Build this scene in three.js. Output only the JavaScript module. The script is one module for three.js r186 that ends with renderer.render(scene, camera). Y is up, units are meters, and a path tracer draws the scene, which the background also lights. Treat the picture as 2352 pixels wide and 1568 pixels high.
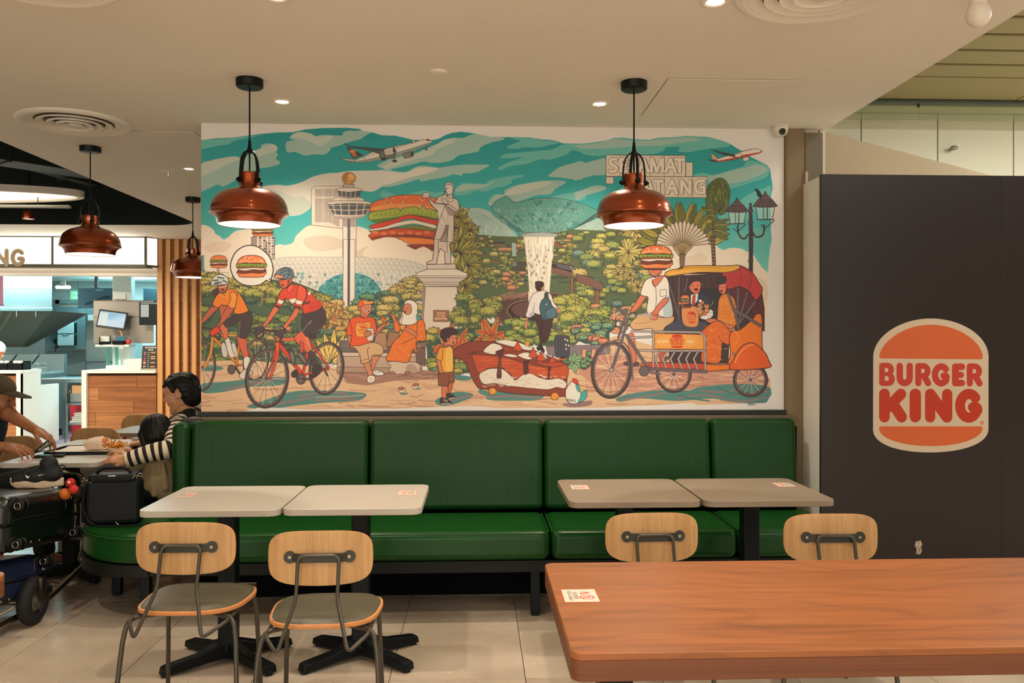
import * as THREE from 'three';
import { RoundedBoxGeometry } from 'three/addons/geometries/RoundedBoxGeometry.js';
import { mergeGeometries, mergeVertices, toCreasedNormals } from 'three/addons/utils/BufferGeometryUtils.js';
import { MarchingCubes } from 'three/addons/objects/MarchingCubes.js';
import { RectAreaLightUniformsLib } from 'three/addons/lights/RectAreaLightUniformsLib.js';

// ------------------------------------------------------------------ camera, exposure, light levels
const renderer = new THREE.WebGLRenderer({ antialias: true });
renderer.toneMapping = THREE.LinearToneMapping;
renderer.toneMappingExposure = 1.05;
renderer.shadowMap.enabled = true;
RectAreaLightUniformsLib.init();
const scene = new THREE.Scene();
scene.background = new THREE.Color(0, 0, 0);
const camera = new THREE.PerspectiveCamera(44.84, 2352 / 1568, 0.05, 60);
camera.position.set(0, 1.445, 0);
camera.rotation.y = -THREE.MathUtils.degToRad(2.4);
const LEVEL = {
  downlight: 5.6, downlightTint: [1, 0.85, 0.69],
  pendant: 1.3, pendantGlow: 1.5, pendantTint: [1, 0.88, 0.72],
  kitchen: 40, kitchenTint: [0.5, 0.93, 1],
  sign: 3.0, signGlow: 1.25, signTint: [1, 0.92, 0.78],
  counterSpot: 25, unseen_glow_panel: 2.0,
  hall: 27, hallTint: [1, 0.94, 0.85],
};

// ------------------------------------------------------------------ helpers
const PI = Math.PI, V = (x, y, z) => new THREE.Vector3(x, y, z);
let seedState = 20240607;
const rnd = () => { seedState = (seedState * 1664525 + 1013904223) >>> 0; return seedState / 4294967296; };
const rr = (a, b) => a + (b - a) * rnd();
const usedNames = new Map();
function numbered(n) { const k = usedNames.get(n) || 0; usedNames.set(n, k + 1); return k ? n + '_' + String(k).padStart(3, '0') : n; }
const std = (color, roughness = 0.6, more = {}) => new THREE.MeshStandardMaterial({ color, roughness, metalness: 0, ...more });
const phys = (color, roughness = 0.6, more = {}) => new THREE.MeshPhysicalMaterial({ color, roughness, metalness: 0, ...more });
const rgb = (r, g, b) => new THREE.Color().setRGB(r, g, b);
const flat = (g) => (g.index ? g.toNonIndexed() : g);
function prep(g) { g = flat(g); for (const k of Object.keys(g.attributes)) if (!['position', 'normal', 'uv'].includes(k)) g.deleteAttribute(k); if (!g.attributes.uv) g.setAttribute('uv', new THREE.BufferAttribute(new Float32Array(g.attributes.position.count * 2), 2)); if (!g.attributes.normal) g.computeVertexNormals(); return g; }
const join = (list) => (list.length === 1 ? list[0] : mergeGeometries(list.map(prep)));
// uv in metres, by the way each face looks
function metreUV(g, turn = false) {
  g = flat(g); const p = g.attributes.position, uv = new Float32Array(p.count * 2), a = V(), b = V(), c = V();
  for (let i = 0; i < p.count; i += 3) {
    a.fromBufferAttribute(p, i); b.fromBufferAttribute(p, i + 1); c.fromBufferAttribute(p, i + 2);
    const n = b.clone().sub(a).cross(c.clone().sub(a)), x = Math.abs(n.x), y = Math.abs(n.y), z = Math.abs(n.z);
    [a, b, c].forEach((q, k) => {
      let u, v; if (y >= x && y >= z) { u = q.x; v = -q.z; } else if (x >= z) { u = q.z; v = q.y; } else { u = q.x; v = q.y; }
      uv[(i + k) * 2] = turn ? v : u; uv[(i + k) * 2 + 1] = turn ? u : v;
    });
  }
  g.setAttribute('uv', new THREE.BufferAttribute(uv, 2)); return g;
}
function box(w, h, d, x = 0, y = 0, z = 0, r = 0) {
  const g = r > 0 ? new RoundedBoxGeometry(w, h, d, 2, Math.min(r, w / 2.01, h / 2.01, d / 2.01)) : new THREE.BoxGeometry(w, h, d);
  return g.translate(x, y, z);
}
// box from min to max corners
const bmm = (x0, y0, z0, x1, y1, z1, r = 0) => box(x1 - x0, y1 - y0, z1 - z0, (x0 + x1) / 2, (y0 + y1) / 2, (z0 + z1) / 2, r);
const cyl = (r0, r1, h, x = 0, y = 0, z = 0, n = 24) => new THREE.CylinderGeometry(r0, r1, h, n).translate(x, y, z);
const sph = (r, x = 0, y = 0, z = 0, sx = 1, sy = 1, sz = 1, n = 20) => new THREE.SphereGeometry(r, n, Math.ceil(n * 0.7)).scale(sx, sy, sz).translate(x, y, z);
const lathe = (pts, n = 48) => new THREE.LatheGeometry(pts.map(([x, y]) => new THREE.Vector2(x, y)), n);
function rod(a, b, r, n = 10) { const A = V(...a), B = V(...b), d = B.clone().sub(A), g = new THREE.CylinderGeometry(r, r, d.length(), n); g.applyQuaternion(new THREE.Quaternion().setFromUnitVectors(V(0, 1, 0), d.clone().normalize())); return g.translate((A.x + B.x) / 2, (A.y + B.y) / 2, (A.z + B.z) / 2); }
// bent round bar through points, corners rounded
function bar(pts, r, bend = 0.03, n = 10, closed = false) {
  const P = pts.map((p) => V(...p)), path = new THREE.CurvePath();
  let last = P[0];
  for (let i = 1; i < P.length - 1; i++) {
    const a = P[i - 1], b = P[i], c = P[i + 1], k = Math.min(bend, b.distanceTo(a) * 0.49, b.distanceTo(c) * 0.49);
    const s = b.clone().add(a.clone().sub(b).setLength(k)), e = b.clone().add(c.clone().sub(b).setLength(k));
    if (s.distanceTo(last) > 1e-5) path.add(new THREE.LineCurve3(last, s));
    path.add(new THREE.QuadraticBezierCurve3(s, b, e)); last = e;
  }
  path.add(new THREE.LineCurve3(last, P[P.length - 1]));
  const dense = []; path.curves.forEach((c, i) => { const k = c.isLineCurve3 ? 2 : 7; for (let j = i ? 1 : 0; j <= k; j++) dense.push(c.getPoint(j / k)); });
  const cr = new THREE.CatmullRomCurve3(dense, closed, 'centripetal');
  const t = new THREE.TubeGeometry(cr, dense.length * 2, r, n, closed);
  return closed ? t : join([t, sph(r, P[0].x, P[0].y, P[0].z, 1, 1, 1, 8), sph(r, last.x, last.y, last.z, 1, 1, 1, 8).translate(P[P.length - 1].x - last.x, P[P.length - 1].y - last.y, P[P.length - 1].z - last.z)]);
}
const tube = (pts, r, n = 8, seg = 0) => new THREE.TubeGeometry(new THREE.CatmullRomCurve3(pts.map((p) => V(...p))), seg || pts.length * 6, r, n, false);
function shapeOf(pts) { const s = new THREE.Shape(); pts.forEach(([x, y], i) => (i ? s.lineTo(x, y) : s.moveTo(x, y))); s.closePath(); return s; }
function roundRect(w, h, r, x = 0, y = 0) {
  const s = new THREE.Shape(), a = x - w / 2, b = y - h / 2;
  s.moveTo(a + r, b); s.lineTo(a + w - r, b); s.absarc(a + w - r, b + r, r, -PI / 2, 0); s.lineTo(a + w, b + h - r); s.absarc(a + w - r, b + h - r, r, 0, PI / 2);
  s.lineTo(a + r, b + h); s.absarc(a + r, b + h - r, r, PI / 2, PI); s.lineTo(a, b + r); s.absarc(a + r, b + r, r, PI, PI * 1.5); return s;
}
function extrude(shape, depth, bevel = 0, curve = 10) {
  return new THREE.ExtrudeGeometry(shape, { depth: depth - 2 * bevel, bevelEnabled: bevel > 0, bevelThickness: bevel, bevelSize: bevel, bevelOffset: -bevel, bevelSegments: 2, curveSegments: curve }).translate(0, 0, bevel);
}
const lay = (g) => g.rotateX(-PI / 2); // shape in x, y -> floor plan x, -z, thickness up
function obj(name, geos, mat, parent) {
  const m = new THREE.Mesh(Array.isArray(geos) ? join(geos) : geos, mat);
  m.name = parent ? name : numbered(name); m.castShadow = m.receiveShadow = true; (parent || scene).add(m); return m;
}
function thing(name, label, category, [x, y, z] = [0, 0, 0], turn = 0, group) {
  const o = new THREE.Group(); o.name = numbered(name); scene.add(o); o.position.set(x, y, z); o.rotation.y = turn;
  o.userData.label = label; o.userData.category = category; if (group) o.userData.group = group; return o;
}
function tag(o, label, category, group) { o.userData.label = label; o.userData.category = category; if (group) o.userData.group = group; return o; }
function struct(name, geos, mat, parent) { const o = obj(name, geos, mat, parent); if (!parent) o.userData.kind = 'structure'; return o; }
function dup(root, [x, y, z], turn, label) { const r = root.clone(); r.name = numbered(root.name.replace(/_\d{3}$/, '')); r.userData = { ...root.userData }; scene.add(r); r.position.set(x, y, z); r.rotation.y = turn; if (label) r.userData.label = label; return r; }
function piece(name, geo, mat, parent, [x, y, z] = [0, 0, 0]) { const m = new THREE.Mesh(geo, mat); m.name = name; m.castShadow = m.receiveShadow = true; m.position.set(x, y, z); parent.add(m); return m; }

// ------------------------------------------------------------------ procedural textures
const hash = (x, y, s) => { let h = Math.imul(x | 0, 374761393) + Math.imul(y | 0, 668265263) + Math.imul(s | 0, 982451653); h = Math.imul(h ^ (h >>> 13), 1274126177); return ((h ^ (h >>> 16)) >>> 0) / 4294967296; };
function vnoise(x, y, px, py, s) {
  const ix = Math.floor(x), iy = Math.floor(y), fx = x - ix, fy = y - iy, w = (a, n) => ((a % n) + n) % n, u = fx * fx * (3 - 2 * fx), v = fy * fy * (3 - 2 * fy);
  const a = hash(w(ix, px), w(iy, py), s), b = hash(w(ix + 1, px), w(iy, py), s), c = hash(w(ix, px), w(iy + 1, py), s), d = hash(w(ix + 1, px), w(iy + 1, py), s);
  return a + (b - a) * u + (c - a) * v + (a - b - c + d) * u * v;
}
function fbm(x, y, px, py, s, oct = 4) { let t = 0, a = 0.5, n = 0; for (let i = 0; i < oct; i++) { t += a * vnoise(x, y, px, py, s + i * 17); n += a; a *= 0.5; x *= 2; y *= 2; px *= 2; py *= 2; } return t / n; }
function dataTex(size, f, srgb = true, metres = 1, h = size) {
  const d = new Uint8Array(size * h * 4);
  for (let y = 0; y < h; y++) for (let x = 0; x < size; x++) { const c = f(x / size, y / h), i = (y * size + x) * 4; if (typeof c === 'number') d[i] = d[i + 1] = d[i + 2] = c * 255; else { d[i] = c[0]; d[i + 1] = c[1]; d[i + 2] = c[2]; } d[i + 3] = 255; }
  const t = new THREE.DataTexture(d, size, h); t.magFilter = THREE.LinearFilter; t.minFilter = THREE.LinearMipmapLinearFilter; t.generateMipmaps = true; t.wrapS = t.wrapT = THREE.RepeatWrapping;
  if (srgb) t.colorSpace = THREE.SRGBColorSpace; const [mx, my] = Array.isArray(metres) ? metres : [metres, metres]; t.repeat.set(1 / mx, 1 / my); t.needsUpdate = true; return t;
}
const mixc = (a, b, t) => [a[0] + (b[0] - a[0]) * t, a[1] + (b[1] - a[1]) * t, a[2] + (b[2] - a[2]) * t];
const ss = (a, b, x) => { const t = Math.min(1, Math.max(0, (x - a) / (b - a))); return t * t * (3 - 2 * t); };
// wood grain running along u; light and dark colours
function woodTex(size, lightC, darkC, seed, metres, { rings = 9, streak = 0.5, waves = 0.6 } = {}) {
  return dataTex(size, (u, v) => {
    const warp = fbm(u * 2, v * 3, 2, 3, seed, 3) * waves, band = (v + warp * 0.35) * rings;
    const ring = Math.abs(((band % 1) + 1) % 1 - 0.5) * 2, fine = fbm(u * 6, v * 220, 6, 220, seed + 5, 3), mid = fbm(u * 3, v * 40, 3, 40, seed + 9, 3);
    let t = 0.3 * Math.pow(ring, 3) + streak * (mid - 0.35) + 0.45 * (fine - 0.4);
    return mixc(lightC, darkC, Math.min(1, Math.max(0, t)));
  }, true, metres);
}
const canvasTex = (w, h, draw) => { const c = document.createElement('canvas'); c.width = w; c.height = h; draw(c.getContext('2d'), w, h); const t = new THREE.CanvasTexture(c); t.colorSpace = THREE.SRGBColorSpace; t.magFilter = THREE.LinearFilter; t.anisotropy = 8; return t; };
const mottle = (base, amp, metres, seed, size = 256, f = 4) => dataTex(size, (u, v) => { const n = fbm(u * f, v * f, f, f, seed, 5) - 0.5, m = fbm(u * 60, v * 60, 60, 60, seed + 3, 2) - 0.5; return base.map((c) => Math.max(0, Math.min(255, c * (1 + amp * n * 2 + amp * 0.5 * m)))); }, true, metres);
const bumpNoise = dataTex(256, (u, v) => fbm(u * 24, v * 24, 24, 24, 77, 4), false, 0.25);

// ------------------------------------------------------------------ shared materials
const M = {
  ceiling: std(0xffffff, 0.9, { map: mottle([240, 234, 224], 0.012, 2.3, 3) }),
  white: std(0xf0e8dc, 0.75), whiteGloss: std(0xece6da, 0.35),
  black: phys(0x090e10, 0.55, { specularIntensity: 0.4 }), blackSatin: phys(0x080f13, 0.42, { specularIntensity: 0.45 }), blackMatte: phys(0x060c0b, 0.9, { specularIntensity: 0.2 }), voidBlack: std(0x07100f, 0.85),
  darkGrey: std(0x2c2c29, 0.5), bracket: std(0x36362f, 0.42, { metalness: 0.15 }),
  chairTube: std(0x4a453b, 0.32, { metalness: 0.35 }),
  chrome: std(0xb9b3a6, 0.2, { metalness: 1 }), steel: std(0x9fb0b2, 0.32, { metalness: 0.9 }), screw: std(0xa69c88, 0.3, { metalness: 0.9 }),
  tableWhite: std(0xffffff, 0.36, { map: mottle([192, 184, 172], 0.008, 0.7, 11) }),
  tableGrey: std(0xffffff, 0.42, { map: mottle([146, 131, 112], 0.05, 0.5, 12) }),
  pad: phys(0x58513f, 0.42, { bumpMap: bumpNoise, bumpScale: 0.0002 }),
  taupe: std(0x8d7d66, 0.6), pilaster: std(0xffffff, 0.7, { map: mottle([130, 112, 84], 0.05, 0.9, 14) }),
};
// ------------------------------------------------------------------ floor: slab and single tiles
const TS = 0.582, floorSlab = struct('floor', bmm(-9, -0.12, -16, 10, -0.006, 9), std(0x4b443b, 0.9));
{
  const mats = [0, 1, 2].map((k) => std(0xffffff, 0.3, { map: dataTex(512, (u, v) => {
    const n = fbm(u * 3, v * 3, 3, 3, 40 + k * 7, 5), m = fbm(u * 14, v * 9, 14, 9, 60 + k * 3, 4), s = ss(0.5, 0.9, fbm(u * 5, v * 5, 5, 5, 90 + k, 4));
    const c = mixc([204, 189, 168], [172, 156, 136], Math.min(1, Math.max(0, (n - 0.3) * 1.6))); return mixc(c, [142, 131, 120], s * 0.12 + Math.max(0, m - 0.5) * 0.16);
  }, true, 1.1), roughnessMap: dataTex(256, (u, v) => 0.75 + 0.25 * fbm(u * 6, v * 6, 6, 6, 31 + k, 4), false, 0.9) }));
  const g = box(TS - 0.003, 0.006, TS - 0.003, 0, -0.003, 0, 0.0012);
  for (let i = -6; i < 6; i++) for (let j = 0; j < 19; j++) {
    const x = -0.376 + TS * (i + 0.5), z = -2.384 - TS * (j - 2 + 0.5);
    if (z < -10.5 || (j > 4 && i > 2) || x > 2.6) continue;
    const t = metreUV(g.clone()); const uv = t.attributes.uv, du = rnd() * 3, dv = rnd() * 3; for (let q = 0; q < uv.count; q++) uv.setXY(q, uv.getX(q) + du, uv.getY(q) + dv);
    piece('tile', t, mats[(i * 7 + j * 5 + 60) % 3], floorSlab, [x, 0, z]);
  }
  // beyond the shop: the hall floor and the seating behind the camera, too far or out of view for single tiles
  struct('floor_hall', [metreUV(bmm(2.6, -0.006, -10, 10, -0.0005, 9)), metreUV(bmm(-9, -0.006, -1.2, 2.6, -0.0005, 9)), metreUV(bmm(-9, -0.006, -10.5, -3.88, -0.0005, -1.2)), metreUV(bmm(1.371, -0.006, -10.5, 2.6, -0.0005, -4.132))], mats[0]);
}
struct('floor_kitchen', bmm(-9, -0.006, -16, -0.5, 0, -10.5), std(0xffffff, 0.45, { map: mottle([150, 112, 116], 0.08, 0.8, 21) }));

// ------------------------------------------------------------------ walls
const CH = 2.745;
const wallMat = std(0xffffff, 0.8, { map: mottle([214, 202, 184], 0.015, 1.7, 22) });
struct('wall_mural', bmm(-1.643, 0, -5.24, 2.14, CH + 0.05, -5.006), wallMat);
struct('unseen_wall_rear', bmm(-9, 0, 9, 10, 4.6, 9.15), wallMat);  // unseen walls on three sides, closing the room for bounced light
struct('unseen_wall_left', bmm(-9.15, 0, -16, -9, 4.6, 9.15), wallMat);
struct('unseen_wall_right', bmm(10, 0, -11, 10.15, 4.6, 9.15), wallMat);
struct('trim_1', bmm(-1.655, 1.003, -5.006, 1.882, 1.026, -4.962, 0.003), std(0x0a130f, 0.5));       // dark strip under the mural
struct('trim_2', [bmm(-1.70, 0.93, -5.006, 1.93, 0.998, -4.945, 0.004)], std(0x6d614e, 0.6));          // capping rail behind the bench
struct('trim_3', bmm(-1.735, 0.945, -4.96, -1.62, 0.992, -4.925, 0.004), M.darkGrey);
struct('pilaster', bmm(1.882, 0, -5.006, 2.0, CH, -4.975, 0.003), M.pilaster);
struct('trim_4', [bmm(1.995, 1.75, -4.99, 2.012, 2.48, -4.955, 0.004)], std(0xb0a48f, 0.6));

// ------------------------------------------------------------------ ceiling with the dark opening on the left
{
  const s = shapeOf([[-9, -1.6], [2.14, -1.6], [2.14, 5.3], [-1.2, 5.3], [-1.2, 10.7], [-9, 10.7]]);
  const hole = new THREE.Path(), x0 = -8.4, x1 = -3.09, z0 = 0.4, z1 = 9.42, r = 0.34;
  hole.moveTo(x0, z0); hole.lineTo(x1, z0); hole.lineTo(x1, z1 - r); hole.absarc(x1 - r, z1 - r, r, 0, PI / 2, false); hole.lineTo(x0, z1); hole.closePath();
  s.holes.push(hole);
  struct('ceiling', metreUV(new THREE.ExtrudeGeometry(s, { depth: 0.22, bevelEnabled: false, curveSegments: 14 }).rotateX(-PI / 2).translate(0, CH, 0)), M.ceiling);
  // the black plenum above the opening
  const p = [bmm(-8.9, 3.75, -10.6, -2.2, 3.85, 0.1), bmm(-8.9, CH + 0.22, 0, -2.2, 3.75, 0.1), bmm(-2.3, CH + 0.22, -10.6, -2.2, 3.75, -0.4), bmm(-8.9, CH + 0.22, -10.7, -2.2, 3.75, -10.6)];
  struct('ceiling_void', p, M.voidBlack);
  const ln = new THREE.Shape(), hl = new THREE.Path(), ring = (o, e) => { const X0 = x0 + e, X1 = x1 - e, Z0 = z0 + e, Z1 = z1 - e, q = r - e; o.moveTo(X0, Z0); o.lineTo(X1, Z0); o.lineTo(X1, Z1 - q); o.absarc(X1 - q, Z1 - q, q, 0, PI / 2, false); o.lineTo(X0, Z1); o.closePath(); };
  ring(ln, 0.001); ring(hl, 0.012); ln.holes.push(hl); struct('void_liner', new THREE.ExtrudeGeometry(ln, { depth: 0.7, bevelEnabled: false, curveSegments: 20 }).rotateX(-PI / 2).translate(0, CH + 0.002, 0), std(0x0b1917, 0.8));
  struct('void_fascia', bmm(-8.4, CH + 0.23, -9.5, -3.5, CH + 0.72, -9.42), std(0x0b1917, 0.8));
  struct('fascia_hall', [bmm(2.10, CH + 0.22, -5.3, 2.14, 4.6, 1.6), bmm(-9, CH + 0.22, 1.56, 2.14, 4.6, 1.6)], M.ceiling);
}
const ductMat = std(0x1c2624, 0.7);
for (const [a, b, w, h, lab] of [[[-3.3, -8.9], [-7.4, -4.2], 0.34, 0.26, 'wide black air duct crossing the open dark ceiling'], [[-4.2, -9.3], [-5.6, -3.6], 0.12, 0.1, 'thin black cable tray inside the open dark ceiling']]) {
  const d = V(b[0] - a[0], 0, b[1] - a[1]), L = d.length(), t = thing('ceiling_duct', lab, 'duct', [(a[0] + b[0]) / 2, 3.2, (a[1] + b[1]) / 2], Math.atan2(d.x, d.z));
  obj('duct_body', box(w, h, L, 0, 0, 0, 0.01), ductMat, t);
  for (let k = 0; k < 6; k++) obj('flange', box(w + 0.03, h + 0.03, 0.03, 0, 0, -L / 2 + L * (k + 0.5) / 6, 0.004), ductMat, t);
  for (let k = 0; k < 4; k++) obj('hanger', bmm(-0.006, h / 2, -0.006, 0.006, 0.54, 0.006).translate(0, 0, -L / 2 + L * (k + 0.5) / 4), ductMat, t);
}
for (let k = 0; k < 7; k++) tag(obj('ceiling_pipe', rod([-8.4, 3.42 + 0.05 * (k % 3), -3.4 - k * 0.85], [-2.5, 3.42 + 0.05 * (k % 3), -3.2 - k * 0.85], 0.035 + 0.012 * (k % 2)), ductMat), 'dark pipe running across the open black ceiling', 'pipe', 'pipes in the dark ceiling');
for (let k = 0; k < 3; k++) tag(obj('ceiling_beam', box(0.16, 0.2, 8.6, -4 - k * 1.5, 3.62, -5.2), ductMat), 'dark beam along the top of the open black ceiling', 'beam', 'beams in the dark ceiling');

// oval light hanging in the opening, with the thin rail under it
{
  const t = thing('oval_ceiling_light', 'long oval white light panel hanging in the dark ceiling opening', 'light', [-5.35, 2.83, -8.0]);
  const ring = new THREE.Shape(); ring.absellipse(0, 0, 1.62, 0.42, 0, PI * 2); const inn = new THREE.Path(); inn.absellipse(0, 0, 1.56, 0.37, 0, PI * 2); ring.holes.push(inn);
  const dif = new THREE.Shape(); dif.absellipse(0, 0, 1.56, 0.37, 0, PI * 2);
  obj('rim', lay(extrude(ring, 0.06, 0, 48)).translate(0, -0.02, 0), M.white, t);
  obj('diffuser', lay(extrude(dif, 0.02, 0, 48)), std(0xfff4e4, 0.8, { emissive: rgb(1, 0.88, 0.74), emissiveIntensity: 1.05 }), t);
  for (const x of [-1, 1]) obj('hanging_wire', rod([x, 0.03, 0], [x, 0.9, 0], 0.004), M.black, t);
  const l = new THREE.RectAreaLight(rgb(1, 0.86, 0.7), 2, 2.6, 0.5); l.position.set(-5.35, 2.805, -8); l.rotation.x = -PI / 2; scene.add(l);
  const u = thing('light_rail', 'thin pale light rail below the oval ceiling light', 'rail', [-5.35, 2.72, -8.0]);
  obj('rail', box(3.0, 0.025, 0.05, 0, 0, 0, 0.006), std(0xa9a69a, 0.5), u); for (const x of [-1.2, 1.2]) obj('hanging_wire', rod([x, 0.01, 0], [x, 0.09, 0], 0.004), M.black, u);
}

// access panels and their thin joints
function accessPanel(x0, z0, x1, z1, lab) { const t = tag(struct('access_panel', bmm(x0 + 0.003, CH - 0.004, z0 + 0.003, x1 - 0.003, CH + 0.0, z1 - 0.003, 0.0015), M.ceiling), lab, 'panel'); t.userData.kind = 'structure'; struct('panel_joint', bmm(x0, CH - 0.0012, z0, x1, CH + 0.001, z1), std(0x8a7a64, 0.9), t); return t; }
accessPanel(-2.62, -6.2, -1.75, -5.2, 'square white access panel in the ceiling left of the mural');
accessPanel(0.94, -4.72, 1.62, -4.05, 'square white access panel in the ceiling near the camera dome');

// ------------------------------------------------------------------ ceiling diffusers
function airVent(x, z, label) {
  const t = thing('air_vent', label, 'vent', [x, CH, z], 0);
  const cone = (r0, r1, y0, y1) => lathe([[r0, y0], [r1, y1], [r1 + 0.004, y1 + 0.004], [r0 + 0.002, y0 + 0.012], [r0, y0]], 64);
  obj('outer_ring', lathe([[0.31, -0.001], [0.312, -0.01], [0.29, -0.022], [0.262, -0.016], [0.258, -0.001]], 64), M.ceiling, t);
  for (const [a, b, d] of [[0.262, 0.215, 0], [0.205, 0.165, 1], [0.15, 0.115, 2], [0.10, 0.07, 3]]) obj('cone_ring', cone(a, b, -0.018 - d * 0.004, -0.003), M.ceiling, t);
  obj('centre_disc', lathe([[0.0001, -0.032], [0.045, -0.03], [0.05, -0.024], [0.035, -0.008]], 40), M.ceiling, t);
  obj('dark_throat', cyl(0.258, 0.258, 0.001, 0, -0.0015, 0, 48), std(0x6e6252, 0.9), t);
  return t;
}
airVent(-2.38, -5.0, 'round ceiling air diffuser left of the mural, whole in view');
airVent(-1.56, -2.96, 'round ceiling air diffuser cut by the top edge, upper left');
airVent(1.27, -3.0, 'round ceiling air diffuser cut by the top edge, upper right');

// ------------------------------------------------------------------ downlights: fitting, glowing lens and its light
function downlight(x, z, label, seen = true) {
  const t = thing('downlight', label, 'light', [x, CH, z], 0, 'recessed ceiling downlights');
  if (seen) obj('trim_ring', lathe([[0.052, 0.004], [0.054, -0.004], [0.045, -0.007], [0.034, -0.002], [0.03, 0.004]], 32), M.white, t);
  obj('lens', cyl(0.031, 0.031, 0.004, 0, -0.001, 0, 24), std(0xfff2dd, 0.5, { emissive: rgb(1, 0.85, 0.62), emissiveIntensity: 6 }), t);
  const l = new THREE.SpotLight(rgb(...LEVEL.downlightTint), LEVEL.downlight, 0, 1.02, 0.75, 2); l.position.set(x, CH - 0.01, z); l.target.position.set(x, 0, z); l.castShadow = true; l.shadow.radius = 1.4; scene.add(l, l.target);
}
downlight(-1.056, -4.53, 'small glowing downlight above the left pendant table'); downlight(0.668, -4.5, 'small glowing downlight left of the right pendant');
downlight(-0.756, -3.15, 'bright downlight at the top edge of the picture, left of centre'); downlight(0.909, -3.13, 'bright downlight at the top edge, right of centre');
downlight(-2.167, -6.318, 'small square-looking downlight left of the mural top');
for (const [x, z] of [[-2.5, -3.15], [-2.5, -1.8], [-0.8, -1.8], [0.9, -1.8], [-2.5, -0.4], [-0.8, -0.4], [0.9, -0.4], [-0.8, 0.9], [0.9, 0.9]]) downlight(x, z, 'unseen downlight out of frame, placed to light tables and floor');  // unseen downlights out of frame, carrying on the ceiling grid

// sensors and cameras
{
  let t = thing('smoke_detector', 'flat round white detector on the ceiling above the mural', 'detector', [-0.188, CH, -4.0]);
  obj('base', lathe([[0.0001, -0.012], [0.035, -0.012], [0.042, -0.006], [0.045, 0]], 32), M.ceiling, t);
  t = thing('ceiling_sprinkler', 'small ceiling sprinkler plate beside the far left downlight', 'sprinkler', [-2.36, CH, -6.43]); obj('plate', lathe([[0.0001, -0.012], [0.03, -0.012], [0.06, -0.003], [0.062, 0]], 32), M.white, t); obj('head', cyl(0.012, 0.008, 0.025, 0, -0.024, 0, 12), M.chrome, t);
  t = thing('ceiling_sensor', 'small round sensor at the ceiling corner beside the mural', 'sensor', [-2.18, CH, -6.72]); obj('plate', lathe([[0.0001, -0.014], [0.03, -0.012], [0.045, 0]], 24), M.white, t);
  t = thing('security_camera', 'white turret security camera above the mural corner', 'camera', [1.83, CH, -4.92]);
  obj('mount', lathe([[0.0001, -0.012], [0.044, -0.012], [0.046, 0]], 32), M.whiteGloss, t);
  const body = lathe([[0.0001, -0.062], [0.026, -0.058], [0.038, -0.045], [0.043, -0.02], [0.043, -0.012]], 32); obj('housing', body, M.whiteGloss, t);
  const eye = new THREE.Group(); const lens = obj('lens', [cyl(0.02, 0.02, 0.01, 0, 0, 0, 24)], std(0x0a0d0c, 0.15), t); lens.geometry.rotateX(PI / 2 + 0.35).translate(-0.004, -0.042, 0.036);
  const ring = obj('led_ring', new THREE.TorusGeometry(0.0145, 0.0022, 6, 24).rotateX(0.35).translate(-0.004, -0.0437, 0.0413), std(0x4d524e, 0.3), t);
  t = thing('dome_camera', 'white capsule camera hanging from the ceiling at upper right', 'camera', [1.86, CH, -3.0]);
  obj('neck', cyl(0.03, 0.03, 0.06, 0, -0.03, 0, 24), M.whiteGloss, t); obj('dome', sph(0.044, 0, -0.085, 0, 1, 1.1, 1, 28), M.whiteGloss, t);
}

// ------------------------------------------------------------------ the dark hoarding on the right
{
  const dark = std(0xffffff, 0.34, { map: mottle([34, 25, 25], 0.05, 1.3, 23) });
  const t = struct('hoarding', bmm(1.99, 0, -5.0, 4.6, 2.405, -4.712), std(0xfaf6ee, 0.6));
  struct('front_board', bmm(1.985, 0.0, -4.714, 3.0565, 2.412, -4.7, 0.002), dark, t); struct('front_board', bmm(3.0575, 0.0, -4.714, 4.6, 2.412, -4.7, 0.002), dark, t);
  struct('edge_strip', bmm(1.981, 0, -4.715, 1.987, 2.41, -4.697), std(0x14110f, 0.5), t);
  // bare patch where the film has come off
  const p = new THREE.Shape([[-0.02, 0.036], [0.012, 0.04], [0.02, 0.02], [0.014, 0.004], [0.019, -0.02], [0.006, -0.042], [-0.016, -0.036], [-0.012, -0.012], [-0.022, 0.01]].map(([x, y]) => new THREE.Vector2(x, y)));
  struct('torn_patch', extrude(p, 0.001).translate(2.56, 0.25, -4.7), std(0xffffff, 0.8, { map: mottle([170, 150, 130], 0.5, 0.06, 24, 128, 6) }), t);
}
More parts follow.
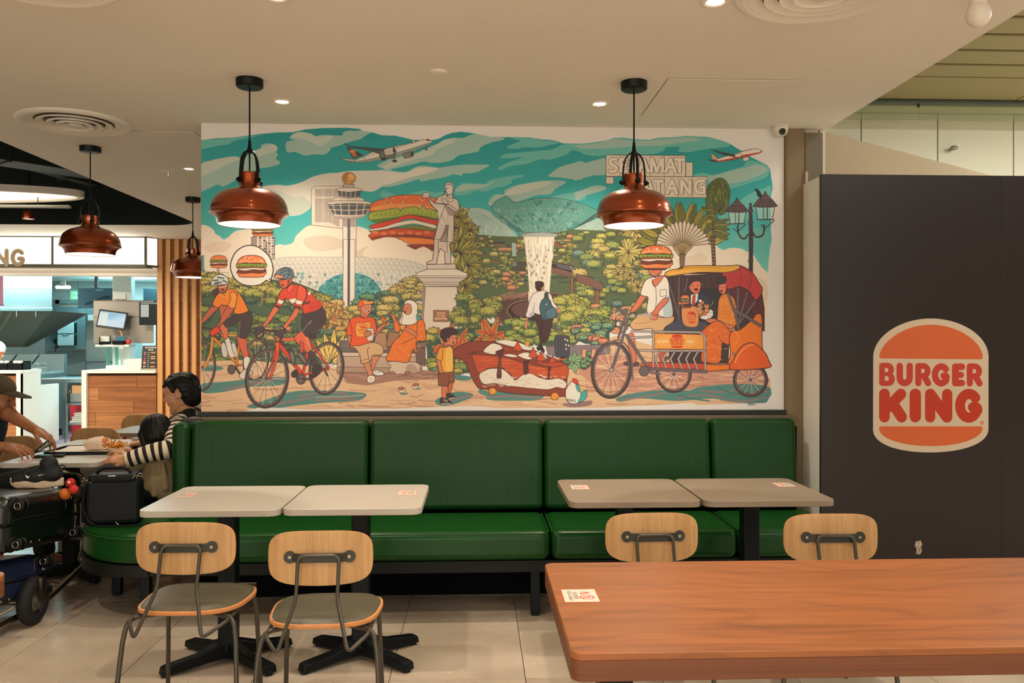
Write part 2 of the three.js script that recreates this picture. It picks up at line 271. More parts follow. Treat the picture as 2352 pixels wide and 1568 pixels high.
// angled wall behind it, and the hall beyond
{
  const a = V(2.1, 0, -5.0), b = V(4.2, 0, -6.44), L = a.distanceTo(b), g = bmm(0, 0, -0.16, L, CH, 0).rotateY(-Math.atan2(b.z - a.z, b.x - a.x)).translate(a.x, 0, a.z);
  struct('wall_angled', g, std(0xffffff, 0.8, { map: mottle([152, 133, 104], 0.04, 1.2, 25) }));
  struct('trim_5', bmm(2.0, 2.3, -5.02, 2.11, 2.72, -4.97, 0.004), std(0x6b624f, 0.6));
  struct('wall_hall', bmm(1.2, 0, -10.7, 10, 4.6, -10.0), std(0x55564c, 0.8));
  const panelMat = std(0xffffff, 0.55, { map: mottle([206, 203, 186], 0.012, 1.4, 26) });
  const hp = scene.getObjectByName('wall_hall');
  for (let i = 0; i < 8; i++) { const x = 3.61 + i * 0.925; struct('panel', bmm(x + 0.006, 0, -10, x + 0.919, 4.145, -9.6, 0.004), panelMat, hp); }
  // unseen glowing panels behind the viewer, placed to light the mural
  [[-6.2, 'left'], [-1.2, 'middle'], [3.8, 'right']].forEach(([x, side]) => {
    const f = thing('unseen_glow_panel', 'unseen glowing panel behind the viewer, placed to light the mural, ' + side, 'unseen_glow_panel', [x, 0, 8.95], 0, 'unseen glowing panels behind the viewer'); obj('panel_glow', bmm(-2.2, 0.3, -0.03, 2.2, 3.1, 0), std(0xfff4e4, 0.6, { emissive: rgb(1, 0.93, 0.82), emissiveIntensity: 1 }), f); obj('panel_frame', [bmm(-2.4, 0, -0.12, -2.2, 3.3, 0), bmm(2.2, 0, -0.12, 2.4, 3.3, 0), bmm(-2.2, 3.1, -0.12, 2.2, 3.3, 0), bmm(-2.2, 0, -0.12, 2.2, 0.3, 0)], M.darkGrey, f);
    const l = new THREE.RectAreaLight(rgb(1, 0.95, 0.87), LEVEL.unseen_glow_panel, 4.4, 2.8); l.position.set(x, 1.7, 8.9); l.lookAt(x, 1.7, 0); scene.add(l);
  });
  tag(obj('wall_bracket', [rod([5.61, 3.72, -9.6], [5.61, 3.72, -9.52], 0.016), sph(0.035, 5.6, 3.72, -9.5, 1.3, 0.8, 1)], std(0x8d8b7c, 0.4, { metalness: 0.6 })), 'small metal bracket on the white hall panel', 'bracket');
  const slatMat = std(0xffffff, 0.6, { map: mottle([146, 134, 92], 0.03, 2, 27) });
  const ch = struct('ceiling_hall', [bmm(2.14, 4.42, -10.7, 10, 4.6, 9), bmm(-9, 4.42, 1.6, 2.14, 4.6, 9)], std(0x1a1a14, 0.9));
  for (let i = 0; i < 16; i++) { const z = -8.25 + i * 0.4; struct('slat', bmm(2.14, 4.2, z - 0.17, 10, 4.4, z + 0.17, 0.012), slatMat, ch); }
  for (let i = 0; i < 5; i++) { const x = 2.9 + i * 1.62; struct('soffit_panel', bmm(x + 0.008, 4.2, -9.2, x + 1.612, 4.42, -8.45, 0.006), slatMat, ch); }
  const gl = thing('glass_smoke_curtain', 'pale glass strip hung along the edge of the slatted hall ceiling', 'glass strip', [0, 0, 0]);
  obj('top_rail', bmm(2.3, 4.165, -9.30, 10, 4.2, -9.24, 0.004), std(0x57645f, 0.4), gl);
  for (let i = 0; i < 4; i++) { const x = 3.42 + i * 1.62; obj('glass_panel', bmm(x + 0.01, 3.98, -9.279, x + 1.61, 4.166, -9.267), phys(0xdfe8d8, 0.1, { transmission: 0.9, thickness: 0.01, ior: 1.5 }), gl); obj('clip', bmm(x - 0.012, 4.12, -9.262, x + 0.012, 4.17, -9.25), M.darkGrey, gl); }
  struct('soffit_hall', bmm(1.2, 4.15, -10, 10, 4.42, -9.31), std(0xb9b79c, 0.7));
  const ls = thing('lit_wall_strip', 'slim bright strip seen past the ceiling edge', 'light', [3.95, 3.8, -9.5]); obj('housing', box(0.13, 1.0, 0.05, -0.12, 0, 0, 0.004), std(0xd8b990, 0.6), ls); obj('glow_strip', box(0.07, 1.0, 0.04, 0, 0, 0, 0.004), std(0xfff3d8, 0.6, { emissive: rgb(1, 0.9, 0.7), emissiveIntensity: 0.9 }), ls);  // slim bright strip, its brightness set as glow
  [[6.2, -6.4, 'over the hall beyond the hoarding'], [8.4, -6.4, 'far right over the hall'], [4.3, -2.6, 'over the hall beside the shop'], [7, -2.6, 'right over the hall'], [4.3, 1.4, 'over the hall near the shop corner'], [-5, 3.2, 'over the hall behind, left'], [-1.5, 3.2, 'over the hall behind, middle'], [2, 3.2, 'over the hall behind, right'], [-5, 6.4, 'over the far hall behind, left'], [-1.5, 6.4, 'over the far hall behind, middle'], [2, 6.4, 'over the far hall behind, right']].forEach(([x, z, where]) => {  // unseen lamps, placed to give the shop and hall soft light
    const f = thing('unseen_hall_lamp', 'unseen long lamp panel, placed to light the shop and hall, ' + where, 'light', [x, 4.19, z], 0, 'hall ceiling lamps out of view'); obj('lamp_panel', box(1.4, 0.012, 0.5), std(0xfff4e0, 0.5, { emissive: rgb(1, 0.93, 0.78), emissiveIntensity: 3 }), f); obj('lamp_frame', [bmm(-0.74, -0.01, -0.29, 0.74, 0.01, -0.25), bmm(-0.74, -0.01, 0.25, 0.74, 0.01, 0.29)], M.white, f);
    const l = new THREE.RectAreaLight(rgb(...(z < -6 ? [0.98, 1, 0.9] : LEVEL.hallTint)), LEVEL.hall * (z < -6 ? 3 : 1), 1.4, 0.5); l.position.set(x, 4.18, z); l.rotation.x = -PI / 2; scene.add(l);
  });
}
// ------------------------------------------------------------------ green banquette bench
const leather = phys(0x134617, 0.29, { bumpMap: bumpNoise, bumpScale: 0.0003, specularIntensity: 0.6 });
const channelBump = dataTex(512, (u, v) => { const a = Math.abs(((u * 14) % 1) - 0.5) * 2; return 0.3 + 0.55 * ss(0, 0.12, a) + 0.1 * fbm(u * 40, v * 40, 40, 40, 8, 3); }, false, [1.0, 1.0]);
const leatherBack = phys(0x0f3d13, 0.4, { bumpMap: channelBump, bumpScale: 0.0009, specularIntensity: 0.45 });
{
  const t = thing('banquette_bench', 'long green leather banquette bench along the mural wall, wrapped round its left end', 'bench', [0, 0, 0]);
  const zf = -4.3, zb = -4.83, top = 0.455, low = 0.3, pipe = std(0x235225, 0.32);
  // seat cushions, each with its front piping
  for (const [x0, x1] of [[-1.69, -0.637], [-0.629, 0.381], [0.389, 1.372], [1.38, 1.94]]) {
    const c = obj('seat_cushion', metreUV(bmm(x0, low, zb, x1, top, zf, 0.042)), leather, t);
    obj('piping', bar([[x0 + 0.006, top - 0.012, zb + 0.02], [x0 + 0.006, top - 0.012, zf - 0.012], [x1 - 0.006, top - 0.012, zf - 0.012], [x1 - 0.006, top - 0.012, zb + 0.02]], 0.004, 0.03, 6), pipe, c);
  }
  const plan = new THREE.Shape(), R = 0.48; // seat that turns the corner: x, -z
  plan.moveTo(-1.698, 4.3); plan.lineTo(-1.698, 6.6); plan.lineTo(-2.18, 6.6); plan.lineTo(-2.18, 4.3 + R); plan.absarc(-2.18 + R, 4.3 + R, R, PI, PI * 1.5, false); plan.closePath();
  const corner = obj('seat_cushion', metreUV(lay(extrude(plan, top - low, 0.03, 20)).translate(0, low, 0)), leather, t);
  const arc = []; for (let k = 0; k <= 10; k++) { const a = PI + (PI / 2) * (k / 10); arc.push([-2.18 + R + (R + 0.002) * Math.cos(a), top - 0.022, -(4.3 + R + (R + 0.002) * Math.sin(a))]); }
  obj('piping', tube([[-2.182, top - 0.022, -6.5], [-2.182, top - 0.022, -5.4], ...arc], 0.004, 6, 60), pipe, corner);
  // backrest cushions
  for (const [x0, x1] of [[-1.655, -0.634], [-0.626, 0.384], [0.392, 1.381], [1.389, 1.9]]) {
    const b = metreUV(bmm(x0, -0.262, -0.055, x1, 0.262, 0.055, 0.034)); b.rotateX(-0.1).translate(0, 0.722, -4.885); obj('backrest_cushion', b, leatherBack, t);
  }
  obj('backrest_cushion', metreUV(bmm(-1.772, 0.44, -6.6, -1.662, 0.975, -4.85, 0.045)), leatherBack, t);
  // dark frame and legs
  const base = [bmm(-1.69, 0.235, -4.95, 1.94, 0.298, -4.33, 0.004)];
  const pl2 = new THREE.Shape(), r2 = 0.46; pl2.moveTo(-1.69, 4.32); pl2.lineTo(-1.69, 6.6); pl2.lineTo(-2.19, 6.6); pl2.lineTo(-2.19, 4.31 + r2); pl2.absarc(-2.19 + r2, 4.31 + r2, r2, PI, PI * 1.5, false); pl2.closePath();
  base.push(lay(extrude(pl2, 0.063, 0.003, 16)).translate(0, 0.235, 0));
  obj('base_frame', base, phys(0x161a18, 0.5, { specularIntensity: 0.5 }), t); obj('dark_panel', bmm(-1.25, 0, -4.8, 1.94, 0.234, -4.74), M.blackMatte, t);  // dark panel placed to keep the space under the bench black
  for (const [x, z] of [[-2.05, -4.81], [-1.74, -4.43], [-0.64, -4.4], [0.305, -4.37], [1.36, -4.4], [1.9, -4.4], [-2.1, -5.9]]) obj('leg', [bmm(x - 0.024, 0.012, z - 0.024, x + 0.024, 0.236, z + 0.024, 0.003), bmm(x - 0.02, 0, z - 0.02, x + 0.02, 0.013, z + 0.02)], M.blackSatin, t);
  obj('back_board', bmm(-1.66, 0.02, -5.0, 1.94, 0.93, -4.955), M.blackMatte, t);
}

// ------------------------------------------------------------------ tables
function stickerTex() {
  return canvasTex(512, 384, (c, w, h) => {
    c.fillStyle = '#f0602f'; c.fillRect(0, 0, w, h); c.fillStyle = '#d9cdbb'; c.fillRect(7, 7, w - 14, h - 14);
    c.fillStyle = '#e2352a'; c.font = 'bold 150px sans-serif'; c.textBaseline = 'middle'; c.fillText('N', 100, 135);
    c.strokeStyle = '#e2352a'; c.lineWidth = 18; c.beginPath(); c.arc(330, 128, 74, 0, 7); c.stroke(); c.beginPath(); c.moveTo(280, 76); c.lineTo(382, 180); c.stroke();
    c.lineWidth = 9; c.beginPath(); c.moveTo(300, 100); c.lineTo(312, 165); c.lineTo(346, 165); c.lineTo(358, 100); c.closePath(); c.stroke();
    c.fillStyle = '#4a2c1a'; c.font = 'bold 66px sans-serif'; c.textAlign = 'center'; c.fillText('OUTSIDE', 256, 245); c.font = 'bold 50px sans-serif'; c.fillText('FOOD & DRINKS', 256, 306);
  });
}
const stickerMat = std(0xffffff, 0.5, { map: stickerTex() }), stickerGeo = (() => { const g = new THREE.BoxGeometry(0.11, 0.0008, 0.085).toNonIndexed(); const uv = g.attributes.uv, p = g.attributes.position; for (let i = 0; i < uv.count; i++) uv.setXY(i, p.getX(i) / 0.11 + 0.5, 0.5 - p.getZ(i) / 0.085); return g; })();
function addSticker(t, x, y, z, turn) { const s = obj('sticker', stickerGeo, stickerMat, t); s.position.set(x, y + 0.0004, z); s.rotation.y = turn; s.userData.label = 'white and red printed sticker'; return s; }
function pedestalTable(label, x, z, w, d, mat, sticker, group) {
  const t = thing('pedestal_table', label, 'table', [x, 0, z], 0, group);
  obj('tabletop', metreUV(lay(extrude(roundRect(w, d, 0.048), 0.028, 0.0025, 12)).translate(0, 0.712, 0)), mat, t);
  obj('top_plate', bmm(-0.17, 0.698, -0.17, 0.17, 0.712, 0.17, 0.004), M.blackSatin, t);
  obj('column', bmm(-0.039, 0.05, -0.039, 0.039, 0.7, 0.039, 0.008), M.blackSatin, t);
  const prof = shapeOf([[0.0, 0.022], [0.0, 0.098], [0.06, 0.09], [0.14, 0.062], [0.275, 0.046], [0.292, 0.04], [0.298, 0.012], [0.27, 0.008], [0.1, 0.02]]);
  for (const [sx, sz] of [[1, 1], [1, -1], [-1, 1], [-1, -1]]) obj('foot', [extrude(prof, 0.056, 0.007).translate(0, 0, -0.028).rotateY(Math.atan2(-sz * 0.165, sx * 0.22)), cyl(0.014, 0.016, 0.012, sx * 0.222, 0.006, sz * 0.166, 12)], M.blackSatin, t);
  if (sticker) addSticker(t, sticker[0], 0.74, sticker[1], sticker[2]);
  return t;
}
pedestalTable('white-topped pedestal table, left of the white pair', -1.124, -3.795, 0.586, 0.592, M.tableWhite, [-0.215, -0.07, -PI / 2]);
pedestalTable('white-topped pedestal table, right of the white pair', -0.53, -3.805, 0.586, 0.592, M.tableWhite, [0.205, -0.07, PI / 2]);
pedestalTable('grey-topped pedestal table, left of the grey pair', 0.7, -3.915, 0.59, 0.6, M.tableGrey, [-0.205, -0.07, -PI / 2]);
pedestalTable('grey-topped pedestal table, right of the grey pair', 1.302, -3.912, 0.592, 0.6, M.tableGrey, [0.205, -0.1, PI / 2]);

// ------------------------------------------------------------------ wooden chairs
const oak = std(0xffffff, 0.48, { map: (() => { const t = woodTex(512, [206, 163, 110], [160, 116, 70], 101, [0.55, 0.45], { rings: 3, streak: 0.55, waves: 0.2 }); return t; })() });
const plyEdge = std(0xffffff, 0.5, { map: woodTex(256, [214, 148, 88], [168, 98, 52], 102, [0.3, 0.012], { rings: 2, streak: 0.3 }) });
function makeChair(label) {
  const t = thing('dining_chair', label, 'chair', [0, 0, 0], 0);
  // seat outline, wide in front (-z), round
  const out = []; for (let k = 0; k < 64; k++) { const a = (k / 64) * PI * 2, c = Math.cos(a), s = Math.sin(a), n = 2.9, e = Math.pow(Math.pow(Math.abs(c), n) + Math.pow(Math.abs(s), n), -1 / n); const zz = s * e * 0.215, half = 0.2 + 0.018 * (zz / 0.215); out.push([c * e * half, zz]); }
  const shell = metreUV(lay(extrude(shapeOf(out), 0.016, 0.004)).translate(0, 0.436, 0)); const dish = (g, k) => { const p = g.attributes.position; for (let i = 0; i < p.count; i++) { const z = p.getZ(i); p.setY(i, p.getY(i) + k * (z > 0 ? z * z * 0.35 : z < -0.12 ? -(z + 0.12) * (z + 0.12) * 2.2 : 0)); } g.computeVertexNormals(); return g; };
  obj('seat_shell', toCreasedNormals(dish(shell, 1), 0.6), plyEdge, t);
  const pads = []; const padO = out.map(([x, z]) => [x * 0.955, z * 0.955]); const ng = 16, pos = [], idx = [];
  for (let r = 0; r <= ng; r++) for (let k = 0; k < 64; k++) { const f = r / ng, h = r === 0 ? 0.001 : 0; const s = Math.sqrt(1 - Math.pow(f, 7)) * 0.014 + 0.006 * (1 - f * f); pos.push(padO[k][0] * f, 0.453 + s, -padO[k][1] * f); }
  for (let r = 0; r < ng; r++) for (let k = 0; k < 64; k++) { const a = r * 64 + k, b = r * 64 + ((k + 1) % 64), c = a + 64, d = b + 64; idx.push(a, c, b, b, c, d); }
  let pg = new THREE.BufferGeometry(); pg.setAttribute('position', new THREE.Float32BufferAttribute(pos, 3)); pg.setAttribute('uv', new THREE.Float32BufferAttribute(pos.flatMap((v, i) => (i % 3 === 1 ? [] : [v * 4])), 2)); pg.setIndex(idx); dish(pg, 1); obj('seat_pad', pg, M.pad, t);
  // barrel-shaped plywood back, bent towards the table
  const bo = []; for (let k = 0; k < 72; k++) { const a = (k / 72) * PI * 2, c = Math.cos(a), s = Math.sin(a), n = 4.2, e = Math.pow(Math.pow(Math.abs(c), n) + Math.pow(Math.abs(s), n), -1 / n); bo.push([c * e * 0.179 * (1 + 0.03 * (1 - Math.pow(s, 2))), s * e * 0.09 * (1 + 0.07 * (1 - c * c))]); }
  const bend = (g) => { const p = g.attributes.position; for (let i = 0; i < p.count; i++) { const x = p.getX(i), y = p.getY(i); p.setZ(i, p.getZ(i) - x * x * 0.85 + 0.02); } g.computeVertexNormals(); return toCreasedNormals(g, 0.5); };
  const plate = (th) => { // fine grid so that it can bend
    const rings = 10, P = [], I = [], U = [];
    for (const side of [0, 1]) { const o = P.length / 3; for (let r = 0; r <= rings; r++) for (let k = 0; k < 72; k++) { const f = r / rings, z = side ? th : 0; P.push(bo[k][0] * f * (r === rings && true ? 1 : 1), bo[k][1] * f, z + (r === rings ? (side ? -0.0012 : 0.0012) : 0)); U.push(bo[k][1] * f, bo[k][0] * f); }
      for (let r = 0; r < rings; r++) for (let k = 0; k < 72; k++) { const a = o + r * 72 + k, b = o + r * 72 + ((k + 1) % 72), c = a + 72, d = b + 72; side ? I.push(a, c, b, b, c, d) : I.push(a, b, c, b, d, c); } }
    const g = new THREE.BufferGeometry(); g.setAttribute('position', new THREE.Float32BufferAttribute(P, 3)); g.setAttribute('uv', new THREE.Float32BufferAttribute(U, 2)); g.setIndex(I); return g;
  };
  const pl = bend(plate(0.011).translate(0, 0.679, 0.118)); const back = obj('backrest', pl, oak, t);
  const eg = []; { const P = [], I = [], U = []; for (let k = 0; k <= 72; k++) { const [x, y] = bo[k % 72]; P.push(x, y, 0.0012, x, y, 0.0098); U.push(k * 0.014, 0, k * 0.014, 0.0086); if (k < 72) I.push(k * 2, k * 2 + 2, k * 2 + 1, k * 2 + 1, k * 2 + 2, k * 2 + 3); } const g = new THREE.BufferGeometry(); g.setAttribute('position', new THREE.Float32BufferAttribute(P, 3)); g.setAttribute('uv', new THREE.Float32BufferAttribute(U, 2)); g.setIndex(I); eg.push(bend(g.translate(0, 0.679, 0.118))); }
  obj('edge_band', eg, plyEdge, back);
  // bracket with rounded ears and its screws
  const bk = [bmm(-0.074, 0.6655, 0.1505, 0.074, 0.6985, 0.1555, 0.0018)]; for (const q of [-1, 1]) bk.push(cyl(0.0215, 0.0215, 0.0045, 0, 0, 0, 32).rotateX(PI / 2).translate(q * 0.104, 0.684, 0.1425), box(0.034, 0.031, 0.0042, 0, 0, 0, 0.0015).rotateY(q * 0.42).translate(q * 0.0835, 0.6825, 0.1478));
  obj('bracket', bk, M.bracket, t);
  for (const s of [-1, 1]) obj('screw', [cyl(0.0056, 0.0064, 0.003, 0, 0, 0, 16).rotateX(PI / 2), cyl(0.0022, 0.0022, 0.0034, 0, 0, 0, 6).rotateX(PI / 2)], M.screw, t).position.set(s * 0.104, 0.684, 0.146);
  // one bent bar: under the seat, out behind it, up to the bracket and back down
  const side = (s) => [[s * 0.18, 0.428, 0.05], [s * 0.175, 0.426, 0.2], [s * 0.118, 0.398, 0.292], [s * 0.071, 0.55, 0.207], [s * 0.071, 0.693, 0.164]];
  obj('back_frame', bar([...side(-1), ...side(1).reverse()], 0.0068, 0.024, 10), M.chairTube, t);
  for (const s of [-1, 1]) {
    obj('leg', bar([[s * 0.1, 0.428, 0.11], [s * 0.19, 0.43, 0.165], [s * 0.205, 0.36, 0.18], [s * 0.226, 0.006, 0.235]], 0.009, 0.05, 10), M.chairTube, t);
    obj('leg', bar([[s * 0.1, 0.428, -0.13], [s * 0.165, 0.43, -0.165], [s * 0.178, 0.36, -0.175], [s * 0.19, 0.006, -0.2]], 0.009, 0.05, 10), M.chairTube, t);
  }
  obj('foot_cap', [[0.226, 0.235], [0.19, -0.2]].flatMap(([x, z]) => [cyl(0.0105, 0.0115, 0.012, x, 0.006, z, 12), cyl(0.0105, 0.0115, 0.012, -x, 0.006, z, 12)]), M.black, t);
  return t;
}
const chairA = makeChair('oak-backed chair with grey-brown seat, left chair at the white tables'); chairA.position.set(-1.085, 0, -3.255); chairA.rotation.y = -0.02; chairA.userData.group = 'chairs along the bench tables';
dup(chairA, [-0.56, 0, -3.095], 0.02, 'oak-backed chair with grey-brown seat, right chair at the white tables');
dup(chairA, [0.683, 0, -3.35], 0.03, 'oak-backed chair at the left grey table, partly behind the wood table');
dup(chairA, [1.387, 0, -3.305], -0.03, 'oak-backed chair at the right grey table, partly behind the wood table');

// ------------------------------------------------------------------ large wood tables in front
const teakTex = dataTex(1024, (u, v) => {
  const w = fbm(u * 2, v * 3, 2, 3, 210, 4), w2 = fbm(u * 2, v * 9, 2, 9, 214, 4), b = (v * 2 + w * 0.9) * 5, ring = Math.abs(((b % 1) + 1) % 1 - 0.5) * 2;
  const streak = fbm(u * 3, v * 34, 3, 34, 220, 5), fine = fbm(u * 12, v * 260, 12, 260, 230, 2), smoke = ss(0.5, 0.78, w2);
  let t = 0.24 * Math.pow(ring, 5) + 0.5 * (streak - 0.42) + 0.3 * (fine - 0.45) + 0.3 * smoke * (0.3 + 0.7 * streak);
  return mixc([162, 97, 52], [90, 52, 28], Math.min(1, Math.max(0, t)));
}, true, [1.6, 0.8], 1024);
const teak = std(0xffffff, 0.38, { map: teakTex }), teakEdge = std(0xffffff, 0.45, { map: woodTex(512, [122, 70, 40], [88, 50, 29], 240, [0.8, 0.1], { rings: 2 }) });
function woodTable(label, x0, z0, x1, z1, r) {
  const t = thing('wood_table', label, 'table', [(x0 + x1) / 2, 0, (z0 + z1) / 2]), w = x1 - x0, d = z1 - z0;
  const top = obj('tabletop', metreUV(lay(extrude(roundRect(w, d, r), 0.018, 0.003, 16)).translate(0, 0.722, 0)), teak, t);
  obj('edge_band', metreUV(lay(extrude(roundRect(w, d, r), 0.048, 0.002, 16)).translate(0, 0.6745, 0)), teakEdge, top);
  for (const s of [-1, 1]) { const cx = s * (w / 2 - 0.16); obj('column', bmm(cx - 0.045, 0.03, -0.045, cx + 0.045, 0.675, 0.045, 0.006), M.blackSatin, t); obj('base_plate', bmm(cx - 0.05, 0, -0.3, cx + 0.05, 0.035, 0.3, 0.008), M.blackSatin, t); }
  return t;
}
const wt = woodTable('large orange wood-grain table filling the lower right foreground', 0.213, -2.63, 2.2, -1.862, 0.03);
addSticker(wt, 0.285 - 1.2065 + 0.0, 0.74, -2.285 + 2.246, -PI / 2).scale.set(1.05, 1, 1.15);
woodTable('wood table whose rounded corner just enters at lower left', -3.2, -2.61, -1.43, -1.86, 0.06);

// ------------------------------------------------------------------ copper pendant lamps
const copper = phys(0x9a3e05, 0.28, { metalness: 0.72, clearcoat: 1, clearcoatRoughness: 0.05 });
function makePendant(label) {
  const t = thing('pendant_lamp', label, 'pendant lamp', [0, CH, 0], 0, 'copper pendant lamps'); const R = 2.085 - CH; // rim height below the ceiling
  obj('canopy', lathe([[0.0001, -0.042], [0.058, -0.042], [0.066, -0.036], [0.066, 0]], 40), M.blackSatin, t);
  obj('cord', rod([0, -0.04, 0], [0, R + 0.19, 0], 0.004, 8), M.black, t);
  obj('cord_grip', [cyl(0.006, 0.011, 0.05, 0, R + 0.335, 0, 12), cyl(0.013, 0.013, 0.02, 0, R + 0.305, 0, 16)], M.black, t);
  const prof = [[0.046, 0.194], [0.05, 0.197], [0.0515, 0.19], [0.05, 0.15], [0.052, 0.136], [0.06, 0.124], [0.085, 0.114], [0.127, 0.099], [0.157, 0.0775], [0.173, 0.056], [0.182, 0.034], [0.1855, 0.013], [0.188, 0.003], [0.1905, -0.005], [0.187, -0.011], [0.172, -0.018], [0.159, -0.033], [0.1535, -0.05], [0.1505, -0.062], [0.1475, -0.061]];
  const cr = new THREE.SplineCurve(prof.map(([x, y]) => new THREE.Vector2(x, y))).getPoints(90);
  const sh = obj('shade', new THREE.LatheGeometry(cr, 72).translate(0, R, 0), copper, t);
  obj('inner_shade', lathe([[0.148, -0.06], [0.15, -0.045], [0.158, -0.02], [0.172, 0.01], [0.165, 0.05], [0.14, 0.076], [0.1, 0.092], [0.0001, 0.1]], 64).translate(0, R, 0), std(0xf2ead9, 0.7, { emissive: rgb(...LEVEL.pendantTint), emissiveIntensity: LEVEL.pendantGlow * 0.6 }), sh);
  obj('diffuser', lathe([[0.0001, -0.057], [0.1, -0.056], [0.149, -0.052], [0.15, -0.046], [0.0001, -0.045]], 64).translate(0, R, 0), std(0xfff5e4, 0.6, { emissive: rgb(...LEVEL.pendantTint), emissiveIntensity: LEVEL.pendantGlow }), t);
  for (const turn of [0, 1]) { // two crossed yokes
    const a = turn ? 0.95 : -0.62, pts = []; for (let k = 0; k <= 16; k++) { const f = -1 + (2 * k) / 16, w = 0.057; pts.push([f * w, R + 0.20 + 0.105 * Math.sqrt(Math.max(0, 1 - Math.pow(Math.abs(f), 2.6))), 0]); }
    pts.unshift([-0.057, R + 0.155, 0]); pts.push([0.057, R + 0.155, 0]);
    const g = new THREE.TubeGeometry(new THREE.CatmullRomCurve3(pts.map((p) => V(...p)), false, 'centripetal'), 60, 0.0042, 6, false); g.scale(1, 1, 1.9); g.rotateY(a);
    const y = obj('yoke', g, M.blackSatin, t);
    for (const s of [-1, 1]) obj('knob', [cyl(0.013, 0.013, 0.014, 0, 0, 0, 20).rotateZ(PI / 2).translate(s * 0.06, R + 0.155, 0).rotateY(a), cyl(0.008, 0.008, 0.02, 0, 0, 0, 14).rotateZ(PI / 2).translate(s * 0.066, R + 0.155, 0).rotateY(a)], M.blackSatin, y);
  }
  return t;
}
function pendantLight(x, z) { const l = new THREE.SpotLight(rgb(...LEVEL.pendantTint), LEVEL.pendant, 0, 1.3, 0.5, 2); l.position.set(x, 2.085 - 0.062, z); l.target.position.set(x, 0, z); l.castShadow = true; l.shadow.radius = 6; scene.add(l, l.target); }
const lampA = makePendant('copper pendant lamp in front of the mural, left of the two'); lampA.position.set(-1.13, CH, -4.16);
dup(lampA, [0.785, CH, -4.12], 0.75, 'copper pendant lamp in front of the mural, right of the two');
dup(lampA, [-2.577, CH, -5.626], 1.2, 'copper pendant lamp hanging before the lit counter sign');
dup(lampA, [-2.572, CH, -7.6], 0.3, 'farthest copper pendant lamp, half hidden by the mural wall edge');
for (const [x, z] of [[-1.13, -4.16], [0.785, -4.12], [-2.577, -5.626], [-2.572, -7.6]]) pendantLight(x, z);
// ------------------------------------------------------------------ order counter, sign box and slat wall at the back left
const plankTex = [0, 1, 2, 3].map((k) => woodTex(512, [[184, 124, 78], [172, 112, 68], [190, 132, 84], [166, 106, 64]][k], [[120, 76, 46], [104, 64, 38], [128, 82, 50], [98, 60, 36]][k], 300 + k * 31, [1.1, 0.32], { rings: 4, streak: 0.7, waves: 0.9 }));
const plankMat = plankTex.map((map) => std(0xffffff, 0.5, { map }));
function planks(parent, x0, x1, y0, y1, z, rowH = 0.157, seed = 1, shift = 0) { // rows of boards with open joints, face looks to +z
  let r = 0; for (let y = y1; y > y0 + 0.01; y -= rowH, r++) { const h = Math.min(rowH, y - y0); let x = x0 - ((r * 0.47 + shift) % 0.9); while (x < x1) { const a = Math.max(x, x0), b = Math.min(x + 0.9, x1); if (b - a > 0.02) piece('plank', metreUV(bmm(a + 0.0015, y - h + 0.0015, z - 0.012, b - 0.0015, y - 0.0015, z, 0.0015)), plankMat[(((r * 3 + Math.round(x * 7) + seed) % 4) + 4) % 4], parent); x += 0.9; } }
}
const grout = std(0x4b3524, 0.9), solid = phys(0xfaf6ee, 0.35, { clearcoat: 0.2 });
{
  // right counter
  let t = thing('order_counter', 'white-framed service counter with wood plank front, right of the kitchen passage', 'counter', [0, 0, 0]);
  obj('worktop', bmm(-4.965, 1.045, -11.72, -4.055, 1.085, -10.6, 0.004), solid, t); obj('side_panel', bmm(-4.965, 0, -11.72, -4.905, 1.045, -10.6, 0.004), solid, t);
  const fp = obj('front_panel', bmm(-4.905, 0.0, -10.7, -4.055, 1.045, -10.655), grout, t); planks(fp, -4.9, -4.056, 0.0, 1.02, -10.643, 0.157, 3, 0.3);
  // left counter with its stepped white end
  t = thing('order_counter', 'service counter with a stepped white end panel, left of the kitchen passage', 'counter', [0, 0, 0]);
  obj('worktop', bmm(-8.9, 1.045, -11.1, -5.71, 1.085, -10.6, 0.004), solid, t);
  const prof = shapeOf([[10.6, 0.1], [11.55, 0.1], [11.55, 0.872], [11.08, 0.872], [11.08, 1.045], [10.6, 1.045]]);
  obj('end_panel', extrude(prof, 0.05, 0.002).rotateY(PI / 2).translate(-5.76, 0, 0), solid, t);
  obj('side_panel', bmm(-5.765, 0.1, -10.66, -5.71, 1.045, -10.598, 0.003), solid, t);
  const fq = obj('front_panel', bmm(-8.9, 0.1, -10.7, -5.765, 1.045, -10.655), grout, t); planks(fq, -7.4, -5.768, 0.1, 1.02, -10.643, 0.157, 5, 0.1);
  obj('plinth', bmm(-8.9, 0, -11.5, -5.78, 0.1, -10.68), std(0x9c8f76, 0.5), t);
}
// backing wall with planks and vertical slats
{
  const w = struct('wall_slats', bmm(-4.05, 0, -10.86, -0.4, CH + 0.2, -10.72), grout);
  planks(w, -4.05, -3.0, 0, CH, -10.705, 0.2, 7, 0.4);
  const slatWood = std(0xffffff, 0.5, { map: woodTex(512, [232, 178, 116], [196, 140, 86], 350, [1.6, 0.2], { rings: 3, streak: 0.5 }) });
  for (let k = 0; k < 9; k++) { const x = -4.05 + k * 0.1075, wd = k ? 0.053 : 0.062; struct('slat', metreUV(bmm(x, 0, -10.7, x + wd, CH - 0.002, -10.655, 0.002), true), slatWood, w); }
  struct('wall_kitchen_front', bmm(-9, 2.28, -10.86, -4.05, CH + 0.2, -10.72, 0.002), M.white);
}
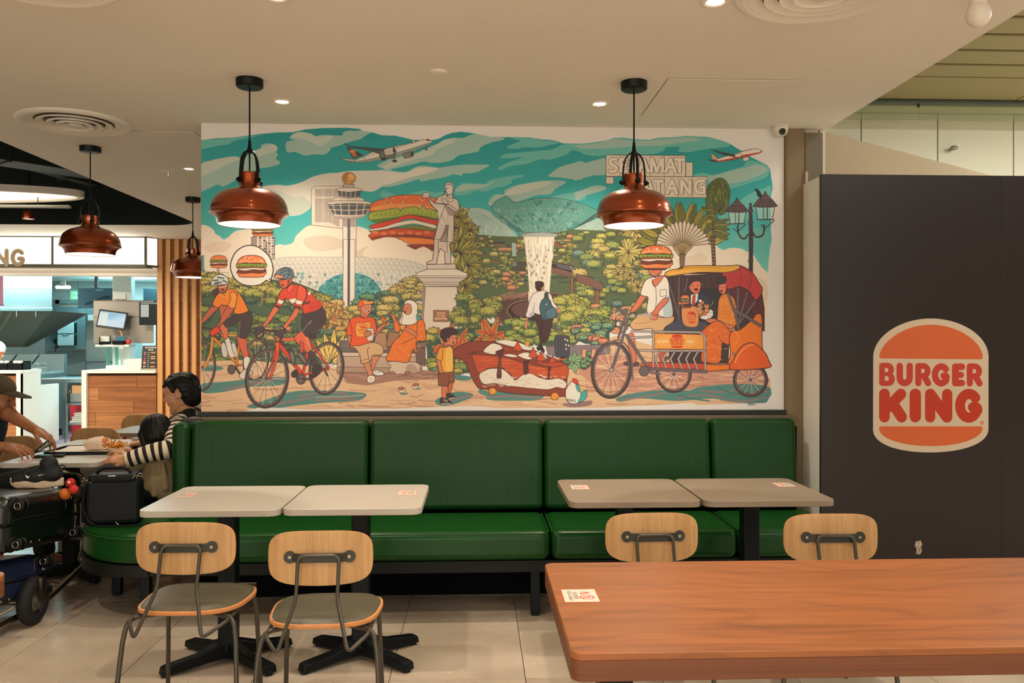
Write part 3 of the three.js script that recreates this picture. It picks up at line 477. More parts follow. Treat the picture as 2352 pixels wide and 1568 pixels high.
// illuminated sign box
{
  const t = thing('sign_box', 'long illuminated white sign box with cut-out letters above the counter', 'sign', [0, 0, 0]), fr = std(0x5c574b, 0.45, { metalness: 0.3 });
  const glow = std(0xfff6e8, 0.5, { emissive: rgb(...LEVEL.signTint), emissiveIntensity: LEVEL.signGlow });
  for (const [a, b] of [[-8.9, -7.21], [-7.19, -5.255], [-5.235, -4.125]]) obj('light_panel', bmm(a, 2.4, -10.6, b, 2.735, -10.455), glow, t);
  const sp = obj('light_panel', box(0.15, 0.335, 0.004), glow, t); sp.position.set(-4.068, 2.567, -10.52); sp.rotation.y = Math.atan2(0.13, 0.1);
  obj('frame_rail', bmm(-8.9, 2.733, -10.64, -4.1, 2.744, -10.445, 0.002), fr, t); obj('frame_rail', bmm(-8.9, 2.365, -10.64, -4.1, 2.4, -10.44, 0.003), fr, t); obj('frame_rail', [rod([-4.1, 2.739, -10.452], [-4.02, 2.739, -10.6], 0.006), rod([-4.1, 2.385, -10.452], [-4.02, 2.385, -10.6], 0.014)], fr, t);
  for (const x of [-7.2, -5.245, -4.115]) obj('mullion', bmm(x - 0.012, 2.39, -10.6, x + 0.012, 2.738, -10.442, 0.002), fr, t);
  obj('mullion', bmm(-4.03, 2.385, -10.61, -4.018, 2.739, -10.59), fr, t);
  // rounded letters standing in front of the panel
  const lm = std(0xb6a285, 0.5), path = (pts, r) => bar(pts.map(([x, y]) => [x, y, 0]), r, 0.05, 10);
  const letter = (name, geos, x) => { const g = join(geos); g.scale(1, 1, 0.4); obj('letter', g, lm, t).position.set(x, 2.478, -10.43); };
  letter('N', [path([[-0.065, -0.085], [-0.065, 0.085]], 0.028), path([[-0.065, 0.085], [0.065, -0.085]], 0.026), path([[0.065, -0.085], [0.065, 0.085]], 0.028)], -5.85);
  const arcP = []; for (let k = 0; k <= 16; k++) { const a = 0.75 + (k / 16) * 4.9; arcP.push([Math.cos(a) * 0.065, Math.sin(a) * 0.085]); } arcP.push([0.062, -0.012], [0.012, -0.012]); letter('G', [path(arcP, 0.028)], -5.648);
  letter('I', [path([[0, -0.085], [0, 0.085]], 0.028)], -6.02); letter('K', [path([[-0.05, -0.085], [-0.05, 0.085]], 0.028), path([[0.06, 0.085], [-0.03, 0], [0.06, -0.085]], 0.027)], -6.17);
  const l = new THREE.RectAreaLight(rgb(...LEVEL.signTint), LEVEL.sign, 4.6, 0.3); l.position.set(-6.5, 2.567, -10.44); l.lookAt(-6.5, 2.567, 0); scene.add(l);
}
// ------------------------------------------------------------------ kitchen behind
{
  const kw = std(0xdce4e0, 0.6), steelWall = std(0x87a0a4, 0.4, { metalness: 0.55 });
  struct('wall_kitchen_back', bmm(-9, 0, -15.15, -0.4, 2.9, -15), kw); struct('wall_kitchen_right', bmm(-0.5, 0, -15, -0.4, 2.9, -10.86), kw);
  const kc = struct('ceiling_kitchen', bmm(-9, 2.5, -15.1, -0.4, 2.62, -10.86), std(0xcfdcda, 0.7)); for (let i = 0; i < 6; i++) struct('ceiling_strip', bmm(-9, 2.488, -11.6 - i * 0.6, -0.5, 2.5, -11.05 - i * 0.6, 0.003), std(0xd6e2e0, 0.6), kc);
  const lampGlow = std(0xf4ffff, 0.5, { emissive: rgb(0.85, 1, 1), emissiveIntensity: 1.6 });
  for (const [x, z, w] of [[-4.75, -12.9, 0.7], [-4.6, -12.0, 0.5], [-6.9, -11.6, 1.2], [-5.6, -13.6, 1.2]]) { const t = thing('kitchen_lamp', ({ '-12.9': 'farther glowing oval lamp in the kitchen ceiling, behind the white post', '-12': 'nearer glowing oval lamp in the kitchen ceiling, by the white post', '-11.6': 'unseen wide ceiling lamp panel before the hood, placed to light the kitchen', '-13.6': 'wide ceiling lamp panel above the fridge, mostly out of view, placed to light the kitchen' })[z], 'light', [x, 2.478, z]); obj('lamp_panel', cyl(w / 2, w / 2, 0.008, 0, 0, 0, 40).scale(1, 1, 0.5), lampGlow, t); obj('lamp_rim', new THREE.TorusGeometry(w / 2, 0.006, 8, 40).rotateX(PI / 2).scale(1, 1, 0.5), M.white, t).position.y = -0.004; const l = new THREE.RectAreaLight(rgb(...LEVEL.kitchenTint), LEVEL.kitchen, w, w / 2); l.position.set(x, 2.468, z); l.rotation.x = -PI / 2; scene.add(l); }  // the two wide panels are out-of-view lamps, placed to light the kitchen
  // back door, its light, exit sign
  let t = thing('kitchen_door', 'pale back door in the far kitchen wall', 'door', [-6.95, 0, -14.97]); obj('door_leaf', bmm(-0.42, 0, -0.02, 0.42, 2.1, 0.02, 0.004), std(0xe8e2d0, 0.5), t); obj('door_frame', [bmm(-0.5, 0, -0.02, -0.43, 2.18, 0.03), bmm(0.43, 0, -0.02, 0.5, 2.18, 0.03), bmm(-0.5, 2.11, -0.02, 0.5, 2.18, 0.03)], std(0xb9cfcc, 0.5), t); obj('handle', rod([0.3, 1.0, 0.04], [0.38, 1.0, 0.04], 0.012), M.steel, t);
  t = thing('tube_light', 'small glowing tube light above the back kitchen door', 'light', [-7.05, 2.37, -14.4]); obj('tube', new THREE.CapsuleGeometry(0.03, 0.2, 6, 12).rotateZ(PI / 2), std(0xfff2dc, 0.5, { emissive: rgb(1, 0.9, 0.75), emissiveIntensity: 1.3 }), t); obj('bracket', bmm(-0.04, 0.02, -0.02, 0.04, 0.13, 0.02), M.white, t);
  t = thing('exit_sign', 'small green exit sign hanging in the kitchen', 'sign', [-6.8, 2.235, -14.4]); const ex = canvasTex(128, 96, (c, w, h) => { c.fillStyle = '#9fe6b4'; c.fillRect(0, 0, w, h); c.fillStyle = '#e9fff0'; c.fillRect(22, 18, 106, 62); c.fillStyle = '#37b878'; c.font = 'bold 44px sans-serif'; c.textBaseline = 'middle'; c.fillText('EXIT', 26, 50); });
  const exm = std(0x4dbd84, 0.5, { emissive: rgb(0.25, 0.7, 0.45), emissiveIntensity: 0.3 }), exf = std(0xffffff, 0.5, { map: ex, emissive: rgb(0.6, 1, 0.7), emissiveIntensity: 0.35, emissiveMap: ex }); const eb = new THREE.Mesh(new THREE.BoxGeometry(0.24, 0.15, 0.03), [exm, exm, exm, exm, exf, exm]); eb.name = 'sign_plate'; t.add(eb); obj('hanger', bmm(-0.005, 0.07, -0.005, 0.005, 0.25, 0.005), M.steel, t);
  // extraction hood
  t = thing('extraction_hood', 'big stainless steel cooker hood over the fryers at left', 'hood', [0, 0, 0]);
  const plan = (y0, y1, e, b) => lay(extrude(shapeOf([[-9.4, 12.2 - e], [-6.13 + e, 12.2 - e], [-6.98 + e, 13.4], [-9.4, 13.4]]), y1 - y0, b)).translate(0, y0, 0);
  obj('hood_box', plan(1.93, 2.48, 0, 0.006), M.steel, t); obj('seam', plan(2.2, 2.206, 0.004, 0), M.chrome, t); obj('lip', plan(1.885, 1.93, 0.015, 0.004), std(0x8ba6aa, 0.3, { metalness: 0.8 }), t);
  const sl = shapeOf([[12.2, 1.89], [13.35, 1.89], [13.3, 1.36], [13.12, 1.36]]), skirt = extrude(sl, 2.86, 0.004).rotateY(PI / 2).translate(-9, 0, 0); { const p = skirt.attributes.position; for (let i = 0; i < p.count; i++) p.setX(i, p.getX(i) + Math.min(0, p.getY(i) - 1.89) * 1.72); skirt.computeVertexNormals(); } obj('sloped_skirt', skirt, std(0x6e6757, 0.5, { metalness: 0.35 }), t);
  for (let k = 0; k < 7; k++) { const x = -6.72 - k * 0.13; obj('filter_bar', rod([x, 1.87, -12.24], [x - 0.62, 1.5, -12.92], 0.022), std(0x9a9684, 0.35, { metalness: 0.7 }), t); } for (const x of [-6.35, -6.62, -6.92]) obj('hook', rod([x, 1.89, -12.19], [x, 1.8, -12.19], 0.012), M.chrome, t);
  t = thing('red_post', 'red painted edge of a post at the left end of the kitchen hood', 'post', [-6.2, 2.11, -11.0]); obj('post_body', bmm(-0.15, -0.19, -0.04, 0.035, 0.37, 0.04, 0.006), std(0xf06a7a, 0.5), t); obj('post_base', bmm(-0.15, -0.2, -0.045, 0.04, -0.185, 0.045), std(0xa83848, 0.5), t);
  // stainless wall panel with two document boxes, notice, scissors
  t = thing('steel_partition', 'stainless steel partition behind the fryers', 'partition', [0, 0, 0]); obj('panel_sheet', bmm(-7.25, 0, -14.26, -6.28, 2.03, -14.2, 0.004), steelWall, t); obj('ledge', bmm(-7.2, 1.3, -14.2, -6.3, 1.32, -14.1, 0.004), M.steel, t);
  for (const [y, l] of [[1.668, 'upper pale blue document box on the steel kitchen partition'], [1.47, 'lower pale blue document box on the steel kitchen partition']]) { const b = thing('document_box', l, 'box', [-6.86, y, -14.14], 0, 'document boxes on the partition'); obj('case', box(0.27, 0.185, 0.09, 0, 0, 0, 0.008), std(0xbcd6d6, 0.5), b); obj('clip', bar([[-0.05, 0.092, 0.045], [-0.04, 0.075, 0.05], [0.04, 0.075, 0.05], [0.05, 0.092, 0.045]], 0.005, 0.01, 6), M.darkGrey, b); obj('side_shade', bmm(0.131, -0.09, -0.04, 0.145, 0.09, 0.04), M.black, b); }  // shade beside each document box, put in as a black sliver
  t = thing('wall_notice', 'small yellow-headed notice on the steel kitchen partition', 'notice', [-7.13, 1.72, -14.195]); obj('sheet', bmm(-0.07, -0.06, -0.002, 0.07, 0.06, 0.002), std(0xb9d0cc, 0.6), t); obj('header', bmm(-0.068, 0.02, 0.001, 0.068, 0.045, 0.004), std(0xb58a2a, 0.6), t);
  t = thing('scissors', 'black kitchen scissors hanging on the steel partition', 'scissors', [-7.03, 1.42, -14.18]); obj('handle', [new THREE.TorusGeometry(0.03, 0.01, 8, 20).translate(-0.03, 0.03, 0), new THREE.TorusGeometry(0.03, 0.01, 8, 20).translate(0.03, 0.03, 0)], M.black, t); obj('blade', [rod([-0.02, 0, 0], [-0.05, -0.14, 0], 0.008), rod([0.02, 0, 0], [-0.045, -0.14, 0], 0.008)], M.darkGrey, t);
  // tall fridge
  t = thing('steel_fridge', 'tall stainless steel fridge in the middle of the kitchen', 'fridge', [0, 0, 0]); obj('cabinet', bmm(-6.25, 0.1, -14.15, -5.62, 2.0, -13.47, 0.01), M.steel, t); obj('door', bmm(-6.22, 1.12, -13.48, -5.65, 1.7, -13.42, 0.012), std(0x9db4b6, 0.25, { metalness: 0.85 }), t); obj('door', bmm(-6.22, 0.2, -13.48, -5.65, 1.09, -13.42, 0.012), std(0x8aa3a6, 0.28, { metalness: 0.85 }), t); obj('control_panel', bmm(-6.22, 1.73, -13.48, -5.65, 1.97, -13.43, 0.008), M.steel, t); obj('label', bmm(-6.19, 1.78, -13.432, -6.08, 1.87, -13.426), std(0xdff3ee, 0.5), t); obj('foot', [cyl(0.03, 0.03, 0.1, -6.18, 0.05, -13.55), cyl(0.03, 0.03, 0.1, -5.68, 0.05, -13.55), cyl(0.03, 0.03, 0.1, -6.18, 0.05, -14.05), cyl(0.03, 0.03, 0.1, -5.68, 0.05, -14.05)], M.darkGrey, t);
  // fryers
  t = thing('fryer', 'stainless deep fryer with lifted baskets under the hood', 'fryer', [0, 0, 0]); obj('fryer_body', bmm(-7.7, 0.12, -13.1, -6.35, 0.98, -12.3, 0.01), M.steel, t); obj('backsplash', bmm(-7.7, 0.98, -13.1, -6.35, 1.25, -13.0, 0.006), M.steel, t); obj('display', bmm(-6.75, 0.74, -12.305, -6.45, 0.86, -12.295), std(0x173036, 0.4), t); obj('leg', [bmm(-7.65, 0, -12.4, -7.6, 0.12, -12.35), bmm(-6.45, 0, -12.4, -6.4, 0.12, -12.35), bmm(-7.65, 0, -13.05, -7.6, 0.12, -13), bmm(-6.45, 0, -13.05, -6.4, 0.12, -13)], M.darkGrey, t);
  for (let k = 0; k < 3; k++) { const b = thing('fry_basket', ['left wire fry basket on the fryer', 'middle wire fry basket on the fryer', 'right wire fry basket on the fryer'][k], 'basket', [-7.2 + k * 0.32, 0.98, -12.6], 0, 'fry baskets'); const g = []; for (let i = 0; i < 6; i++) { g.push(rod([-0.12 + i * 0.048, 0, -0.15], [-0.12 + i * 0.048, 0.14, -0.15], 0.004, 6), rod([-0.12 + i * 0.048, 0, 0.15], [-0.12 + i * 0.048, 0.14, 0.15], 0.004, 6)); } for (const y of [0.006, 0.07, 0.14]) g.push(bar([[-0.12, y, -0.15], [0.12, y, -0.15], [0.12, y, 0.15], [-0.12, y, 0.15], [-0.12, y, -0.15]], 0.004, 0.01, 6)); obj('wire', g, M.chrome, b); obj('handle', rod([0.02, 0.14, 0.15], [0.2, 0.27, 0.3], 0.01), M.blackSatin, b); }
  // steel work table in the passage
  t = thing('steel_work_table', 'stainless work table with shelves in the kitchen passage', 'table', [0, 0, 0]); obj('table_top', bmm(-6.05, 0.87, -12.4, -4.98, 0.93, -11.76, 0.006), M.steel, t); for (const y of [0.58, 0.3]) obj('shelf', bmm(-5.75, y - 0.02, -12.35, -4.98, y, -11.78, 0.004), M.steel, t); for (const [x, z] of [[-5.74, -11.79], [-5.02, -11.79], [-5.74, -12.34], [-5.02, -12.34]]) obj('leg', [bmm(x - 0.025, 0.1, z - 0.025, x + 0.025, 0.88, z + 0.025, 0.004), cyl(0.018, 0.014, 0.1, x + 0.0, 0.05, z, 12)], M.steel, t);
  t = thing('paper_bag_holder', 'grey holder with brown paper bags under the work table', 'holder', [-5.58, 0.58, -11.9]); obj('holder', [bmm(-0.12, 0, -0.08, 0.12, 0.2, -0.07), bmm(-0.12, 0, 0.07, 0.12, 0.14, 0.08), bmm(-0.12, 0, -0.08, -0.11, 0.19, 0.08), bmm(0.11, 0, -0.08, 0.12, 0.19, 0.08), bmm(-0.12, 0, -0.08, 0.12, 0.01, 0.08)], std(0x7f8a88, 0.5), t); obj('paper_bag', bmm(-0.1, 0.012, -0.06, 0.1, 0.26, 0.06, 0.01), std(0xc79a6c, 0.8), t);
  t = thing('folded_cloths', 'pile of folded white cloths on the lowest steel shelf', 'cloth', [-5.52, 0.3, -12.0]); for (let k = 0; k < 5; k++) obj('cloth', box(0.4 - k * 0.03, 0.03, 0.3, 0.02 * (k % 2), 0.016 + k * 0.029, 0, 0.014), std(0xe6e2d6, 0.9), t);
  t = thing('red_bin', 'red plastic bin glimpsed behind the steel work table', 'bin', [-5.98, 0.0, -12.75]); obj('bin_body', lathe([[0.0001, 0], [0.12, 0], [0.16, 0.5], [0.165, 0.52], [0.15, 0.52], [0.11, 0.02], [0.0001, 0.02]], 24), std(0xd8343c, 0.5), t);
  // service post, steel divider and screens
  t = thing('service_post', 'square white post between the counter screens', 'post', [0, 0, -0.42]); obj('post_body', bmm(-4.985, 1.085, -11.25, -4.74, 2.5, -11.11, 0.006), std(0xe4ebe6, 0.45), t); obj('socket_box', bmm(-4.95, 2.02, -11.11, -4.79, 2.1, -11.07, 0.006), std(0xf2efe4, 0.4), t);
  t = thing('steel_divider', 'brushed steel divider panel hung behind the till', 'divider', [0, 0, -0.45]); obj('panel_sheet', bmm(-5.22, 1.42, -11.06, -4.42, 2.0, -11.04, 0.003), std(0xc9c4bb, 0.28, { metalness: 0.85 }), t); obj('seam', bmm(-5.22, 1.775, -11.041, -4.42, 1.782, -11.034), M.chrome, t); obj('top_edge', bmm(-5.22, 1.995, -11.065, -4.42, 2.006, -11.03), M.chrome, t);
  for (const [x, w, l] of [[-5.5, 0.52, 'back of a black kitchen order screen, left of the white post'], [-4.62, 0.42, 'back of a black kitchen order screen, right of the white post']]) { const s = thing('order_screen', l, 'screen', [x, 2.07, -12.2], 0, 'screens seen from behind'); obj('screen_back', box(w, 0.29, 0.04, 0, 0, 0, 0.008), std(0x1d3b44, 0.5), s); obj('maker_mark', extrude(roundRect(0.11, 0.018, 0.006), 0.002).translate(0.05, 0.115, 0.02), std(0x5b8088, 0.5), s); obj('mount_pole', bmm(-0.02, 0.14, -0.02, 0.02, 0.42, 0.02), M.darkGrey, s); obj('cable', tube([[-0.15, -0.09, 0.03], [-0.05, -0.05, 0.04], [0.02, -0.03, 0.04], [0.1, 0.01, 0.04], [0.2, 0.02, 0.03]], 0.007, 6), M.black, s); }
  t = thing('till_screen', 'tilted touch screen of the till, showing a pale blue display', 'screen', [-4.89, 1.735, -11.3]); t.rotation.set(-0.32, 0.25, -0.06); const scr = canvasTex(256, 160, (c, w, h) => { const g = c.createLinearGradient(0, 0, w * 0.4, h); g.addColorStop(0, '#5fa8d8'); g.addColorStop(1, '#d6f0f4'); c.fillStyle = g; c.fillRect(0, 0, w, h); c.fillStyle = '#e6f0e6'; c.fillRect(0, 14, 84, 146); c.fillStyle = '#cfe6f2'; c.fillRect(84, 84, 172, 70); c.fillStyle = '#bcd8e8'; c.fillRect(0, 0, w, 12); });
  const sm = std(0x101518, 0.4), sf = std(0x222222, 0.3, { map: scr, emissive: rgb(1, 1, 1), emissiveMap: scr, emissiveIntensity: 0.8 }); obj('bezel', box(0.36, 0.25, 0.03, 0, 0, 0, 0.008), sm, t); const sfm = new THREE.Mesh(new THREE.PlaneGeometry(0.32, 0.2).translate(0, 0, 0.0165), sf); sfm.name = 'display'; t.add(sfm); obj('arm', bar([[0.1, -0.1, -0.02], [0.16, -0.18, -0.02], [0.15, -0.3, -0.03]], 0.012, 0.03, 8), std(0xc99a6a, 0.5), t);
  t = thing('order_monitor', 'dark order monitor with a pale list, beside the slat wall', 'screen', [-4.3, 1.82, -11.3]); const sc2 = canvasTex(256, 160, (c, w, h) => { c.fillStyle = '#1f2a2c'; c.fillRect(0, 0, w, h); c.fillStyle = '#e8ecdc'; c.fillRect(8, 14, 62, 92); c.fillStyle = '#b8c8c0'; c.fillRect(8, 0, 220, 9); }); obj('bezel', box(0.46, 0.31, 0.03, 0, 0, 0, 0.006), sm, t); const s2 = new THREE.Mesh(new THREE.PlaneGeometry(0.44, 0.29).translate(0, 0, 0.0165), std(0x222222, 0.3, { map: sc2, emissive: rgb(1, 1, 1), emissiveMap: sc2, emissiveIntensity: 0.55 })); s2.name = 'display'; t.add(s2); obj('stand', bmm(-0.02, -0.735, -0.04, 0.02, 0.0, -0.015), M.darkGrey, t);
  t = thing('till_shelf', 'white shelf carrying the receipt printer on glass legs', 'shelf', [-4.86, 1.085, -11.3]); obj('shelf_board', bmm(-0.2, 0.29, -0.1, 0.24, 0.32, 0.12, 0.004), solid, t); for (const x of [-0.09, 0.02]) obj('glass_leg', bmm(x - 0.012, 0, -0.05, x + 0.012, 0.29, 0.0), phys(0x6fd0c0, 0.1, { transmission: 0.8, thickness: 0.02 }), t);
  t = thing('receipt_tray', 'black tray of white receipts on the till shelf', 'tray', [-4.97, 1.405, -11.27], 0.4); obj('tray_body', [bmm(-0.07, 0, -0.1, 0.07, 0.01, 0.1), bmm(-0.07, 0, -0.1, -0.06, 0.1, 0.1), bmm(0.06, 0, -0.1, 0.07, 0.12, 0.1), bmm(-0.07, 0, 0.09, 0.07, 0.04, 0.1)], M.black, t); const pp = obj('paper', box(0.1, 0.008, 0.19), std(0xf2efe2, 0.8), t); pp.position.set(0, 0.07, 0); pp.rotation.x = 0.4;
  t = thing('card_terminal', 'dark card terminal with a blue lid on the till shelf', 'terminal', [-4.75, 1.405, -11.21]); obj('body', box(0.15, 0.05, 0.12, 0, 0.025, 0, 0.008), M.black, t); const lid = obj('lid', box(0.13, 0.07, 0.02, 0, 0.075, -0.03, 0.006), std(0x3d7f98, 0.4), t); t = thing('red_bell', 'small red order bell beside the card terminal', 'bell', [-4.65, 1.405, -11.24]); obj('bell_body', sph(0.035, 0, 0.035, 0, 1, 1.05, 1), std(0xe0504a, 0.5), t); obj('bell_button', cyl(0.008, 0.008, 0.02, 0, 0.078, 0, 10), M.chrome, t);
  t = thing('counter_riser', 'low white display block on the right counter', 'block', [-4.5, 1.085, -10.85]); obj('block_base', bmm(-0.23, 0, -0.1, 0.3, 0.055, 0.1, 0.003), solid, t); t = thing('counter_box', 'taller white display block on the right counter', 'block', [-4.4, 1.14, -10.85]); const pr = shapeOf([[-0.1, 0], [0.13, 0], [0.13, 0.085], [-0.06, 0.085]]); obj('block_body', extrude(pr, 0.16, 0.003).translate(0, 0, -0.08), solid, t);
  t = thing('exchange_rate_board', 'black exchange rate board standing on the counter end', 'sign', [-4.155, 1.085, -10.66]); t.rotation.set(-0.16, 0, 0); const xr = canvasTex(256, 384, (c, w, h) => { c.fillStyle = '#141414'; c.fillRect(0, 0, w, h); c.fillStyle = '#e8e4da'; c.font = 'bold 36px sans-serif'; c.textAlign = 'center'; c.fillText('EXCHANGE', 140, 44); c.fillText('RATE', 140, 82); const f = ['#8a90a8', '#c8404a', '#3c4a80', '#b05a5a', '#d03a40', '#e8e4e0', '#a05a60', '#b8b0b0']; for (let i = 0; i < 8; i++) { c.fillStyle = f[i]; c.fillRect(28, 104 + i * 33, 42, 20); c.fillStyle = '#d8d4cc'; c.fillRect(92, 112 + i * 33, 34, 7); if (i !== 1 && i !== 4 && i !== 6) { c.fillStyle = '#c9a25a'; c.fillRect(148, 104 + i * 33, 76, 20); } } }); const xm = std(0x111111, 0.5), xb = new THREE.Mesh(new THREE.BoxGeometry(0.19, 0.3, 0.015).translate(0, 0.16, 0), [xm, xm, xm, xm, std(0xffffff, 0.5, { map: xr }), xm]); xb.name = 'board'; t.add(xb); obj('foot_strip', bmm(-0.1, 0, -0.02, 0.1, 0.014, 0.03), std(0xb9b4a6, 0.4), t);
  t = thing('condiment_tray', 'black condiment caddy on the left counter', 'tray', [-5.9, 1.085, -10.82]); obj('caddy', [bmm(-0.22, 0, -0.1, 0.15, 0.01, 0.1), bmm(-0.22, 0, 0.09, 0.15, 0.085, 0.1), bmm(-0.22, 0, -0.1, 0.15, 0.11, -0.09), bmm(-0.22, 0, -0.1, -0.21, 0.09, 0.1), bmm(0.14, 0, -0.1, 0.15, 0.09, 0.1), bmm(-0.04, 0, -0.1, -0.03, 0.09, 0.1)], M.black, t); for (const x of [-0.17, -0.1, 0.01, 0.07]) obj('packet', box(0.05, 0.1, 0.04, x, 0.065, 0, 0.008), std(0xe8dce0, 0.7), t);
}

// track spotlights aimed at the counter front; two are out of view at left
[[-4.61, -8.7, -4.75, 'small copper spotlight under the oval ceiling light'], [-6.3, -8.7, -6.3, 'unseen copper spotlight left of the view, placed to light the left counter'], [-7.8, -8.7, -7.8, 'unseen copper spotlight far left, placed to light the counter']].forEach(([x, z, tx, label]) => {
  const t = thing('track_spotlight', label, 'spotlight', [x, 2.745, z], 0, 'spotlights before the counter'); t.rotation.x = 0.0;
  obj('stem', bmm(-0.012, 0.05, -0.012, 0.012, 1.01, 0.012), M.black, t); obj('yoke', bar([[-0.05, -0.02, 0], [-0.05, 0.06, 0], [0.05, 0.06, 0], [0.05, -0.02, 0]], 0.006, 0.015, 6), M.black, t); obj('housing', lathe([[0.0001, 0.04], [0.04, 0.04], [0.05, 0.03], [0.055, -0.04], [0.052, -0.045], [0.05, -0.03], [0.0001, -0.03]], 28), copper, t);
  obj('lens', cyl(0.048, 0.048, 0.006, 0, -0.036, 0, 24), std(0xfff0dc, 0.5, { emissive: rgb(1, 0.88, 0.7), emissiveIntensity: 1.5 }), t);
  const l = new THREE.SpotLight(rgb(1, 0.84, 0.64), LEVEL.counterSpot, 0, 0.75, 0.8, 2); l.position.set(x, 2.69, z); l.target.position.set(tx, 0.9, -10.6); l.castShadow = true; l.shadow.radius = 2.4; scene.add(l, l.target);
});
downlight(-2.9, -9.9, 'unseen downlight hidden behind the mural wall, placed to light the slat wall'); downlight(-2.3, -8.4, 'downlight farther back along the mural wall, hidden');  // both hidden from view, placed to light the slat wall and back corner
// ------------------------------------------------------------------ dining corner on the left
pedestalTable('white table with the food tray, nearer of the two joined ones', -2.497, -5.198, 0.566, 0.585, M.tableWhite, [-0.2, 0.17, -PI / 2]);
pedestalTable('white table beyond the tray table, joined to its far edge', -2.585, -5.79, 0.57, 0.58, M.tableWhite, [0.12, -0.18, PI / 2]);
pedestalTable('small grey table behind the child, in front of the plank counter', -2.58, -6.78, 0.59, 0.58, M.tableGrey, null);
{
  let t = thing('low_partition', 'low white partition under the two joined tables', 'partition', [0, 0, 0]); obj('partition_board', bmm(-2.72, 0.08, -5.515, -2.26, 0.66, -5.485, 0.004), M.white, t); obj('kick_strip', bmm(-2.72, 0, -5.51, -2.26, 0.08, -5.49), M.black, t);
  t = thing('grey_sofa', 'grey upholstered sofa end behind the woman', 'sofa', [0, 0, 0]); obj('sofa_back', bmm(-2.42, 0.42, -7.85, -2.3, 0.93, -7.12, 0.05), std(0x9d9088, 0.8), t); obj('sofa_seat', bmm(-2.4, 0.2, -7.85, -1.8, 0.45, -7.12, 0.05), std(0x8d8078, 0.8), t); for (const [x, z] of [[-2.35, -7.17], [-2.35, -7.8], [-1.85, -7.17], [-1.85, -7.8]]) obj('leg', bmm(x - 0.02, 0, z - 0.02, x + 0.02, 0.2, z + 0.02), M.black, t);
  const redTube = std(0x8e1f22, 0.4);
  const redChair = (label) => { const c = thing('red_frame_chair', label, 'chair', [0, 0, 0], 0, 'red-framed chairs'); const bk = new THREE.Shape(); bk.moveTo(-0.17, 0); bk.lineTo(0.17, 0); bk.lineTo(0.18, 0.2); bk.absarc(0.08, 0.22, 0.1, 0, PI / 2, false); bk.lineTo(-0.08, 0.32); bk.absarc(-0.08, 0.22, 0.1, PI / 2, PI, false); bk.closePath(); const g = metreUV(extrude(bk, 0.014, 0.004).translate(0, 0.47, 0.185), true); obj('backrest', g, oak, c); obj('seat', metreUV(lay(extrude(roundRect(0.4, 0.4, 0.08), 0.016, 0.004)).translate(0, 0.44, 0), true), oak, c);
    for (const s of [-1, 1]) { obj('side_frame', bar([[s * 0.19, 0.0, -0.18], [s * 0.19, 0.425, -0.17], [s * 0.19, 0.43, 0.17], [s * 0.2, 0.0, 0.22]], 0.011, 0.06, 8), redTube, c); obj('back_post', bar([[s * 0.14, 0.43, 0.1], [s * 0.14, 0.43, 0.2], [s * 0.14, 0.6, 0.21]], 0.01, 0.05, 8), redTube, c); obj('bolt', sph(0.008, s * 0.05, 0.6, 0.2, 1, 1, 0.6, 8), M.darkGrey, c); } obj('cross_bar', [rod([-0.19, 0.42, -0.12], [0.19, 0.42, -0.12], 0.01), rod([-0.19, 0.42, 0.12], [0.19, 0.42, 0.12], 0.01)], redTube, c); return c; };
  const rc = redChair('red-framed wooden chair left of the grey table'); rc.position.set(-2.92, 0, -6.6); rc.rotation.y = 0.12; dup(rc, [-2.98, 0, -7.72], -0.15, 'red-framed wooden chair beyond the grey table'); dup(rc, [-3.28, 0, -6.05], 0.3, 'red-framed wooden chair behind the seated man'); dup(rc, [-3.3, 0, -5.38], -PI / 2, 'red-framed wooden chair the man sits on');
  // food tray and what lies on it
  t = thing('food_tray', 'black serving tray lying across the joined white tables', 'tray', [-2.47, 0.741, -5.42], 0.04); const tr = roundRect(0.46, 0.34, 0.04); obj('tray_floor', lay(extrude(tr, 0.006, 0.002)), M.black, t); const rim = roundRect(0.47, 0.35, 0.045); rim.holes.push(roundRect(0.45, 0.33, 0.038)); obj('tray_rim', lay(extrude(rim, 0.02, 0.002)), M.blackSatin, t);
  const pap = new THREE.PlaneGeometry(0.4, 0.28, 20, 14).rotateX(-PI / 2); { const p = pap.attributes.position; for (let i = 0; i < p.count; i++) p.setY(i, 0.0005 + 0.014 * fbm(p.getX(i) * 9 + 5, p.getZ(i) * 9 + 5, 50, 50, 401, 3)); pap.computeVertexNormals(); } t = tag(obj('tray_paper', pap, std(0xf0e4d2, 0.85)), 'crumpled paper liner spread on the black tray', 'paper'); t.position.set(-2.475, 0.747, -5.42);
  const bun = new THREE.IcosahedronGeometry(1, 5); { const p = bun.attributes.position, v = V(); for (let i = 0; i < p.count; i++) { v.fromBufferAttribute(p, i); const n = fbm(v.x * 3 + 9, v.y * 3 + v.z * 3 + 9, 64, 64, 411, 4), q = 1 + (n - 0.5) * 0.35 + (v.x > 0.3 ? 0.12 * Math.abs(Math.sin(Math.atan2(v.y, v.z) * 7)) : 0); p.setXYZ(i, v.x * q * 0.08, Math.max(-0.6, v.y) * q * 0.048, v.z * q * 0.06); } }
  t = thing('wrapped_burger', 'burger half unwrapped from crumpled pale paper', 'burger', [-2.42, 0.79, -5.38]); obj('wrapper', toCreasedNormals(mergeVertices(bun.deleteAttribute('uv').deleteAttribute('normal')), 0.7), std(0xf3d9c2, 0.75, { flatShading: false }), t); obj('bun', sph(0.046, 0.05, 0.004, 0.012, 0.6, 0.9, 0.85), std(0xd98244, 0.6), t);
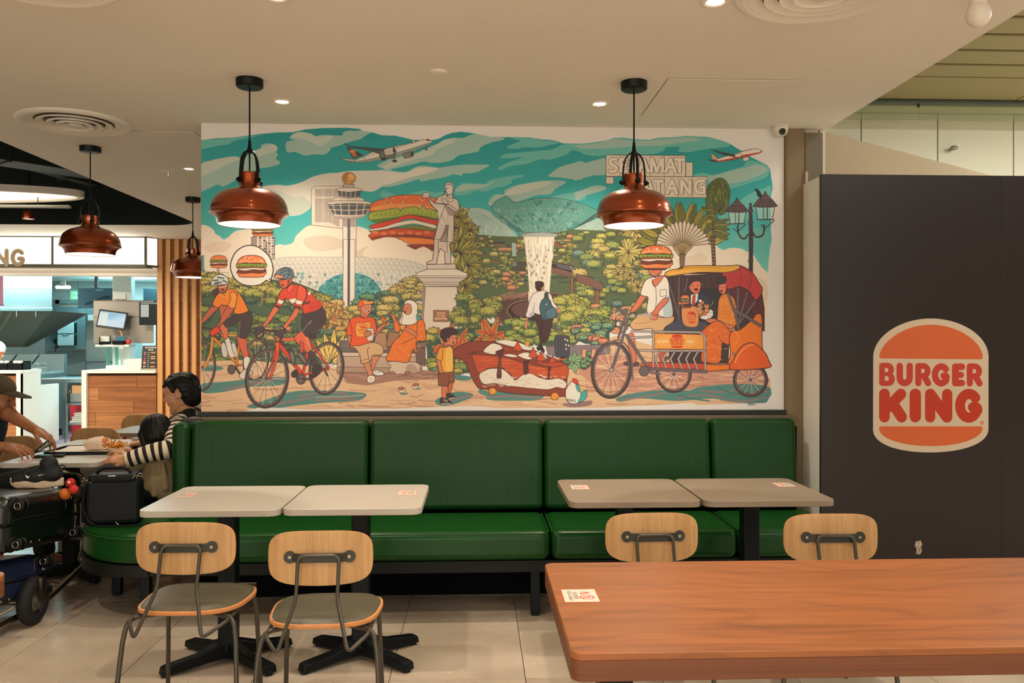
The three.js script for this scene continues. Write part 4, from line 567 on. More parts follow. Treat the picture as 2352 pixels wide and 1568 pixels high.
  // fries: single sticks in a paper pouch
  t = thing('fries_pouch', 'paper pouch the golden fries spill from', 'pouch', [-2.29, 0.75, -5.37]); obj('pouch', lathe([[0.02, 0.001], [0.035, 0.003], [0.05, 0.02], [0.046, 0.021], [0.03, 0.006], [0.02, 0.004]], 24).scale(1.2, 1, 0.9), std(0xf0e2cc, 0.8), t);
  const fry = new RoundedBoxGeometry(0.0075, 0.07, 0.0075, 1, 0.0015), fm = [std(0xe39a3a, 0.55), std(0xd98628, 0.55), std(0xeab052, 0.55)];
  for (let k = 0; k < 34; k++) { const f = tag(obj('french_fry', fry, fm[k % 3]), ['golden french fry in the heap beside the wrapped burger', 'dark golden french fry in the heap beside the wrapped burger', 'pale golden french fry in the heap beside the wrapped burger'][k % 3], 'fries', 'french fries on the tray'); f.position.set(-2.3 + rr(-0.035, 0.04), 0.772 + rr(0, 0.026), -5.37 + rr(-0.03, 0.03)); f.rotation.set(rr(-1.3, 1.3), rr(0, 3), rr(0.7, 2.2)); f.scale.y = rr(0.7, 1.1); }
  t = thing('phone', 'black phone under the man\'s fingers on the table', 'phone', [-2.605, 0.7405, -5.16], 0.25); obj('phone_body', box(0.16, 0.012, 0.08, 0, 0.007, 0, 0.005), M.black, t); obj('screen_glass', bmm(-0.07, 0.0125, -0.034, 0.07, 0.0138, 0.034), std(0x10181a, 0.1), t);
  t = thing('wallet', 'dark folded wallet the man is opening over the table', 'wallet', [-2.66, 0.79, -5.2], 0.3); t.rotation.z = 0.5; obj('wallet_cover', [box(0.1, 0.008, 0.07, 0, 0, 0, 0.003), box(0.1, 0.008, 0.07, 0, 0.02, 0, 0.003).rotateZ(0.25)], std(0x3b3028, 0.6), t); obj('clasp', box(0.02, 0.006, 0.02, 0.03, 0.012, 0, 0.002), M.chrome, t);
  t = thing('napkin_holder', 'small grey card stand on the far white table', 'stand', [-2.4, 0.741, -6.0]); obj('stand', box(0.1, 0.02, 0.05, 0, 0.01, 0, 0.004), std(0xb8b0a4, 0.5), t);
}
// ------------------------------------------------------------------ luggage trolley with two suitcases
{
  const ch = std(0xa89a86, 0.25, { metalness: 1 });
  let t = thing('luggage_trolley', 'airport luggage trolley of chrome tube with big black wheels', 'trolley', [0, 0, 0]);
  obj('frame', [bar([[-2.95, 0.06, -3.6], [-2.34, 0.06, -3.75], [-2.3, 0.06, -4.5], [-2.22, 0.2, -4.86], [-2.28, 0.3, -4.95], [-2.9, 0.3, -4.95]], 0.016, 0.06, 10), bar([[-2.32, 0.06, -4.5], [-3.0, 0.06, -4.5]], 0.014, 0.02, 8)], ch, t);
  obj('upright', bar([[-2.27, 0.2, -4.84], [-2.27, 0.42, -4.98], [-2.33, 0.66, -5.0], [-2.42, 0.7, -4.86], [-2.6, 0.7, -4.86]], 0.016, 0.07, 10), ch, t); obj('upright', bar([[-2.36, 0.3, -4.95], [-2.36, 0.45, -4.97], [-2.4, 0.6, -4.98]], 0.014, 0.05, 8), ch, t);
  obj('end_cap', sph(0.026, -2.235, 0.215, -4.87, 1.1, 1, 1.2), std(0x1d3f74, 0.5), t);
  for (const [x, z] of [[-2.27, -4.33], [-3.06, -4.33]]) { const w = obj('wheel', new THREE.TorusGeometry(0.086, 0.036, 14, 40).rotateY(PI / 2), std(0x15171a, 0.7), t); w.position.set(x, 0.122, z); obj('hub', [cyl(0.066, 0.066, 0.03, 0, 0, 0, 28).rotateZ(PI / 2), cyl(0.025, 0.025, 0.06, 0, 0, 0, 18).rotateZ(PI / 2)], std(0x6f6f6a, 0.5), w); obj('fork', bmm(-0.048, 0, -0.02, -0.03, 0.12, 0.02).translate(0.085, 0, 0), ch, w); }
  const sl = obj('load_bar', [rod([-2.45, 0.05, -3.95], [-2.3, 0.125, -4.2], 0.007), rod([-2.41, 0.03, -3.98], [-2.38, 0.075, -4.07], 0.005)], ch, t);
  function suitcase(name, label, w, h, d, col, pos, rot, rough) { // w along x (its length), h thick, d along z; wheels on the +x face
    const s = thing('suitcase', label, 'suitcase', pos); s.rotation.set(...rot); const m = phys(col, rough, { clearcoat: 0.5, clearcoatRoughness: 0.25 });
    obj('shell', new RoundedBoxGeometry(w, h, d, 5, 0.065), m, s); obj('zip_band', new RoundedBoxGeometry(w + 0.004, 0.02, d + 0.004, 4, 0.0099), M.black, s);
    for (const y of [0.32, 0.16, -0.16, -0.32]) obj('rib', box(w * 0.9, 0.008, 0.006, 0, h * y, d / 2 + 0.001, 0.003), m, s); obj('side_groove', bar([[w / 2 + 0.001, h * 0.42, -d * 0.28], [w / 2 + 0.001, h * 0.1, -d * 0.3], [w / 2 + 0.001, h * 0.08, d * 0.4]], 0.004, 0.03, 6), m, s);
    for (const [y, z] of [[0.33, 0.38], [0.33, -0.38], [-0.33, 0.38], [-0.33, -0.38]]) { const p = obj('wheel_mount', sph(0.042, w / 2 - 0.012, h * y, d * z, 0.6, 1, 1, 16), M.black, s); for (const o of [-1, 1]) obj('caster', [new THREE.TorusGeometry(0.021, 0.01, 10, 24), cyl(0.012, 0.012, 0.014, 0, 0, 0, 12).rotateX(PI / 2)], M.blackSatin, p).position.set(w / 2 + 0.03, h * y, d * z + o * 0.017); obj('caster_ring', new THREE.TorusGeometry(0.016, 0.0028, 8, 24), ch, p).position.set(w / 2 + 0.03, h * y, d * z + 0.029); }
    for (const z of [0.05, 0.16]) obj('stud', sph(0.007, w / 2 - 0.0, -h * 0.36, d * z, 0.6, 1, 1, 10), M.chrome, s); obj('carry_handle', bar([[-0.1, h / 2 - 0.002, 0], [-0.08, h / 2 + 0.02, 0], [0.08, h / 2 + 0.02, 0], [0.1, h / 2 - 0.002, 0]], 0.008, 0.015, 8), M.black, s); return s;
  }
  suitcase('a', 'black hard-shell suitcase lying on top of the trolley load', 0.72, 0.28, 0.6, 0x0a1210, [-2.585, 0.525, -4.4], [-0.1, -0.12, 0.0], 0.3);
  suitcase('b', 'blue suitcase lying tilted at the bottom of the trolley', 0.66, 0.22, 0.6, 0x1c2748, [-2.63, 0.24, -4.22], [-0.14, -0.04, 0.03], 0.4);
}
// ------------------------------------------------------------------ black handbag and its charms
{
  const t = thing('handbag', 'black structured handbag with chain straps on the bench corner', 'bag', [-1.975, 0.457, -4.6], 0.12), leatherK = phys(0x080d10, 0.5, { bumpMap: bumpNoise, bumpScale: 0.0003, specularIntensity: 0.45 });
  const body = box(0.29, 0.245, 0.15, 0, 0.1225, 0, 0.03); { const p = body.attributes.position; for (let i = 0; i < p.count; i++) { const y = p.getY(i) / 0.245; p.setX(i, p.getX(i) * (1 - 0.05 * y)); p.setZ(i, p.getZ(i) * (1 - 0.25 * y)); } body.computeVertexNormals(); } obj('bag_body', body, leatherK, t);
  obj('flap', box(0.25, 0.05, 0.13, 0, 0.245, -0.005, 0.022), leatherK, t); obj('side_gusset', box(0.02, 0.2, 0.12, -0.145, 0.115, 0, 0.01), leatherK, t); obj('handle', bar([[-0.1, 0.26, 0], [-0.07, 0.3, 0.0], [0.06, 0.3, 0], [0.09, 0.26, 0]], 0.009, 0.04, 8), leatherK, t); obj('shoulder_strap', bar([[-0.13, 0.24, 0.05], [-0.14, 0.1, 0.085], [-0.1, 0.02, 0.095], [-0.06, 0.006, 0.1], [0.14, 0.008, 0.13], [0.2, 0.008, 0.08]], 0.005, 0.05, 8), leatherK, t);
  for (const x of [-0.12, 0.12]) for (let k = 0; k < 5; k++) { const c = obj('chain_link', new THREE.TorusGeometry(0.009, 0.0024, 6, 16), M.chrome, t); c.position.set(x - 0.02 * 0 + (k - 2) * 0.012, 0.245 + k * 0.005 * Math.sign(x), 0.05); c.rotation.set(k % 2 ? 1.2 : 0.2, 0.4, 0.5); } obj('zip_pull', rod([0.03, 0.02, 0.088], [0.05, 0.005, 0.1], 0.004), M.chrome, t); obj('clasp', box(0.04, 0.008, 0.01, 0.0, 0.262, 0.05, 0.003), M.chrome, t);
  const c = thing('bag_charms', 'cluster of red and orange charms hanging from the handbag', 'charm', [-2.165, 0.63, -4.54]); for (const [x, y, z, r, col] of [[-0.01, 0.06, 0.02, 0.024, 0xc22a24], [0.012, 0.025, 0.03, 0.024, 0xcc3028], [-0.035, 0.0, 0.02, 0.03, 0xd9742a], [0.02, 0.0, -0.01, 0.034, 0x14100e], [-0.02, 0.03, -0.015, 0.03, 0x1a1512]]) { const b = new THREE.IcosahedronGeometry(r, 3), p = b.attributes.position; for (let i = 0; i < p.count; i++) { const k = 1 + 0.14 * (hash(Math.round(p.getX(i) * 900), Math.round(p.getY(i) * 900), Math.round(p.getZ(i) * 900)) - 0.5); p.setXYZ(i, p.getX(i) * k, p.getY(i) * k, p.getZ(i) * k); } obj('pompom', b.translate(x, y, z), std(col, 0.8), c); } for (const [x, y] of [[-0.008, 0.065], [0.016, 0.03]]) obj('white_dot', sph(0.008, x, y, 0.04, 1, 1, 0.6, 10), M.white, c); obj('cord', bar([[0.03, 0.02, 0], [0.04, 0.07, 0.01], [0.06, 0.1, 0.03]], 0.003, 0.02, 6), M.black, c);
}
// ------------------------------------------------------------------ people
// bodies: joined tapered capsules and ellipsoids, meshed by marching cubes
function sdfGeo(prims, cell) {
  const lo = V(1e9, 1e9, 1e9), hi = V(-1e9, -1e9, -1e9);
  for (const p of prims) { if (p.sub) continue; const add = (c, r) => { lo.min(V(c[0] - r, c[1] - r, c[2] - r)); hi.max(V(c[0] + r, c[1] + r, c[2] + r)); }; if (p.r) add(p.c, Math.max(...p.r)); else { add(p.a, p.ra); add(p.b, p.rb); } }
  const side = Math.max(hi.x - lo.x, hi.y - lo.y, hi.z - lo.z) + cell * 6, n = Math.ceil(side / cell), cx = (lo.x + hi.x) / 2, cy = (lo.y + hi.y) / 2, cz = (lo.z + hi.z) / 2, half = side / 2;
  const mc = new MarchingCubes(n, new THREE.MeshStandardMaterial(), false, false, 400000); mc.isolation = 0; const f = mc.field, h = n / 2;
  const nx = Math.ceil(((hi.x - lo.x) / side) * h) + 3, ny = Math.ceil(((hi.y - lo.y) / side) * h) + 3, nz = Math.ceil(((hi.z - lo.z) / side) * h) + 3;
  f.fill(-1);
  for (let k = Math.max(0, Math.floor(h - nz)); k < Math.min(n, h + nz); k++) for (let j = Math.max(0, Math.floor(h - ny)); j < Math.min(n, h + ny); j++) for (let i = Math.max(0, Math.floor(h - nx)); i < Math.min(n, h + nx); i++) {
    const x = cx + ((i - h) / h) * half, y = cy + ((j - h) / h) * half, z = cz + ((k - h) / h) * half; let d = 1e3;
    for (const p of prims) {
      let e; if (p.r) { let X = x - p.c[0], Y = y - p.c[1], Z = z - p.c[2]; const q = Math.sqrt((X / p.r[0]) ** 2 + (Y / p.r[1]) ** 2 + (Z / p.r[2]) ** 2); const g = Math.sqrt((X / p.r[0] ** 2) ** 2 + (Y / p.r[1] ** 2) ** 2 + (Z / p.r[2] ** 2) ** 2); e = g > 1e-6 ? (q * (q - 1)) / g : -Math.min(...p.r); }
      else { const bx = p.b[0] - p.a[0], by = p.b[1] - p.a[1], bz = p.b[2] - p.a[2], t = Math.min(1, Math.max(0, ((x - p.a[0]) * bx + (y - p.a[1]) * by + (z - p.a[2]) * bz) / (bx * bx + by * by + bz * bz + 1e-9))); e = Math.hypot(x - p.a[0] - bx * t, y - p.a[1] - by * t, z - p.a[2] - bz * t) - p.ra - (p.rb - p.ra) * t; }
      const k2 = p.k ?? 0.02; if (p.sub) { const hh = Math.max(0, k2 - Math.abs(-e - d)) / k2; d = Math.max(d, -e) + hh * hh * k2 * 0.25; } else { const hh = Math.max(0, k2 - Math.abs(e - d)) / k2; d = Math.min(d, e) - hh * hh * k2 * 0.25; }
    }
    f[i + j * n + k * n * n] = -d;
  }
  mc.update(); const cnt = mc.count, pos = mc.positionArray.slice(0, cnt * 3); for (let i = 0; i < cnt; i++) { pos[i * 3] = cx + pos[i * 3] * half; pos[i * 3 + 1] = cy + pos[i * 3 + 1] * half; pos[i * 3 + 2] = cz + pos[i * 3 + 2] * half; }
  let g = new THREE.BufferGeometry(); g.setAttribute('position', new THREE.BufferAttribute(pos, 3)); g = mergeVertices(g, cell * 0.02); g.computeVertexNormals();
  let vol = 0; const P = g.attributes.position, I = g.index.array, a = V(), b = V(), c = V(); for (let i = 0; i < I.length; i += 3) { a.fromBufferAttribute(P, I[i]); b.fromBufferAttribute(P, I[i + 1]); c.fromBufferAttribute(P, I[i + 2]); vol += a.dot(b.clone().cross(c)); }
  if (vol < 0) { for (let i = 0; i < I.length; i += 3) { const t = I[i]; I[i] = I[i + 1]; I[i + 1] = t; } g.computeVertexNormals(); }
  return g;
}
const C = (a, b, ra, rb, k) => ({ a, b, ra, rb, k }), EL = (c, r, k) => ({ c, r, k });
// head looking along +x, centre at the origin, about 22 cm tall
function headGeo(s = 1) {
  const pr = [EL([-0.012, 0.03, 0], [0.094, 0.085, 0.073], 0.02), EL([0.03, -0.03, 0], [0.06, 0.075, 0.058], 0.03), EL([0.045, 0.03, 0], [0.05, 0.05, 0.06], 0.02), C([0.0, -0.06, 0.035], [0.06, -0.095, 0.012], 0.03, 0.02, 0.02), C([0.0, -0.06, -0.035], [0.06, -0.095, -0.012], 0.03, 0.02, 0.02), EL([0.07, -0.095, 0], [0.02, 0.018, 0.022], 0.02),
    C([0.088, 0.012, 0], [0.108, -0.024, 0], 0.007, 0.0095, 0.012), C([0.1, -0.028, 0.009], [0.1, -0.028, -0.009], 0.0075, 0.0075, 0.008), EL([0.083, 0.03, 0.024], [0.012, 0.008, 0.02], 0.012), EL([0.083, 0.03, -0.024], [0.012, 0.008, 0.02], 0.012), { c: [0.102, 0.006, 0.031], r: [0.018, 0.011, 0.017], k: 0.012, sub: true }, { c: [0.102, 0.006, -0.031], r: [0.018, 0.011, 0.017], k: 0.012, sub: true }, EL([0.076, 0.006, 0.03], [0.015, 0.0125, 0.0145], 0.006), EL([0.076, 0.006, -0.03], [0.015, 0.0125, 0.0145], 0.006),
    EL([0.088, -0.052, 0], [0.009, 0.006, 0.021], 0.006), EL([0.086, -0.064, 0], [0.009, 0.007, 0.018], 0.006), EL([0.055, -0.03, 0.042], [0.03, 0.025, 0.02], 0.02), EL([0.055, -0.03, -0.042], [0.03, 0.025, 0.02], 0.02)];
  for (const q of [1, -1]) pr.push(EL([-0.01, -0.006, q * 0.072], [0.02, 0.03, 0.009], 0.008), C([-0.012, 0.022, q * 0.078], [0.004, -0.03, q * 0.073], 0.006, 0.007, 0.005), { c: [-0.004, -0.004, q * 0.083], r: [0.009, 0.015, 0.006], k: 0.004, sub: true });
  return sdfGeo(pr, 0.0034).scale(s, s, s);
}
const pose = (g, at, yaw, pitch = 0, roll = 0) => g.applyMatrix4(new THREE.Matrix4().compose(V(...at), new THREE.Quaternion().setFromEuler(new THREE.Euler(roll, yaw, pitch, 'YZX')), V(1, 1, 1)));
// hand from the wrist: fingers along +x, back of the hand up, thumb towards z * side
function handGeo(side, curl, s = 1, spread = 1) {
  const pr = [C([-0.02, 0, 0], [0.02, 0, 0], 0.022, 0.024, 0.02), C([0.01, 0, 0.022 * side], [0.075, 0.002, 0.027 * side], 0.016, 0.013, 0.02), C([0.01, 0, 0], [0.082, 0.003, 0.006 * side], 0.017, 0.013, 0.02), C([0.01, 0, -0.016 * side], [0.075, 0, -0.026 * side], 0.016, 0.012, 0.02)];
  [[0.078, 0.028, 0.04], [0.086, 0.0095, 0.045], [0.082, -0.0095, 0.042], [0.072, -0.027, 0.033]].forEach(([x, z, L], i) => { let p = [x, 0.002, z * side], a = curl * (0.55 + 0.12 * i), sp = (1.5 - i) * 0.1 * spread * side, r = 0.0088 - 0.0007 * i; for (let k = 0; k < 3; k++) { const l = L * [1, 0.62, 0.5][k], q = [p[0] + Math.cos(a) * Math.cos(sp) * l, p[1] - Math.sin(a) * l, p[2] + Math.sin(sp) * l * Math.cos(a)]; pr.push(C(p, q, r, r * 0.88, k ? 0.004 : 0.009)); p = q; r *= 0.88; a += curl * 0.85; } });
  pr.push(C([0.012, -0.006, 0.022 * side], [0.042, -0.016, 0.046 * side], 0.015, 0.0115, 0.012), C([0.042, -0.016, 0.046 * side], [0.07, -0.024 - 0.01 * curl, 0.05 * side], 0.0105, 0.0095, 0.005), C([0.07, -0.024 - 0.01 * curl, 0.05 * side], [0.092, -0.032 - 0.014 * curl, 0.046 * side], 0.0095, 0.0078, 0.004));
  return sdfGeo(pr, 0.0032).scale(s, s, s);
}
function aim(g, wrist, dir, up) { const x = V(...dir).normalize(), y = V(...up), z = x.clone().cross(y).normalize(), yy = z.clone().cross(x); return g.applyMatrix4(new THREE.Matrix4().makeBasis(x, yy, z).setPosition(V(...wrist))); }
function sweep(pts, radii, n = 20, seg = 40, squash = 1) { // tapered sleeve; v runs along it in metres
  const cv = new THREE.CatmullRomCurve3(pts.map((p) => V(...p))), fr = cv.computeFrenetFrames(seg), L = cv.getLength(), P = [], U = [], I = [];
  for (let i = 0; i <= seg; i++) { const t = i / seg, c = cv.getPointAt(t), x = t * (radii.length - 1), a = Math.min(radii.length - 2, Math.floor(x)), r = radii[a] + (radii[a + 1] - radii[a]) * (x - a); for (let k = 0; k <= n; k++) { const g = (k / n) * PI * 2, w = 1 + 0.035 * Math.sin(g * 3 + i * 0.7) * Math.sin(i * 0.55); const q = c.clone().addScaledVector(fr.normals[i], Math.cos(g) * r * w).addScaledVector(fr.binormals[i], Math.sin(g) * r * w * squash); P.push(q.x, q.y, q.z); U.push(k / n, t * L); } }
  for (let i = 0; i < seg; i++) for (let k = 0; k < n; k++) { const a = i * (n + 1) + k, b = a + n + 1; I.push(a, a + 1, b, b, a + 1, b + 1); }
  const g = new THREE.BufferGeometry(); g.setAttribute('position', new THREE.Float32BufferAttribute(P, 3)); g.setAttribute('uv', new THREE.Float32BufferAttribute(U, 2)); g.setIndex(I); g.computeVertexNormals(); return g;
}
const skinA = phys(0xd39a72, 0.5, { sheen: 0.15 }), skinB = phys(0xa8704c, 0.5, { sheen: 0.15 }), hairMat = phys(0x0d0b0b, 0.5, { specularIntensity: 0.6 }), darkCloth = std(0x10181a, 0.85);
const stripes = dataTex(8, (u, v) => (v < 0.47 ? [26, 24, 24] : [232, 214, 184]), true, [1, 0.043], 128), knit = std(0xffffff, 0.9, { map: stripes });
// strands: ridges that run over the head, around the axis ax
function strands(g, k, amp, about = 'x') { const p = g.attributes.position, n = g.attributes.normal; for (let i = 0; i < p.count; i++) { const x = p.getX(i), y = p.getY(i), z = p.getZ(i), a = about === 'x' ? Math.atan2(z, y + 0.06 - x * 0.35) : Math.atan2(z, x), w = 2.2 * fbm(x * 14 + 9, z * 14 + y * 6 + 9, 99, 99, 71, 2), d = amp * (Math.sin(a * k + w * 3) + 0.5 * Math.sin(a * k * 2.3 + w * 5)); p.setXYZ(i, x + n.getX(i) * d, y + n.getY(i) * d, z + n.getZ(i) * d); } g.computeVertexNormals(); return g; }
const person = (geos, skin, label) => { const m = obj('person', join(geos), skin); m.userData.label = label; m.userData.category = 'person'; return m; };

// seated woman, her arm round the child
{
  const hc = [-1.915, 1.115, -5.43], yaw = PI, pit = -0.24;
  const sh = [-1.865, 0.93, -5.275], el = [-1.838, 0.805, -5.055], wr = [-2.075, 0.742, -4.985], sh2 = [-1.87, 0.925, -5.58], el2 = [-2.0, 0.76, -5.62], wr2 = [-2.2, 0.775, -5.58];
  const body = sdfGeo([C([-1.895, 1.04, -5.43], [-1.868, 0.95, -5.43], 0.047, 0.056, 0.02), C([-1.88, 0.9, -5.43], [-1.92, 0.58, -5.43], 0.1, 0.115, 0.05), C(sh, sh2, 0.05, 0.05, 0.06), C(sh, el, 0.046, 0.038, 0.03), C(el, wr, 0.037, 0.024, 0.02), C(sh2, el2, 0.046, 0.038, 0.03), C(el2, wr2, 0.037, 0.024, 0.02), C([-1.93, 0.565, -5.35], [-2.17, 0.55, -5.36], 0.09, 0.065, 0.05), C([-1.93, 0.565, -5.52], [-2.17, 0.55, -5.6], 0.09, 0.065, 0.05), C([-2.17, 0.55, -5.36], [-2.24, 0.1, -5.36], 0.06, 0.04, 0.03), C([-2.17, 0.55, -5.6], [-2.24, 0.1, -5.6], 0.06, 0.04, 0.03), C([-2.24, 0.06, -5.36], [-2.38, 0.035, -5.36], 0.042, 0.034, 0.03), C([-2.24, 0.06, -5.6], [-2.38, 0.035, -5.6], 0.042, 0.034, 0.03)], 0.011);
  const w = person([body, pose(headGeo(1.02), hc, yaw, pit), aim(handGeo(-1, 0.5, 0.95), wr, [-0.98, 0.12, -0.1], [0.1, 0.75, 0.62]), aim(handGeo(1, 0.35, 0.95), wr2, [-0.97, -0.1, 0.2], [0, 1, 0])], skinA, 'seated woman with pinned-up dark hair and striped cardigan, looking down');
  const L = (g) => pose(g, hc, yaw, pit);
  const hair = L(strands(sdfGeo([EL([-0.024, 0.046, 0], [0.104, 0.084, 0.082], 0.02), EL([-0.05, -0.01, 0], [0.066, 0.09, 0.078], 0.03), EL([-0.07, -0.065, 0], [0.045, 0.04, 0.05], 0.03), C([0.02, 0.112, 0.02], [0.076, 0.07, 0.045], 0.018, 0.012, 0.02), C([0.03, 0.108, -0.02], [0.076, 0.065, -0.045], 0.018, 0.012, 0.02), C([0.072, 0.074, 0.036], [0.09, 0.024, 0.046], 0.013, 0.005, 0.012), C([0.078, 0.072, 0.0], [0.097, 0.044, 0.012], 0.012, 0.005, 0.012), C([0.04, 0.08, 0.064], [0.022, 0.012, 0.076], 0.016, 0.006, 0.015), C([0.04, 0.08, -0.064], [0.022, 0.012, -0.076], 0.016, 0.006, 0.015), EL([-0.135, -0.035, 0.0], [0.044, 0.05, 0.046], 0.02), { c: [0.105, -0.06, 0], r: [0.098, 0.105, 0.12], k: 0.012, sub: true }, { c: [0.0, -0.035, 0.088], r: [0.026, 0.05, 0.024], k: 0.008, sub: true }, { c: [0.0, -0.035, -0.088], r: [0.026, 0.05, 0.024], k: 0.008, sub: true }], 0.0032), 26, 0.0011)); obj('hair', hair, hairMat, w);
  obj('hair_tie', L(new THREE.TorusGeometry(0.032, 0.01, 10, 24).rotateY(PI / 2).translate(-0.108, -0.02, 0)), std(0xb9a6a4, 0.7), w);
  for (const q of [1, -1]) { obj('eyebrow', L(tube([[0.087, 0.034, q * 0.014], [0.087, 0.041, q * 0.03], [0.074, 0.036, q * 0.047]], 0.0026, 6)), hairMat, w); obj('eyelashes', L(tube([[0.089, 0.0, q * 0.019], [0.092, -0.006, q * 0.03], [0.082, -0.001, q * 0.043]], 0.0019, 6)), hairMat, w); obj('earring', L(join([sph(0.004, -0.002, -0.045, q * 0.078, 1, 1, 1, 10), sph(0.005, -0.002, -0.058, q * 0.079, 1, 1, 1, 10)])), std(0xe6d2b0, 0.2, { metalness: 0.6 }), w); }
  obj('lips', L(join([sph(0.009, 0.089, -0.053, 0, 0.75, 0.5, 1.8, 14), sph(0.009, 0.087, -0.062, 0, 0.75, 0.55, 1.55, 14)])), std(0xb0604c, 0.45), w);
  obj('cardigan', metreUV(sdfGeo([C([-1.885, 0.9, -5.43], [-1.925, 0.55, -5.43], 0.11, 0.122, 0.05), C(sh, sh2, 0.06, 0.06, 0.06), C([-1.93, 0.58, -5.35], [-1.98, 0.56, -5.35], 0.1, 0.098, 0.05), C([-1.93, 0.58, -5.5], [-1.98, 0.56, -5.5], 0.1, 0.098, 0.05)], 0.011)), knit, w);
  obj('sleeve', sweep([[-1.872, 0.95, -5.31], sh, [-1.848, 0.86, -5.14], el, [-1.93, 0.785, -5.02], [-2.075, 0.745, -4.985]], [0.058, 0.062, 0.058, 0.058, 0.056, 0.05, 0.046]), knit, w); obj('sleeve', sweep([[-1.87, 0.94, -5.55], sh2, [-1.93, 0.84, -5.6], el2, [-2.1, 0.768, -5.6], wr2], [0.058, 0.06, 0.056, 0.054, 0.048, 0.042]), knit, w);
  const col = sdfGeo([C([-1.845, 0.985, -5.36], [-1.845, 0.985, -5.5], 0.032, 0.032, 0.03), C([-1.86, 0.965, -5.335], [-1.9, 0.95, -5.3], 0.034, 0.026, 0.03), C([-1.86, 0.965, -5.525], [-1.9, 0.95, -5.56], 0.034, 0.026, 0.03), C([-1.835, 0.96, -5.3], [-1.82, 0.93, -5.43], 0.034, 0.04, 0.03), C([-1.82, 0.93, -5.43], [-1.835, 0.96, -5.56], 0.04, 0.034, 0.03)], 0.008); obj('sailor_collar', col, std(0x0f1418, 0.8), w); obj('collar_trim', tube([[-1.935, 0.945, -5.295], [-1.885, 0.955, -5.262], [-1.83, 0.945, -5.265], [-1.79, 0.92, -5.3]], 0.011, 8), std(0xe8d9bc, 0.85), w);
  obj('trousers', sdfGeo([C([-1.95, 0.57, -5.35], [-2.17, 0.555, -5.36], 0.1, 0.075, 0.05), C([-1.95, 0.57, -5.52], [-2.17, 0.555, -5.6], 0.1, 0.075, 0.05), C([-2.17, 0.555, -5.36], [-2.23, 0.12, -5.36], 0.072, 0.06, 0.03), C([-2.17, 0.555, -5.6], [-2.23, 0.12, -5.6], 0.072, 0.06, 0.03)], 0.012), darkCloth, w);
}
